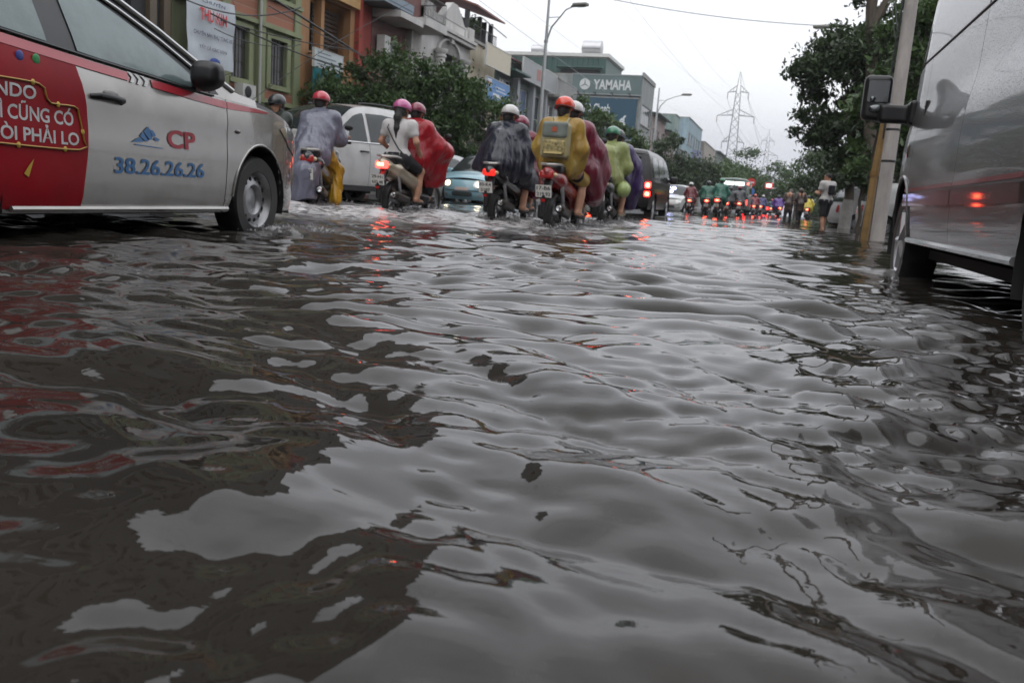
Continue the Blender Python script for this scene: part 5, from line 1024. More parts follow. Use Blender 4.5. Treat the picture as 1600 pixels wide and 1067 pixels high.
pane_m = M('window_pane', (.05, .06, .065), .12, ior=1.5); dark_in = M('dark_interior', (.02, .019, .018), .8, var=.4, scale=2); frame_w = M('frame_white', (.5, .5, .48), .5, var=.1); conc = wallm('concrete', (.27, .26, .245)); rail_m = M('iron_railing', (.02, .02, .022), .5); white_w = wallm('white_render', (.45, .44, .425), var=.2)
class Bld:
    """facade plane at local x = 0 (street towards +x), y along the street, z up from the pavement"""
    def __init__(s, name, label, y0, y1, h, mat, x=XF, depth=9., holes=(), cat='building'):
        s.r = thing(name, label, cat, (x, 0, .07)); s.h = h; s.y0, s.y1 = y0, y1; s.mat = mat
        s.wall(y0, y1, 0, h, holes, mat); m = MB(); m.box2((-depth, y0, 0), (-.9, y1, h-.02)); m.build('body', mat, s.r, smooth=False)
        m = MB(); m.box2((-.9, y0, 0), (-.28, y0+.2, h-.02)); m.box2((-.9, y1-.2, 0), (-.28, y1, h-.02)); m.build('side_return', mat, s.r, smooth=False)
        m = MB(); m.box2((-depth-.1, y0-.02, h), (.12, y1+.02, h+.12)); m.build('roof', conc, s.r, smooth=False)
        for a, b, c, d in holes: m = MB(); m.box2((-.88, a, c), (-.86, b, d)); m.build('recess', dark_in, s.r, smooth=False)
    def wall(s, y0, y1, z0, z1, holes, mat, x=0., t=.28, name='wall'):
        ys = sorted({y0, y1, *[q for hh in holes for q in hh[:2]]}); zs = sorted({z0, z1, *[q for hh in holes for q in hh[2:]]}); m = MB()
        ok = lambda a, b: not any(hh[0] < a < hh[1] and hh[2] < b < hh[3] for hh in holes)
        for j in range(len(zs)-1):
            i = 0
            while i < len(ys)-1:
                if not ok((ys[i]+ys[i+1])/2, (zs[j]+zs[j+1])/2): i += 1; continue
                k = i
                while k < len(ys)-1 and ok((ys[k]+ys[k+1])/2, (zs[j]+zs[j+1])/2): k += 1
                m.box2((x-t, ys[i], zs[j]), (x, ys[k], zs[j+1])); i = k
        # returns of the openings so that walls have their full depth
        return m.build(name, mat, s.r, smooth=False)
    def box(s, name, a, b, mat, parent=None): m = MB(); m.box2(a, b); return m.build(name, mat, parent or s.r, smooth=False)
    def window(s, a, b, c, d, nx=2, nz=2, fm=None, x=-.1, trim=None, tw=.09, sill=True, pane=None):
        fm = fm or frame_w; m = MB(); f = .05
        m.box2((x-.03, a, c), (x+.02, a+f, d)); m.box2((x-.03, b-f, c), (x+.02, b, d)); m.box2((x-.03, a+f, d-f), (x+.02, b-f, d)); m.box2((x-.03, a+f, c), (x+.02, b-f, c+f)); w_ = m.build('window', fm, s.r, smooth=False)
        for i in range(nx):
            for j in range(nz):
                ya, yb = a+f+(b-a-2*f)*i/nx+.012, a+f+(b-a-2*f)*(i+1)/nx-.012; za, zb = c+f+(d-c-2*f)*j/nz+.012, c+f+(d-c-2*f)*(j+1)/nz-.012
                q = MB(); q.box2((x-.02, ya, za), (x-.008, yb, zb)); q.build('pane', pane or pane_m, w_, smooth=False)
        q = MB()
        for i in range(1, nx): yy = a+f+(b-a-2*f)*i/nx; q.box2((x-.025, yy-.012, c+f), (x+.01, yy+.012, d-f))
        for j in range(1, nz): zz = c+f+(d-c-2*f)*j/nz; q.box2((x-.024, a+f, zz-.012), (x+.009, b-f, zz+.012))
        if q.v: q.build('glazing_bar', fm, w_, smooth=False)
        if trim:
            q = MB(); q.box2((-.02, a-tw*1.6, c-tw), (.07, a, d+tw)); q.box2((-.02, b, c-tw), (.07, b+tw*1.6, d+tw)); q.box2((-.018, a, d), (.068, b, d+tw)); q.build('surround', trim, w_, smooth=False)
        if sill: q = MB(); q.box2((-.05, a-.12, c-tw-.02), (.14, b+.12, c)); q.build('sill', trim or conc, w_, smooth=False)
        return w_
    def railing(s, a, b, z, h, x=.5, mat=None, step=.13):
        m = MB(); m.box2((x-.02, a, z+h-.04), (x+.02, b, z+h)); m.box2((x-.015, a, z+.05), (x+.015, b, z+.08)); n = int((b-a)/step)
        for i in range(n+1): y = a+(b-a)*i/n; m.box2((x-.009, y-.009, z+.08), (x+.009, y+.009, z+h-.04))
        for k in (a, b): m.box2((0, k-.015, z+h-.035), (x-.02, k+.015, z+h-.005))
        return m.build('railing', mat or rail_m, s.r, smooth=False)
    def shopfront(s, a, b, z1=2.7, mat=None, n=40):
        sh = MB()
        for i in range(int(z1/.11)): sh.box2((.0, a, .02+i*.11), (.02 if i % 2 else .035, b, .12+i*.11))
        return sh.build('roller_shutter', mat or M('shutter_grey', (.16, .165, .17), .45, metal=.4, var=.2), s.r, smooth=False)
def signboard(label, y0, y1, z0, z1, mat, x=XF+.35, t=.08, frame=None, ang=0.):
    s = thing('signboard', label, 'sign', (x, (y0+y1)/2, (z0+z1)/2), ang); m = MB(); m.box2((-t, -(y1-y0)/2, -(z1-z0)/2), (0, (y1-y0)/2, (z1-z0)/2)); m.build('panel', mat, s, smooth=False)
    w2, h2 = (y1-y0)/2, (z1-z0)/2; m = MB(); f = .03
    m.box2((-t, -w2-f, h2), (.015, w2+f, h2+f)); m.box2((-t, -w2-f, -h2-f), (.015, w2+f, -h2)); m.box2((-t, -w2-f, -h2), (.015, -w2, h2)); m.box2((-t, w2, -h2), (.015, w2+f, h2)); m.build('frame', frame or frame_w, s, smooth=False)
    for k in (-.8, .8): q = MB(); q.tube([(-t, w2*k, h2*.5), (-.36 if x > XF+.2 else -.12, w2*k, h2*.5)], .025, 6); q.build('bracket', rail_m, s)
    return s
def sign_text(s, txt, y, z, wd, ht, mat, bold=.02, al='CENTER'):        # reads along +y seen from the street
    return text_on(txt, 'lettering', mat, s, lambda u, v: (.006, y+u, z+v), width=wd, height=ht, bold=bold, align=al)
def build_street():
    cream = wallm('cream_render', (.47, .42, .32)); dk = wallm('charcoal_cladding', (.03, .03, .032))
    # 1 dark shop
    b = Bld('shop_house', 'dark charcoal shop house behind the taxi roof', 11., 18.95, 9.2, dk, holes=[(12.2, 14.4, 3.6, 5.6), (15.2, 17.6, 3.6, 5.6)]); b.shopfront(11.6, 18.3); b.window(12.2, 14.4, 3.6, 5.6, 3, 2, rail_m); b.window(15.2, 17.6, 3.6, 5.6, 3, 2, rail_m)
    for y in (14.8, 18.2, 18.7): b.box('pilaster', (0, y-.12, 2.8), (.14, y+.12, 7.4), M('bronze_strip', (.10, .075, .05), .5))
    b.box('canopy', (0, 11.2, 2.8), (.8, 18.8, 2.95), dk); b.box('sign_fascia', (.01, 15.0, 3.02), (.09, 18.0, 3.5), M('fascia_grey', (.05, .05, .055), .4))
    # banner
    s = thing('banner', 'white hanging banner with red and dark lettering', 'banner', (XF+.42, 20.05, 3.93)); W, H = .98, .88; n = 22
    rows = [[(.03*math.sin(3.1*i/n*3.1+j*.7)+.02*math.sin(j*1.3), -W+2*W*i/n, -H+2*H*j/8-.03*math.sin(math.pi*i/n)*(j/8)) for i in range(n+1)] for j in range(9)]
    m = MB(); m.loft(rows, False, False); m.loft([[(x-.006, y, z) for x, y, z in r] for r in rows], False, False); m.build('sheet', M('banner_cloth', (.52, .56, .60), .6, var=.08, scale=2, transl=.1), s, fix=False)
    surf = lambda u, v: (.075, u, v)
    for tx, z, wd, ht, cl in (('CHUYÊN', .66, .95, .10, (.04, .05, .12)), ('THU KIM', .22, 1.12, .30, (.55, .03, .035)), ('CHUYÊN BÁN PHỤ TÙNG XE', -.19, 1.62, .15, (.05, .05, .10)), ('TẤT CẢ CÁC LOẠI', -.50, 1.15, .14, (.06, .05, .10))):
        text_on(tx, 'letter', M('banner_ink_%d' % int(z*100+100), cl, .6), s, lambda u, v, z=z: surf(u, z+v), width=wd, height=ht, bold=.018, align='CENTER')
    m = MB(); m.ell((.06, .1, -.74), (.01, .22, .10), 20, 8); m.build('emblem', M('banner_blue', (.03, .07, .28), .5), s)
    for k in (-1, 1): m = MB(); m.tube([(0, k*W, H), (-.2, k*W*1.05, H+.35)], .006, 5); m.tube([(0, k*W, -H), (-.4, k*W*1.04, -H-.1)], .006, 5); m.build('tie_cord', rail_m, s)
    # 2 green framed brick house
    gr = wallm('sage_render', (.175, .195, .11)); bk = brick_mat(); gtrim = wallm('sage_trim', (.20, .225, .125), var=.2)
    W1, W2, W3, W4 = (21.42, 22.28, 2.93, 4.36), (23.38, 24.28, 2.98, 4.32), (21.42, 22.28, 5.75, 7.2), (23.38, 24.28, 5.75, 7.2)
    b = Bld('brick_house', 'sage green house with brick panels and tall barred windows', 19.02, 25.0, 9.4, gr, holes=[W1, W2, W3, W4, (19.6, 20.7, 5.75, 7.2)]); b.shopfront(19.3, 24.6, 2.3)
    curtain = M('net_curtain', (.17, .165, .175), .6, var=.25, scale=5, stretch=(1, 6, .3))
    for wq in (W1, W2, W3, W4, (19.6, 20.7, 5.75, 7.2)):
        w_ = b.window(*wq, 2, 3, M('frame_olive', (.10, .11, .07), .5), -.12, gtrim, .12, pane=curtain); m = MB()
        for i in range(6): y = wq[0]+(wq[1]-wq[0])*(i+.5)/6; m.box2((-.06, y-.008, wq[2]), (-.045, y+.008, wq[3]))
        m.build('window_bars', rail_m, w_, smooth=False)
    for y in (21.12, 22.85, 24.78): b.box('pilaster', (0, y-.17, .0), (.11, y+.17, 9.35), gtrim)
    for z in (2.45, 4.62, 5.45, 8.0): b.box('string_course', (0, 19.05, z-.06), (.16, 24.98, z+.06), gtrim)
    for ya, yb in ((21.30, 22.67), (23.03, 24.60), (19.1, 20.94)):
        for za, zb in ((2.52, 2.80), (4.69, 5.38), (7.5, 7.92)): b.box('brick_panel', (0, ya, za), (.05, yb, zb), bk)
    m = MB(); m.tube([(.2, 22.62, 0), (.2, 22.62, 7)], .04, 8); m.build('drain_pipe', M('pvc_pipe', (.34, .35, .33), .5), b.r)
    ac = thing('air_conditioner', 'white air conditioner unit under the first barred window', 'air conditioner', (XF+.22, 21.72, 2.62)); m = MB(); m.box((.12, 0, 0), (.28, .62, .42)); m.build('casing', M('ac_white', (.45, .45, .43), .5, var=.12), ac, smooth=False)
    m = MB(); m.lathe([(.15, .265), (.16, .275), (.15, .28), (.04, .272), (.001, .272)], 20, (0, -.08, 0), 'x'); m.build('fan_grille', rail_m, ac)
    for k in (-.2, .2): m = MB(); m.box((.05, k, -.235), (.44, .04, .04)); m.build('bracket', rail_m, ac, smooth=False)
    # 3 ochre house
    oc = wallm('ochre_render', (.29, .15, .065)); lg = [(25.62, 26.35, 4.35, 6.15), (26.55, 28.35, 4.35, 6.15), (25.62, 28.35, 6.9, 8.3)]
    b = Bld('ochre_house', 'ochre orange house with dark recessed balconies', 25.06, 28.66, 9.0, oc, holes=lg); b.shopfront(25.4, 28.3, 2.6, M('shutter_teal', (.03, .12, .13), .45))
    b.box('balcony_band', (0, 25.1, 6.22), (.22, 28.62, 6.62), M('ochre_pale', (.42, .25, .10), .6, var=.2)); b.box('cornice', (.0, 25.1, 6.66), (.3, 28.62, 6.76), oc)
    for ya, yb, za, zb in lg[:2]:
        m = MB()
        for i in range(int((zb-za)/.14)): m.box2((-.5, ya, za+i*.14), (-.47, yb, za+.09+i*.14))
        m.build('louvre', M('brown_louvre', (.045, .028, .02), .6), b.r, smooth=False)
    b.railing(25.62, 28.35, 6.62, .8, .16)
    s = signboard('white over teal shop sign on the ochre house', 25.42, 27.25, 3.92, 4.46, M('sign_white', (.5, .55, .56), .5, var=.06)); s2 = s
    wd_m = M('sign_text_grey', (.12, .16, .2), .5)
    for k in range(4): m = MB(); m.box2((.003, -.75, .17-.12*k), (.008, .1+.35*((k*37) % 3), .20-.12*k)); m.build('print_line', wd_m, s, smooth=False)
    m = MB(); m.box2((-.07, -.9, -1.12), (.0, .9, -.31)); m.build('lower_panel', M('sign_teal', (.015, .17, .19), .5, var=.15), s, smooth=False)
    # 4 red wall slice and blue canopy
    rw = wallm('red_render', (.26, .04, .028)); b = Bld('red_house', 'narrow brick red house wall beside the ochre house', 28.70, 29.95, 8.6, rw); b.box('pilaster', (0, 28.72, 0), (.16, 28.95, 8.7), rw); b.shopfront(28.9, 29.8, 2.6)
    b.box('canopy', (0, 28.95, 6.62), (1.0, 31.4, 6.72), M('canopy_blue', (.16, .21, .26), .45)); b.box('canopy_edge', (.9, 28.95, 6.725), (1.02, 31.4, 6.95), M('canopy_blue'))
    # 5 maroon grey house with white eave
    mg = wallm('maroon_grey_render', (.13, .06, .055)); b = Bld('eave_house', 'maroon grey house with a thick white eave slab', 30.0, 34.3, 9.0, mg, holes=[(31.0, 32.55, 4.5, 5.75), (30.6, 32.2, 7.0, 8.2)]); b.window(31.0, 32.55, 4.5, 5.75, 3, 1, frame_w); b.window(30.6, 32.2, 7.0, 8.2, 2, 1, frame_w)
    m = MB(); m.prism([(0, 6.30), (1.15, 6.30), (1.15, 6.52), (0, 6.62)], 2.05, 'y', 30.0); m.build('eave', white_w, b.r, smooth=False); m = MB(); m.prism([(0, 6.42), (1.25, 6.42), (1.25, 6.68), (0, 6.75)], 2.2, 'y', 32.07); m.build('eave', white_w, b.r, smooth=False)
    b.railing(32.1, 34.25, 6.75, .85, 1.15); b.box('pier', (0, 33.0, 0), (.25, 33.15, 6.4), white_w); b.box('grey_wall', (0, 33.16, 3.2), (.12, 34.28, 6.41), wallm('pale_render', (.36, .34, .32))); b.shopfront(30.3, 34.0, 2.8); b.box('ac_casing', (.1, 30.25, 5.1), (.42, 30.75, 5.7), M('ac_white'))
    # 6 white arcaded house
    b = Bld('arcade_house', 'white colonial house with columns, round arch and pediment', 34.36, 40.25, 6.86, white_w, holes=[(36.35, 38.75, 3.4, 6.2), (34.75, 35.75, 3.6, 5.7), (39.2, 40.0, 4.6, 5.9)])
    n = 16; arc = [(37.55+1.2*math.cos(t), 6.15+.62*math.sin(t)) for t in np.linspace(math.pi, 0, n)]; b.wall(36.35, 38.75, 6.2, 6.86, [], white_w, -.02, .2, 'spandrel')
    m = MB(); ring = [[(.10, y, z) for y, z in arc], [(.10, 37.55+1.36*math.cos(t), 6.15+.76*math.sin(t)) for t in []]] if 0 else None
    out_ = [(37.55+1.42*math.cos(t), 6.15+.70*math.sin(t)) for t in np.linspace(math.pi, 0, n)]
    for i in range(n-1): m.add([(.12, *arc[i]), (.12, *arc[i+1]), (.12, *out_[i+1]), (.12, *out_[i]), (-.02, *arc[i]), (-.02, *arc[i+1]), (-.02, *out_[i+1]), (-.02, *out_[i])], [(0, 1, 2, 3), (4, 7, 6, 5), (0, 4, 5, 1), (3, 2, 6, 7)])
    m.build('arch', white_w, b.r); b.box('keystone', (.1, 37.40, 6.66), (.22, 37.70, 6.93), white_w)
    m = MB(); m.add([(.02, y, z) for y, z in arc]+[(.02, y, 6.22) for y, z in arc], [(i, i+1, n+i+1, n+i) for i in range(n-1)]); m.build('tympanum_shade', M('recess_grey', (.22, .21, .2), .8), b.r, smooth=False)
    for y in (36.05, 39.0):
        m = MB(); m.lathe([(.30, 3.3), (.30, 3.45), (.24, 3.5), (.22, 4.6), (.20, 5.8), (.25, 5.85), (.25, 5.92), (.20, 5.95), (.30, 6.08), (.30, 6.18)], 18, (.28, y, 0)); m.build('column', white_w, b.r)
        b.box('plinth', (.0, y-.36, 3.0), (.62, y+.36, 3.3), white_w)
    for z, o in ((6.86, .30), (7.02, .38)): b.box('cornice', (-.05, 34.3, z), (o, 40.3, z+.13), white_w)
    b.box('parapet', (-.2, 34.36, 7.15), (.12, 40.25, 7.62), white_w); b.box('corner_pier', (-.3, 34.36, 7.15), (.22, 35.1, 7.85), white_w); b.box('corner_pier', (-.25, 39.6, 7.15), (.2, 40.25, 7.75), white_w)
    m = MB(); m.prism([(36.2, 7.6), (36.5, 7.72), (36.9, 8.0), (37.5, 8.42), (38.1, 8.42), (38.7, 8.0), (39.0, 7.72), (39.3, 7.6)], .34, 'x', -.2); m.build('pediment', white_w, b.r, smooth=False)
    for ya, yb in ((35.3, 36.2), (36.5, 39.0), (39.2, 39.5)): b.box('panel', (.12, ya, 7.25), (.155, yb, 7.52), wallm('white_render_b', (.5, .49, .47)))
    b.box('balcony', (0, 34.5, 2.9), (.9, 40.2, 3.05), white_w); b.railing(34.6, 40.1, 3.05, .9, .85); b.window(36.6, 38.5, 3.5, 5.9, 2, 1, M('door_brown', (.12, .07, .05), .5), -.6, sill=False); b.window(34.75, 35.75, 3.6, 5.7, 2, 1); b.window(39.2, 40.0, 4.6, 5.9, 1, 1); b.shopfront(34.8, 39.8, 2.6)
    # 7 terrace house with red tin roof
    b = Bld('terrace_house', 'cream house with an open dark roof terrace and red tin roof', 40.3, 44.1, 7.3, cream, holes=[(41.0, 43.4, 3.2, 4.4)]); b.window(41.0, 43.4, 3.2, 4.4, 4, 1); b.shopfront(40.6, 43.8, 2.7)
    for y in (40.45, 42.2, 43.95):
        for x in (-.3, -3.6): b.box('terrace_post', (x-.1, y-.1, 7.42), (x+.1, y+.1, 8.75), M('post_dark', (.05, .05, .05), .6))
    b.box('terrace_wall', (-4.2, 40.4, 7.42), (-3.8, 44.0, 8.8), M('terrace_shade', (.06, .06, .058), .8)); b.box('terrace_wall', (-3.8, 43.7, 7.42), (-.5, 43.85, 8.8), M('terrace_shade')); b.box('terrace_wall', (-1.6, 40.6, 7.42), (-1.4, 43.7, 8.85), M('terrace_shade')); m = MB(); m.prism([(.35, 8.82), (.35, 8.90), (-2.3, 9.75), (-5.2, 8.90), (-5.2, 8.82), (-2.3, 9.66)], 4.2, 'y', 40.1); m.build('tin_roof', M('red_tin', (.20, .075, .06), .5, var=.25, scale=3), b.r, smooth=False)  # terrace walls coloured dark to paint in the shade under the roof
    b.railing(40.5, 44.0, 7.42, .7, .02, M('post_dark')); m = MB(); m.tube([(.5, 40.4, 8.35), (.6, 43.9, 8.1)], .03, 6); m.build('laundry_pole', frame_w, b.r)
    m = MB(); m.ell((-.3, 41.2, 7.62), (.2, .25, .16), 12, 8); m.build('flower_pot', M('terracotta', (.25, .1, .06), .7), b.r)
    signboard('blank cream signboard high on the terrace house', 40.2, 43.95, 6.30, 7.28, M('cream_panel', (.50, .45, .34), .5, var=.06), XF+.9)
    s = signboard('blue signboard with white lettering under the cream board', 41.0, 44.65, 4.78, 5.84, M('sign_blue', (.06, .19, .42), .45, var=.12), XF+.7)
    wt = M('sign_white_ink', (.58, .62, .66), .5); m = MB(); m.box2((.003, -1.7, .12), (.008, -1.05, .48)); m.build('logo_panel', wt, s, smooth=False); m = MB(); m.box2((.009, -1.62, .26), (.012, -1.13, .34)); m.build('logo_mark', M('logo_red', (.4, .04, .04), .5), s, smooth=False)
    for k, (a, c_, z) in enumerate(((-.4, 1.1, .18), (-.75, .6, -.28), (-.3, 1.3, .02))): m = MB(); m.box2((.003, a, z), (.008, c_, z+(.05 if k != 1 else .16))); m.build('print_line', wt, s, smooth=False)
    s = signboard('red shop sign above a pale sloping awning', 42.4, 46.2, 3.62, 4.42, M('sign_red', (.33, .025, .02), .45, var=.15), XF+.8)
    s = thing('awning', 'pale pink grey sloping awning under the red sign', 'awning', (XF, 0, 0)); m = MB(); m.prism([(.3, 3.5), (.34, 3.58), (2.0, 2.75), (1.96, 2.67)], 5.2, 'y', 40.9); m.build('canvas', M('awning_pink', (.40, .33, .32), .6, var=.25, scale=2), s, smooth=False)
    for y in (41.0, 43.4, 46.0): m = MB(); m.tube([(0, y, 2.5), (1.95, y, 2.68)], .02, 6); m.build('strut', rail_m, s)
    # 8 grey shop block with signboard
    gs = wallm('grey_green_render', (.085, .105, .10)); b = Bld('grey_shop_block', 'dark grey green shop block with pale columns', 44.15, 53.9, 7.3, gs, holes=[(45.0, 47.0, 4.4, 6.3), (48.2, 50.4, 3.4, 6.2), (51.2, 53.2, 3.4, 6.2)]); b.window(45.0, 47.0, 4.4, 6.3, 3, 1); b.window(48.2, 50.4, 3.4, 6.2, 2, 2, pane=M('blue_poster', (.09, .13, .22), .4, var=.4, scale=2)); b.window(51.2, 53.2, 3.4, 6.2, 2, 2); b.shopfront(44.6, 53.4, 2.6)
    for y in (47.6, 50.8, 53.6): b.box('column', (0, y-.22, 0), (.3, y+.22, 6.7), wallm('grey_blue_render', (.28, .29, .30)))
    m = MB(); m.prism([(.3, 7.4), (.3, 7.48), (-4.2, 9.2), (-8.5, 7.48), (-8.5, 7.4), (-4.2, 9.1)], 7.0, 'y', 43.9); m.build('tin_roof', M('maroon_tin', (.13, .03, .032), .5, var=.2), b.r, smooth=False)
    b.box('canopy', (0, 44.3, 6.55), (1.1, 47.2, 6.65), M('canopy_green', (.03, .075, .06), .5))
    s = signboard('long grey signboard with a faded red mark', 47.2, 54.6, 6.66, 7.76, M('sign_grey', (.24, .25, .255), .45, var=.12), XF+.6); m = MB(); m.box2((.003, -.9, -.3), (.008, -.1, .32)); m.build('logo_mark', M('faded_red', (.30, .12, .10), .5), s, smooth=False)
    b = Bld('balcony_house', 'narrow grey house with white balcony front', 54.0, 58.8, 7.9, wallm('mid_grey_render', (.22, .22, .215)), holes=[(54.6, 56.2, 4.2, 6.0), (56.8, 58.3, 4.2, 6.0)]); b.window(54.6, 56.2, 4.2, 6.0, 2, 1); b.window(56.8, 58.3, 4.2, 6.0, 2, 1); b.box('balcony', (0, 54.1, 6.4), (1.0, 58.7, 6.55), conc); b.railing(54.2, 58.6, 6.55, .95, .95, M('rail_grey', (.3, .3, .3), .5)); b.shopfront(54.4, 58.3)
    # 9 green tin block standing behind the showroom, tanks on its roof
    gt = M('green_tin', (.028, .075, .062), .5, var=.18, scale=3, stretch=(6, 6, .2)); GX = -21.2; b = Bld('green_tin_block', 'tall dark green metal clad block with white roof edge', 99.5, 109, 15.9, gt, x=GX, depth=15, holes=[(101, 107, 12, 14.4)]); b.box('roof_edge', (-15.2, 99.3, 16.03), (.3, 109.1, 16.4), frame_w); b.window(101, 107, 12, 14.4, 4, 1)
    for i in range(24): b.box('cladding_rib', (-14.8+i*.6, 99.4, 0), (-14.72+i*.6, 99.5, 15.9), gt)
    m = MB(); m.box2((-5.2, 99.2, 12.4), (-.6, 99.4, 14.6)); m.build('dark_opening', dark_in, b.r, smooth=False); b.box('canopy', (-5.6, 98.3, 14.7), (-.2, 99.3, 14.85), M('canopy_green', (.03, .075, .06), .5))
    for i, (x, y, rr, L) in enumerate(((-2.2, 101.5, .85, 2.2), (-8.8, 102, .6, 1.6))):
        t = thing('water_tank', ('large' if i == 0 else 'small')+' steel water tank lying on the green block roof', 'water tank', (GX+x, y, 16.4)); m = MB(); m.lathe([(.001, -L/2-.12), (rr*.6, -L/2-.08), (rr, -L/2), (rr, L/2), (rr*.6, L/2+.08), (.001, L/2+.12)], 22, (0, 0, rr+.12), 'x'); m.build('drum', M('tank_steel', (.42, .42, .43), .3, metal=.8, var=.1), t); m = MB(); m.box((0, 0, .06), (L*.8, rr*1.2, .14)); m.build('stand', rail_m, t, smooth=False)
    b = Bld('corner_shop', 'grey shop at the end of the nearer row', 58.9, 63.0, 6.4, wallm('dim_render', (.13, .14, .135)), holes=[(59.6, 62.2, 3.6, 5.4)]); b.window(59.6, 62.2, 3.6, 5.4, 3, 1); b.shopfront(59.2, 62.6)
    b = Bld('low_annex', 'low grey annex before the motorbike showroom', 72.0, 84, 4.2, wallm('annex_render', (.16, .165, .16)), holes=[]); b.shopfront(72.5, 83.4, 3)
    # 10 motorbike showroom: blank side wall carries two big signs facing down the street
    sh = wallm('showroom_render', (.20, .215, .21)); b = Bld('showroom', 'showroom building with two big signs on its side wall', 90.3, 98.5, 12.75, sh, depth=10.5, holes=[(91.2, 97.6, 4.6, 6.6), (91.2, 97.6, 8.2, 10.2)]); b.window(91.2, 97.6, 4.6, 6.6, 5, 1); b.window(91.2, 97.6, 8.2, 10.2, 5, 1); b.shopfront(90.8, 98); b.box('parapet', (-.1, 90.3, 12.87), (.1, 98.5, 13.2), sh)
    def facing(label, x0, x1, z0, z1, mat):
        s = thing('signboard', label, 'sign', (0, 90.2, 0)); m = MB(); m.box2((x0, -.12, z0), (x1, 0, z1)); m.build('panel', mat, s, smooth=False)
        m = MB(); m.box2((x0-.08, -.16, z0-.1), (x1+.08, .0, z0-.003)); m.box2((x0-.08, -.16, z1+.003), (x1+.08, .0, z1+.1)); m.build('frame', M('sign_frame', (.22, .24, .24), .5), s, smooth=False); return s
    s = facing('grey green sign reading YAMAHA with a round emblem', -22.6, XF-.05, 11.0, 12.85, M('sign_greygreen', (.085, .125, .125), .45, var=.15, scale=.6))
    lw = M('sign_silver', (.48, .50, .50), .45); text_on('YAMAHA', 'letter', lw, s, lambda u, v: (-20.35+u, -.135, 11.42+v), width=4.0, height=.98, bold=.03)
    m = MB(); m.lathe([(.56, 0), (.56, -.03), (.001, -.03)], 28, (-21.25, -.13, 11.9), 'y'); em = m.build('emblem', lw, s)
    for i in range(3): q = MB(); a = math.pi/2+i*2*math.pi/3; q.tube([(-21.25, -.17, 11.9), (-21.25+.46*math.cos(a), -.17, 11.9+.46*math.sin(a))], [.05, .03], 6); q.build('emblem_arm', M('sign_greygreen'), em)
    for i in range(4): m = MB(); m.tube([(-21.8+i*1.8, -.05, 10.85), (-21.8+i*1.8, -.7, 10.98)], .04, 6); m.box((-21.8+i*1.8, -.75, 11.0), (.3, .16, .12)); m.build('flood_lamp', rail_m, s, smooth=False)
    s = facing('dark teal cafe sign with white rounded lettering', -22.4, XF-.35, 6.5, 10.6, M('sign_deep_teal', (.008, .05, .085), .45, var=.12)); wt2 = M('sign_white_letters', (.55, .58, .6), .5)
    text_on('Trà Chanh', 'letter', wt2, s, lambda u, v: (-21.3+u, -.135, 9.05+v), width=2.9, height=.95, bold=.02); text_on('Bụi Phố', 'letter', wt2, s, lambda u, v: (-21.2+u, -.135, 7.15+v), width=4.6, height=1.75, bold=.03)
    # 11 onwards: the rest of the row, smaller and smaller
    far = [('tea_house', 'pink grey house with green tin roof beyond the showroom', 99, 110, 9.9, (.26, .20, .19), 3), ('corner_house', 'dull pink house with dark eave', 110.2, 121, 9.0, (.27, .19, .175), 3), ('slate_house', 'slate house behind the dark roadside tree', 126.5, 139.8, 8.0, (.17, .18, .19), 2), ('beige_house', 'beige grey house beyond the pale blue block', 163.5, 190, 11.8, (.25, .225, .19), 3), ('olive_house', 'olive tin house at the end of the row', 192, 246, 11.8, (.10, .13, .11), 3), ('row_house', 'low grey row house near the far trees', 246.5, 300, 10.5, (.2, .2, .2), 3)]
    for nm, lb, y0, y1, h, cl, fl in far:
        hs = []; n = max(2, int((y1-y0)/3.2)); fh = (h-3.4)/max(1, fl-1)
        for j in range(fl-1):
            for i in range(n): ya = y0+(y1-y0)*(i+.25)/n; hs.append((ya, ya+(y1-y0)*.5/n, 3.6+j*fh, 3.6+j*fh+min(1.7, fh*.6)))
        b = Bld(nm, lb, y0, y1, h, wallm(nm+'_render', cl), depth=11, holes=hs)
        for q in hs: b.window(*q, 2, 1)
        b.box('canopy', (0, y0+.2, 3.0), (1.2, y1-.2, 3.15), M('canopy_green')); b.shopfront(y0+.3, y1-.3, 2.8)
        if nm in ('tea_house', 'corner_house', 'olive_house'):
            m = MB(); m.prism([(.9, h+.13), (.9, h+.22), (-5, h+1.0), (-11.5, h+.22), (-11.5, h+.13), (-5, h+.9)], y1-y0+.4, 'y', y0-.2); m.build('tin_roof', M('green_tin_roof', (.06, .11, .10), .5, var=.2), b.r, smooth=False)
        if nm == 'beige_house':
            s = thing('signboard', 'violet grey billboard before the beige house', 'sign', (-15.0, 150, 0)); m = MB(); m.tube([(-.2, .15, 0), (-.2, .15, 7.5)], .09, 8); m.build('post', rail_m, s); m = MB(); m.box2((-1.0, -.1, 6.4), (.7, .1, 9.4)); m.build('panel', M('poster_violet', (.17, .17, .30), .5, var=.4, scale=.8, col2=(.3, .3, .4)), s, smooth=False)
    b = Bld('blue_tower', 'pale blue grey apartment block rising behind the row', 140, 163, 13.7, wallm('blue_grey_render', (.21, .29, .33)), x=-15.9, depth=10, holes=[(141+i*4.3, 143.6+i*4.3, 6.4+j*3.4, 8.2+j*3.4) for i in range(5) for j in range(2)])
    for i in range(5):
        for j in range(2): b.window(141+i*4.3, 143.6+i*4.3, 6.4+j*3.4, 8.2+j*3.4, 2, 1)
    b = Bld('back_block', 'green grey block with flat roof behind the pink house', 121.3, 126.2, 12.2, wallm('green_grey_render', (.19, .25, .23)), x=-15.6, depth=9, holes=[(121.6+i*1.1, 122.4+i*1.1, 8.5, 10.4) for i in range(4)])
    for i in range(4): b.window(121.6+i*1.1, 122.4+i*1.1, 8.5, 10.4, 1, 1)
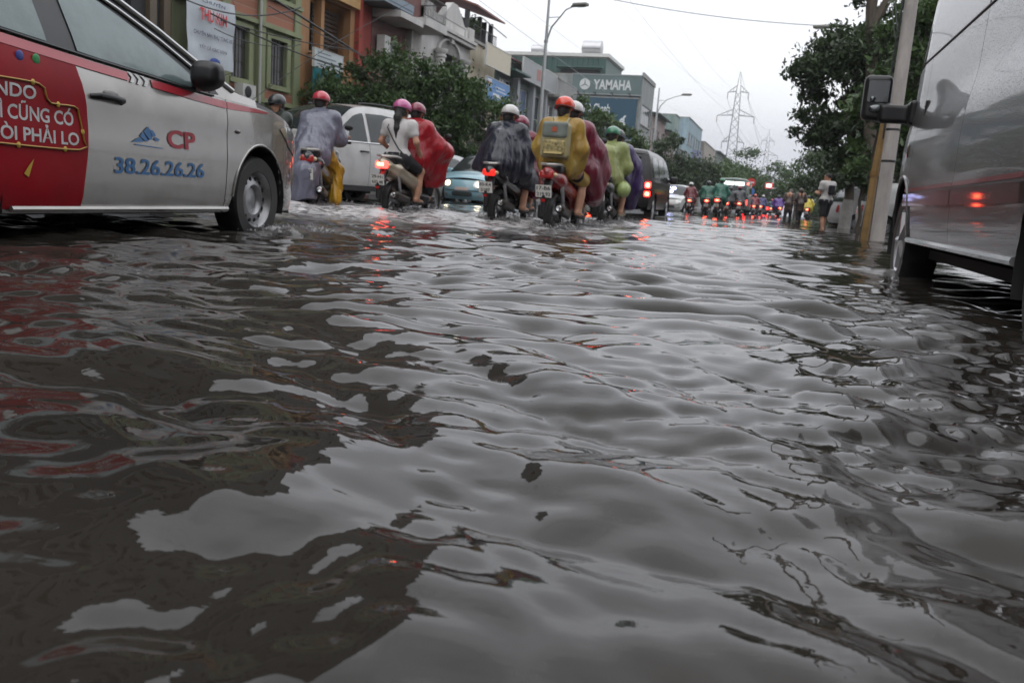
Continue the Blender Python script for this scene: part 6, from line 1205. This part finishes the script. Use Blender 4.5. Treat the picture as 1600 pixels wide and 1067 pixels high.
    # set-back upper storeys of the four nearest houses
    up_m = wallm('upper_render', (.10, .098, .092), var=.35)
    for nm, ya, yb, za, zb in (('shop_house', 11, 18.95, 9.4, 18.5), ('brick_house', 19.02, 25, 9.6, 18), ('ochre_house', 25.06, 28.64, 9.2, 17.5), ('red_house', 28.7, 29.95, 8.8, 16.5), ('eave_house', 30, 34.3, 9.2, 14.5)):
        q = Bld('upper_storey', 'x', ya, yb, zb-za, up_m, holes=[(ya+.7+k*1.7, ya+1.6+k*1.7, .9+j*3, 2.4+j*3) for k in range(int((yb-ya-.6)/1.7)) for j in range(2 if zb > 15 else 1)])
        q.r.parent = bpy.data.objects[nm]; q.r.location = (-.6, 0, za-.07); del q.r['label']; del q.r['category']
    # the street goes on behind the camera on both sides (seen only as reflections)
    for i, (y0, y1, h, cl) in enumerate(((-4, 10.9, 18, (.16, .15, .13)), (-24, -4.2, 13.5, (.2, .17, .14)), (-50, -24.2, 14, (.17, .18, .17)))):
        b = Bld('row_house', ['tan', 'ochre grey', 'pale green'][i]+' row house before the dark shop house, seen only as reflection', y0, y1, h, wallm('behind_render_%d' % i, cl), holes=[(y0+1+k*3, y0+2.6+k*3, 4+j*3.4, 5.8+j*3.4) for k in range(int((y1-y0)/3)) for j in range(3)])
    for i, (y0, y1, h, cl) in enumerate(((-2, 13, 12, (.13, .12, .11)), (-24, -2.2, 13, (.16, .14, .12)), (-50, -24.2, 12, (.14, .14, .14)))):
        b = Bld('row_house', ['dark tan', 'brown', 'grey'][i]+' row house beside the minibus, seen only as reflection', y0, y1, h, wallm('near_render_%d' % i, cl), holes=[(y0+1+k*3, y0+2.6+k*3, 4+j*3.4, 5.8+j*3.4) for k in range(int((y1-y0)/3)) for j in range(2)]); b.r.location = (9.5, y0+y1, .0); b.r.rotation_euler = (0, 0, math.pi)
# ================================================================== trees
bark = M('bark', (.075, .06, .045), .8, var=.35, scale=7, bump=.5, bscale=18, stretch=(1, 1, .3)); lime = M('whitewash', (.26, .25, .235), .7, var=.3, scale=4)
def leafm(name, c, c2): return M(name, c, .45, var=.0, col2=c2, scale=1.1, transl=.22)
LF = {'dark': leafm('leaf_dark', (.044, .076, .022), (.015, .03, .010)), 'mid': leafm('leaf_mid', (.075, .13, .034), (.024, .05, .014)), 'fresh': leafm('leaf_fresh', (.075, .125, .030), (.032, .060, .018))}
def leaf_cloud(clumps, n, ls, seed):
    """folded two-facet leaves spread through the clumps; clumps: (x, y, z, rx, ry, rz, weight)"""
    rg = np.random.default_rng(seed); C = np.array(clumps, float); w_ = C[:, 6]/C[:, 6].sum(); idx = rg.choice(len(C), n, p=w_); c = C[idx]
    d = rg.normal(size=(n, 3)); d /= np.linalg.norm(d, axis=1)[:, None]; r = rg.uniform(0, 1.0, n)**.55*np.exp(rg.normal(0, .26, n)); P = c[:, :3]+d*c[:, 3:6]*r[:, None]
    a = rg.normal(size=(n, 3)); a[:, 2] -= .35; a /= np.linalg.norm(a, axis=1)[:, None]; b = np.cross(a, rg.normal(size=(n, 3))); b /= np.maximum(np.linalg.norm(b, axis=1), 1e-6)[:, None]; nn = np.cross(a, b)
    L = ls*rg.uniform(.45, 1.6, n)[:, None]; W = L*rg.uniform(.36, .5, n)[:, None]
    V = np.stack([P-a*L*.5, P+b*W*.5+nn*W*.12, P+a*L*.5, P-b*W*.5+nn*W*.12], 1).reshape(-1, 3); o = np.arange(n)*4
    return V, np.concatenate([np.stack([o, o+1, o+2], 1), np.stack([o, o+2, o+3], 1)])
def tree(label, base, trunk_h, lobes, nclump, nleaf, ls, leaf='mid', tr=.16, seed=1, wash=0., name='street_tree', group=None, lean=(0, 0), limbs=9, csz=(.45, .95)):
    """lobes: (dx, dy, z, rx, ry, rz) big masses of the crown relative to the trunk"""
    rg = np.random.default_rng(seed); t = thing(name, label, 'tree', base, 0, group); m = MB(); top = Vector((lean[0], lean[1], trunk_h)); path = [Vector((0, 0, -.05)), Vector((lean[0]*.2+.04, lean[1]*.2, trunk_h*.35)), Vector((lean[0]*.55-.03, lean[1]*.55+.04, trunk_h*.7)), top]
    m.tube(path, [tr*1.25, tr, tr*.85, tr*.7], 10); tk = m.build('trunk', bark, t)
    if wash: m = MB(); m.tube([path[0], path[0].lerp(path[1], min(1, wash/(trunk_h*.35)))], [tr*1.27+.004, tr*1.02+.006], 12, False); m.build('whitewash', lime, tk)
    cl = []
    for lx, ly, lz, rx, ry, rz in lobes:
        k = max(3, int(nclump*(rx*ry*rz)**.6/sum((q[3]*q[4]*q[5])**.6 for q in lobes)))
        for _ in range(k):
            d = rg.normal(size=3); d /= np.linalg.norm(d); r = rg.uniform(.35, 1)**.5*.92; s_ = rg.uniform(*csz)*min(1.2, (rx*ry*rz)**(1/3)*.55); cl.append((lx+d[0]*rx*r, ly+d[1]*ry*r, lz+d[2]*rz*r, s_, s_, s_*rg.uniform(.6, .85), s_**2*rg.uniform(.5, 1.5)))
    V, Q = leaf_cloud(cl, nleaf, ls, seed+100); link('crown', fastmesh('crown', V, Q, LF[leaf], False), t)
    order = rg.permutation(len(cl))[:limbs]
    for i in order:
        e = Vector(cl[i][:3]); s0 = path[2].lerp(top, rg.uniform(.1, 1)); mid = s0.lerp(e, .5)+Vector((rg.normal(0, .12), rg.normal(0, .12), .15)); m = MB(); m.tube([s0, mid, e], [tr*.42, tr*.26, tr*.08], 6); m.build('limb', bark, t)
    return t
def build_trees():
    g = lambda u, d: (lambda p: (p.x, p.y, 0.0))(ground(u, d))
    p = g(612, 29.5); tree('broad dark green tree in front of the white arcade house', (p[0]+.3, p[1], .07), 2.2, [(-1.9, -1.3, 2.9, 1.5, 1.2, 1.0), (-.4, -.3, 3.6, 1.6, 1.4, 1.25), (1.2, .9, 3.3, 1.5, 1.3, 1.2), (2.3, 1.9, 2.7, 1.2, 1.1, 1.0), (0, 0, 2.3, 2.2, 1.7, .8)], 120, 26000, .15, 'mid', .15, 3, limbs=14)
    p = g(520, 28); tree('low dark tree beside the ochre house', (p[0], p[1], .07), 1.5, [(0, 0, 2.1, 1.5, 1.2, 1.0), (-.8, -.7, 1.5, .9, .8, .7)], 36, 8000, .14, 'dark', .09, 5)
    p = g(690, 33); tree('thin roadside tree right of the white arcade columns', (p[0], p[1], .07), 2.0, [(0, 0, 2.8, .9, .9, 1.2), (.5, .4, 2.0, .8, .7, .8)], 26, 5000, .14, 'mid', .08, 6)
    for i, (u, d, s) in enumerate(((722, 34, 1.), (752, 36, .8), (785, 39, .85))): p = g(u, d); tree(['fresh green bush below the red sign', 'small bush under the sloping awning', 'rounded bush behind the navy poncho'][i], (p[0], p[1], .07), .7, [(0, 0, 1.2*s, 1.0*s, .8*s, .75*s)], 16, 3200, .12, 'fresh', .05, 20+i, name='roadside_bush', limbs=4)
    p = g(925, 53); tree('feathery tree in front of the teal cafe sign', (p[0], p[1], .07), 3.2, [(0, 0, 4.6, 1.8, 1.5, 1.1), (-1.2, -.5, 5.4, .9, .8, .9), (1.6, .6, 4.0, 1.4, 1.2, .8), (.2, 0, 3.4, 2.2, 1.4, .7)], 52, 9000, .20, 'fresh', .13, 8)
    p = g(890, 56); tree('dark tree behind the orange helmet', (p[0], p[1], .07), 2.5, [(0, 0, 3.4, 1.5, 1.3, 1.2)], 22, 4500, .2, 'dark', .1, 9)
    p = g(1046, 66); tree('dark roadside tree rising behind the black van', (p[0]-.3, p[1], .07), 2.6, [(0, 0, 3.8, 1.5, 1.5, 1.7), (.3, 0, 2.4, 1.7, 1.6, .9), (.2, 1, 5.0, .8, .8, .7)], 46, 8000, .22, 'dark', .16, 10)
    row = [(1078, 76, 4.6, 'dark', 'dark rounded tree left of the far truck'), (1098, 82, 4.6, 'mid', 'second tree of the far row'), (1120, 88, 5.0, 'fresh', 'pale tree above the far green ponchos'), (1140, 98, 6.0, 'mid', 'tree above the far lit bus'), (1162, 104, 8.0, 'mid', 'tallest domed tree of the far row'), (1181, 112, 5.4, 'dark', 'dark tree beside the no entry sign'), (1192, 150, 4.6, 'mid', 'last small tree of the far row')]
    for i, (u, d, h, lf, lb) in enumerate(row): p = g(u, d); q = h/4.; tree(lb, (p[0], p[1], .0), h*.42, [(0, 0, h*.68, 1.9*q+.5, 1.9*q+.5, h*.26), (.9*q, .4, h*.5, 1.7*q+.4, 1.6*q, h*.24), (-.9*q, -.4, h*.48, 1.7*q+.4, 1.6*q, h*.22)], 34, 5000, .30, lf, .15, 30+i, group='trees along the far road', csz=(.6, 1.1), limbs=5)
    # right-hand side
    p = g(1318, 27); tree('big dark roadside tree with whitewashed trunk', p, 2.6, [(-1.15, -.2, 4.7, 1.2, 1.4, .9), (-1.25, .3, 3.35, 1.2, 1.2, .8), (.0, 0, 5.6, 1.3, 1.4, 1.0), (.9, .4, 4.4, 1.6, 1.6, 1.5), (-.2, 0, 2.9, 1.1, 1.2, .9), (.3, 0, 2.0, .9, 1.0, .7), (1.9, .5, 3.0, 1.3, 1.3, 1.4), (2.0, .3, 5.6, 1.2, 1.2, 1.2)], 150, 38000, .17, 'dark', .15, 12, wash=1.5, limbs=16)
    p = g(1352, 21); tree('leafy tree right behind the concrete pole', p, 2.4, [(.9, 0, 4.3, 1.2, 1.2, 1.4), (.1, .1, 2.9, .9, 1.0, 1.0), (1.4, .3, 2.4, 1.2, 1.2, 1.1), (.2, 0, 4.6, .8, .8, .8), (-.1, .2, 1.7, .7, .7, .6)], 70, 16000, .15, 'mid', .12, 13, limbs=9)
    p = g(1300, 31); tree('low shrubby tree behind the wader in white', p, 1.2, [(.3, 0, 1.9, 1.2, 1.2, 1.2), (1.4, 0, 1.4, 1.2, 1.0, .9)], 40, 7000, .16, 'dark', .08, 14)
    p = g(1338, 23.5); tree('sapling with fresh leaves left of the concrete pole', p, 1.2, [(0, 0, 1.55, .55, .5, .5)], 14, 2200, .16, 'fresh', .05, 15, limbs=4)
    for i, (u, d, h, lf, lb) in enumerate(((1262, 66, 5.2, 'mid', 'rounded tree above the far yellow rider'), (1240, 88, 5.0, 'mid', 'smaller tree beyond the brown ponchos'), (1285, 52, 5.0, 'dark', 'dark tree behind the big roadside tree'), (1226, 130, 5.6, 'dark', 'farthest tree on the near side of the road'), (1330, 44, 6., 'dark', 'broad tree deep behind the whitewashed trunk'), (1400, 34, 6, 'dark', 'tree showing between pole and minibus'))): p = g(u, d); q = h/4.; tree(lb, p, h*.42, [(0, 0, h*.66, 1.5*q+.3, 1.7*q, h*.27), (1.0*q, .3, h*.45, 1.5*q+.3, 1.5*q, h*.25), (-.7*q, 0, h*.42, 1.2*q, 1.2*q, h*.2)], 36, 6000, .24, lf, .14, 70+i, group='trees on the near side of the road', limbs=6)
    for i, (ya, yb) in enumerate(((33, 52), (52, 80), (80, 125))):
        t = thing('hedge', ['nearest', 'middle', 'farthest'][i]+' stretch of dark hedge along the near side of the road', 'hedge', (3.4+.02*i, (ya+yb)/2, 0)); rg = np.random.default_rng(90+i); n = int((yb-ya)*2.2); V, Q = leaf_cloud([(rg.normal(0, .3), (rg.uniform()-.5)*(yb-ya), rg.uniform(.3, 1.5), .5, .7, .5, 1) for _ in range(n)], n*110, .2, 95+i); link('foliage', fastmesh('foliage', V, Q, LF['dark'], False), t)
        m = MB(); m.box2((-.25, -(yb-ya)/2, -.1), (.25, (yb-ya)/2, .9)); m.build('branch_core', bark, t, smooth=False)
    # potted greenery on the roofs
    t = thing('roof_garden', 'bushy green plants on the roof of the eave house', 'plant', (XF, 33.4, 7.6)); cl = [(-.6+random.uniform(-.5, .5), random.uniform(-1.2, 3.0), .9+random.uniform(-.2, .5), .45, .5, .35, 1) for _ in range(16)]; V, Q = leaf_cloud(cl, 4500, .15, 77); link('foliage', fastmesh('foliage', V, Q, LF['fresh'], False), t); m = MB(); m.box2((-1.1, -1.2, .0), (-.2, 3., .5)); m.build('planter', conc, t, smooth=False)
    t = thing('terrace_plant', 'small potted plant at the open roof terrace', 'plant', (XF-.3, 41.2, 7.7)); V, Q = leaf_cloud([(0, 0, .5, .35, .4, .4, 1)], 900, .14, 78); link('foliage', fastmesh('foliage', V, Q, LF['mid'], False), t); m = MB(); m.tube([(0, 0, .0), (0, 0, .5)], .03, 6); m.build('stem', bark, t)
# ================================================================== poles, lamps, pylons, wires, signs
galv = M('galvanised', (.36, .37, .37), .4, metal=.5, var=.12, scale=3); pole_c = M('pole_concrete', (.38, .35, .33), .75, var=.28, scale=3.5, bump=.3, bscale=30, stretch=(1, 1, .3))
def street_lamp(label, base, h, arm, az, lit=False):
    t = thing('street_lamp', label, 'street lamp', base, az, 'street lamps'); m = MB(); m.tube([(0, 0, -.1), (0, 0, h*.5), (0, 0, h*1.06)], [.11, .085, .055], 12); m.build('pole', galv, t)
    m = MB(); pts = [(0, .02, h*.83), (0, .22, h*.90), (0, .65, h*.955), (0, arm*.7, h*.985), (0, arm, h*1.0)]; m.tube(pts, [.04, .038, .034, .03, .03], 8); a = m.build('arm', galv, t); m = MB(); m.tube([(0, 0, h*.95), (0, .62, h*.95)], .02, 6); m.build('brace', galv, a)
    m = MB(); m.lathe([(.001, 0), (.09, .03), (.10, .12), (.001, .13)], 10, (0, 0, h*.82)); m.build('collar', galv, t)
    solid('lamp_head', [rbox((0, arm+.32, h*1.0+.05), (.10, .30, .02), .05), seg((0, arm-.1, h), (0, arm+.1, h+.03), .05)], M('lamp_head_grey', (.22, .22, .2), .45, metal=.3), t, .025, .03); m = MB(); m.box((0, arm+.36, h-.03), (.16, .4, .03)); m.build('lens', clear_lens, t, smooth=False)
    return t
def pylon(label, base, h, rz, br):
    t = thing('pylon', label, 'pylon', base, rz, 'power pylons'); st = M('pylon_steel', (.20, .205, .22), .5, metal=.3); hb, ht = h*.055, h*.016
    w = lambda z: hb+(ht-hb)*min(1, z/(h*.86))
    for sx_, sy_ in ((-1, -1), (1, -1), (1, 1), (-1, 1)): m = MB(); m.tube([(sx_*w(0), sy_*w(0), -2), (sx_*w(h*.86), sy_*w(h*.86), h*.86), (sx_*.1, sy_*.1, h)], [.11, .09, .05], 5); m.build('leg', st, t)
    zs = np.linspace(0, h*.86, 16)
    for i in range(15):
        z0, z1 = zs[i], zs[i+1]
        for f_ in range(4):
            a, b = [((-1, -1), (1, -1)), ((1, -1), (1, 1)), ((1, 1), (-1, 1)), ((-1, 1), (-1, -1))][f_]
            m = MB(); m.tube([(a[0]*w(z0), a[1]*w(z0), z0), (b[0]*w(z1), b[1]*w(z1), z1)], .038, 4); m.build('brace', st, t); m = MB(); m.tube([(b[0]*w(z0), b[1]*w(z0), z0), (a[0]*w(z1), a[1]*w(z1), z1)], .038, 4); m.build('brace', st, t)
    tips = []
    for z, L in ((h*.50, h*.08), (h*.69, h*.135), (h*.86, h*.075)):
        for sd in (-1, 1):
            m = MB(); c = w(z)
            for yy in (-c, c): m.tube([(sd*c, yy, z), (sd*L, 0, z-h*.008)], .08, 4); m.tube([(sd*c, yy, z+h*.04), (sd*L, 0, z-h*.008)], .06, 4)
            for k in (.33, .66): m.tube([(sd*(c+(L-c)*k), 0, z-h*.004), (sd*(c+(L-c)*k), 0, z+h*.04*(1-k))], .05, 4)
            m.build('cross_arm', st, t)
            m = MB(); m.tube([(sd*L, 0, z-h*.008), (sd*L, 0, z-h*.055)], [.12, .10], 6); m.build('insulator', M('insulator_brown', (.15, .13, .13), .3), t); tips.append(Vector((sd*L, 0, z-h*.055)))
    M4 = Matrix.Translation(Vector(base)) @ Matrix.Rotation(rz, 4, 'Z'); return [M4 @ q for q in tips]+[M4 @ Vector((0, 0, h))]
def wire(label, a, b, sag, r, name='power_line', mat=None, n=40, group='overhead lines'):
    a, b = Vector(a), Vector(b); m = MB(); m.tube([a.lerp(b, i/n)-Vector((0, 0, 4*sag*(i/n)*(1-i/n))) for i in range(n+1)], r, 5); return tag(m.build(name, mat or M('wire_black', (.02, .02, .02), .5)), label, 'cable', group)
def build_poles():
    p = ground(834, 39); street_lamp('tall street lamp in front of the grey signboard', (p.x, p.y, .07), 8.35, 1.25, R(-104)); p = ground(1012, 67); street_lamp('second street lamp beside the showroom', (p.x, p.y, .07), 8.4, 1.9, R(-100)); p = ground(1312, 39); street_lamp('street lamp arching out of the big roadside tree', (p.x+.2, p.y, 0), 8.6, 1.8, R(80))
    p = ground(1370, 15.6, 0); c = thing('utility_pole', 'mottled concrete utility pole beside the minibus mirror', 'pole', (p.x, p.y, GZ)); m = MB(); m.tube([(0, 0, -.1), (0, 0, 4), (0, 0, 9)], [.125, .11, .088], 18); m.build('shaft', pole_c, c)
    for z in (1.5, 2.05, 5.3): m = MB(); m.lathe([(.128-.0042*z, z), (.132-.0042*z, z+.02), (.128-.0042*z, z+.04)], 18); m.build('steel_band', rail_m, c)
    m = MB(); m.tube([(0, 0, 5.6), (.0, -.2, 5.9), (-.15, -.22, 6.5)], .02, 6); m.build('cable_loop', rail_m, c); m = MB(); m.box((-.16, -.02, 5.5), (.12, .2, .3)); m.build('junction_box', M('box_grey', (.2, .2, .2), .5), c, smooth=False)
    m = MB(); m.tube([(-.15, -.08, 1.9), (-.17, -.1, 3.2), (-.12, -.09, 5.2)], .018, 6); m.build('conduit', rail_m, c)
    p = ground(1350, 15.9, 0); c2 = thing('pipe_post', 'ochre yellow pipe post leaning beside the concrete pole', 'post', (p.x, p.y, GZ)); m = MB(); m.tube([(0, 0, -.05), (.02, 0, 1.3), (.09, 0, 2.75)], .065, 12); m.build('pipe', M('ochre_pipe', (.24, .145, .05), .55, var=.3, scale=5), c2); m = MB(); m.lathe([(.078, 1.25), (.08, 1.3), (.078, 1.35)], 14, (.02, 0, 0)); m.build('coupling', M('ochre_dark', (.2, .11, .03), .6), c2)
    # cut limb of an old tree above the pole
    p = at(1362, 60, 24); c = thing('bare_tree', 'bare forked limb of a pruned tree above the concrete pole', 'tree', (p.x, p.y, 0)); m = MB(); m.tube([(.6, .6, -.1), (.45, .5, 1.8), (.15, .2, 4.4), (-.05, 0, 5.6)], [.2, .18, .17, .16], 10); m.build('trunk', bark, c); m = MB(); m.tube([(-.05, 0, 5.6), (-.12, 0, 6.2), (-.05, 0, 7.6)], [.16, .15, .14], 9); m.build('limb', bark, c); m = MB(); m.tube([(-.05, 0, 5.6), (.25, 0, 6.3), (.75, .1, 7.6)], [.14, .12, .10], 9); m.build('limb', bark, c)
    V, Q = leaf_cloud([(-.45, 0, 6.5, .2, .2, .4, 1), (-.4, 0, 7.1, .2, .2, .3, 1), (.1, .1, 5.2, .9, .8, .6, 4), (.8, .2, 5.9, .4, .5, .5, 1)], 2200, .15, 5); link('crown', fastmesh('crown', V, Q, LF['dark'], False), c)
    tips = []
    for u, d, h, lb, tv in ((1133, 263, 40.5, 'nearest lattice pylon standing over the far trees', 121), (1187, 430, 40, 'second lattice pylon, half as tall in view', 0), (1211, 660, 40, 'third and faintest lattice pylon', 0)):
        p = ground(u, d); tips.append(pylon(lb, (p.x, p.y, -.1), h, R(1), 0))
    p0 = Vector((-24, -60, 0)); back = [p0+(q-Vector((tips[0][6].x, tips[0][6].y, 0))) for q in tips[0]]
    wm = M('conductor', (.36, .37, .39), .5)
    names = ['lower left', 'lower right', 'middle left', 'middle right', 'upper left', 'upper right', 'topmost']
    for i in range(7):
        wire(f'{names[i]} conductor sweeping overhead from the nearest pylon', tips[0][i], back[i], 7.5, .016, 'power_line', wm, 60)
        wire(f'{names[i]} conductor between the first two pylons', tips[1][i], tips[0][i], 5, .05, 'power_line', wm, 24)
    wire('single cable crossing the sky from side to side', at(930, -6, 40), at(1320, 42, 40), .25, .022, 'overhead_cable', wm, 24)
    # black cable bundle slung past the house fronts
    blk = M('wire_black', (.02, .02, .02), .5); X = XF+1.1
    for i, (u0, v0, u1, v1, s, r) in enumerate(((395, -22, 560, 84, .0, .035), (330, 22, 640, 128, .3, .022), (345, 32, 552, 78, .1, .016), (250, -20, 470, 12, .4, .018), (420, 10, 700, 150, .1, .016), (335, 45, 470, 70, .2, .012), (300, 230, 640, 6, -.3, .010))):
        lbs = ['thick black cable dropping across the sage and ochre houses', 'slack black cable over the sage house windows', 'thin cable under the thick one on the sage house', 'cable looping across the top of the banner', 'thin cable running down towards the arcade house', 'short sagging wire on the sage house front', 'hair thin wire rising past the second barred window']
        wire(lbs[i], atX(u0, v0, X+i*.06), atX(u1, v1, X+i*.06), s, r, 'hanging_cable', blk, 24)
    for i in range(2): wire(['lower', 'upper'][i]+' service cable hanging from the concrete pole', at(1392+6*i, -12, 15.5), at(1398+5*i, 60, 14.9), .0, .008, 'hanging_cable', blk, 10)
    # no-entry sign, blue arrow sign and lit sign in the far traffic
    p = ground(1168, 74); t = thing('road_sign', 'round red no entry sign over a blue round sign', 'sign', (p.x, p.y, GZ), R(2)); m = MB(); m.tube([(0, .06, 0), (0, .06, 3.1)], .04, 8); m.build('post', galv, t)
    for z, mt in ((2.75, M('sign_red_disc', (.45, .03, .025), .4)), (1.98, M('sign_blue_disc', (.03, .13, .42), .4))): m = MB(); m.lathe([(.001, -.01), (.36, -.01), (.36, .02), (.001, .02)], 24, (0, 0, z), 'y'); d = m.build('disc', mt, t); m = MB(); m.box((0, -.016, z), (.46, .008, .1) if z > 2.5 else (.08, .008, .4)); m.build('bar', M('sign_white_ink'), d, smooth=False)
    p = ground(1196, 92); t = thing('lit_sign', 'glowing pink white box sign above the far traffic', 'sign', (p.x, p.y, GZ)); m = MB(); m.tube([(0, .1, 0), (0, .1, 2.9)], .05, 8); m.build('post', rail_m, t); m = MB(); m.box((0, 0, 3.1), (.75, .2, .55)); m.build('box', M('lit_frame', (.3, .04, .04), .4, emit=(1, .1, .08), estr=.7), t, smooth=False); m = MB(); m.box((0, -.115, 3.1), (.5, .02, .36)); m.build('panel', M('lit_panel', (.9, .6, .6), .4, emit=(1, .72, .68), estr=2.2), t, smooth=False)
def build_far_cars():
    p = ground(1060, 47, GZ); build_hatchback((p.x-.2, p.y, GZ), R(176), 'far white car facing us under blue white lamps', M('far_white', (.45, .46, .44), .35, coat=.5, dirt=.2), False)
    t = thing('lamp_cluster', 'blue white glaring lamps over the far white car', 'lamp', (p.x-.55, p.y-1.0, 1.15)); bl = M('lamp_blue', (.6, .6, .9), .3, emit=(.45, .5, 1.0), estr=4.5)
    for i, (x, z) in enumerate(((-.3, .0), (0, .08), (.3, .05), (.15, -.12))): m = MB(); m.ell((x, 0, z), (.13, .06, .09), 12, 8); m.build('lamp', bl, t)
    m = MB(); m.tube([(-.4, .08, 0), (.4, .08, .05)], .03, 6); m.tube([(0, .08, 0), (0, .08, -1.25)], .03, 6); m.build('frame', rail_m, t)
    # lit bus
    p = ground(1143, 58, GZ); sp = dict(axles=(1.9, -1.6), arch=.42, wheel_r=.36, tyre_w=.22, sill=.4, section=[(.3, .95), (.5, 1.0), (1.2, 1.02), (1.5, 1.0), (2.2, .93), (2.4, .8), (2.5, .6)], plan=[(-3.0, .96), (-2.6, 1), (2.6, 1), (3.0, .9)], top=[(2.9, 1.2), (2.75, 1.5), (2.4, 2.2), (2.1, 2.4), (0, 2.45), (-2.6, 2.42), (-2.9, 2.3)], front=[(2.9, .4), (3.0, .7), (2.9, 1.2)], rear=[(-2.9, .45), (-3.0, .8), (-3.0, 1.6), (-2.9, 2.3)], belt=[(-3.1, 1.35), (3.1, 1.3)], doors=(-1, 1.), door_names=('rear_quarter', 'body_side', 'front_fender'), windows=[('side_window', [(2.3, 1.4), (1.1, 1.4), (1.1, 2.1), (2.0, 2.1)]), ('side_window', [(.95, 1.4), (-.9, 1.4), (-.9, 2.1), (.95, 2.1)]), ('side_window', [(-1.05, 1.4), (-2.7, 1.4), (-2.6, 2.1), (-1.05, 2.1)])])
    c = Car('small_bus', 'far green grey small bus with a lit white roof panel', 'bus', (p.x, p.y+2.5, GZ), R(0), sp); pt = M('bus_paint', (.12, .16, .14), .35, coat=.5, dirt=.2); c.basics(pt, dark_glass, 'steel', .05, .05, segs=[('windscreen', 2.9, 2.1, dark_glass, .03), ('roof', 2.1, -2.9, pt, .06)])
    c.patch('rear_window', -.8, .8, 1.45, 1.95, dark_glass, 'rear', .05); wl = M('panel_white_lit', (.9, .9, .9), .4, emit=(.95, 1, .95), estr=2.0); c.patch('lit_panel', -.75, -.05, 2.0, 2.22, wl, 'rear', .05, .03); c.patch('lit_panel', .02, .62, 2.0, 2.22, wl, 'rear', .05, .03); c.patch('number_plate', -.2, .2, .6, .75, plate_m, 'rear', .05, .015)
    for k in (-1, 1): c.patch('tail_lamp', k*.82-.1, k*.82+.1, .75, 1.05, red_lamp, 'rear', .05, .015); c.patch('marker_lamp', k*.86-.07, k*.86+.07, 2.05, 2.2, M('marker_red', (.6, .05, .04), .3, emit=(1, .12, .08), estr=4), 'rear', .05, .02)
    for i, (u, d, lb, cl) in enumerate(((1170, 78, 'far dark blue car with lit tail lamps', (.02, .03, .06)), (1184, 90, 'far grey car with lit tail lamps beside the indigo rider', (.12, .12, .13)), (1205, 100, 'farthest dark car with lit tail lamps', (.05, .05, .05)))):
        p = ground(u, d, GZ); c = build_hatchback((p.x, p.y+1.6, GZ), R(0), lb, M('far_paint_%d' % i, cl, .35, coat=.5), False)
        for k in (-1, 1): c.patch('tail_lamp_lit', k*.52-.10, k*.52+.10, .58, .86, red_lamp, 'rear', .10, .02, round_=.6)
    for i, (u, d, lb) in enumerate(((1336, 29, 'white car parked behind the yellow pipe post'), (1390, 24, 'white car parked behind the concrete pole'))): p = ground(u, d, GZ); build_hatchback((p.x+.9, p.y+.5, GZ), R(-75-12*i), lb, M('parked_white', (.5, .5, .5), .35, coat=.5, dirt=.3), False)
    p = ground(672, 25.5, GZ); build_hatchback((p.x-.6, p.y+1.2, GZ), R(172), 'white car behind the off-road car, mostly hidden by the red raincoat', M('parked_white'), False)
build_taxi()
build_minibus()
p = ground(515, 14.6); build_suv('offroad_car', 'white off-road car side-on behind the rider in the grey poncho', (p.x-.636, p.y+1.10, GZ), math.pi-R(15), suv_paint)
p = ground(1014, 24); build_black_van((p.x-.93, p.y+2.4, GZ), R(0))
p = ground(725, 24); build_hatchback((p.x, p.y+1.6, GZ), math.pi, 'small pale blue hatchback facing us with head lamps on', M('pale_blue_paint', (.22, .38, .44), .3, coat=.7, dirt=.2))
build_street()
build_trees()
build_poles()
build_riders()
build_far()
build_far_cars()
build_water()
# the damp air over the street
hz = MB(); hz.box2((-430, -190, GZ-1.2), (430, 1160, 46)); hm = bpy.data.materials.new('damp_air'); hm.use_nodes = True; ht = hm.node_tree; ht.nodes.remove(ht.nodes['Principled BSDF'])
pv_ = nd(ht, 'ShaderNodeVolumePrincipled'); pv_.inputs['Color'].default_value = (.93, .95, 1, 1); pv_.inputs['Density'].default_value = .00045; pv_.inputs['Anisotropy'].default_value = .3
lk(ht, pv_.outputs[0], ht.nodes['Material Output'].inputs['Volume']); tag(hz.build('haze', hm, smooth=False), kind='stuff')
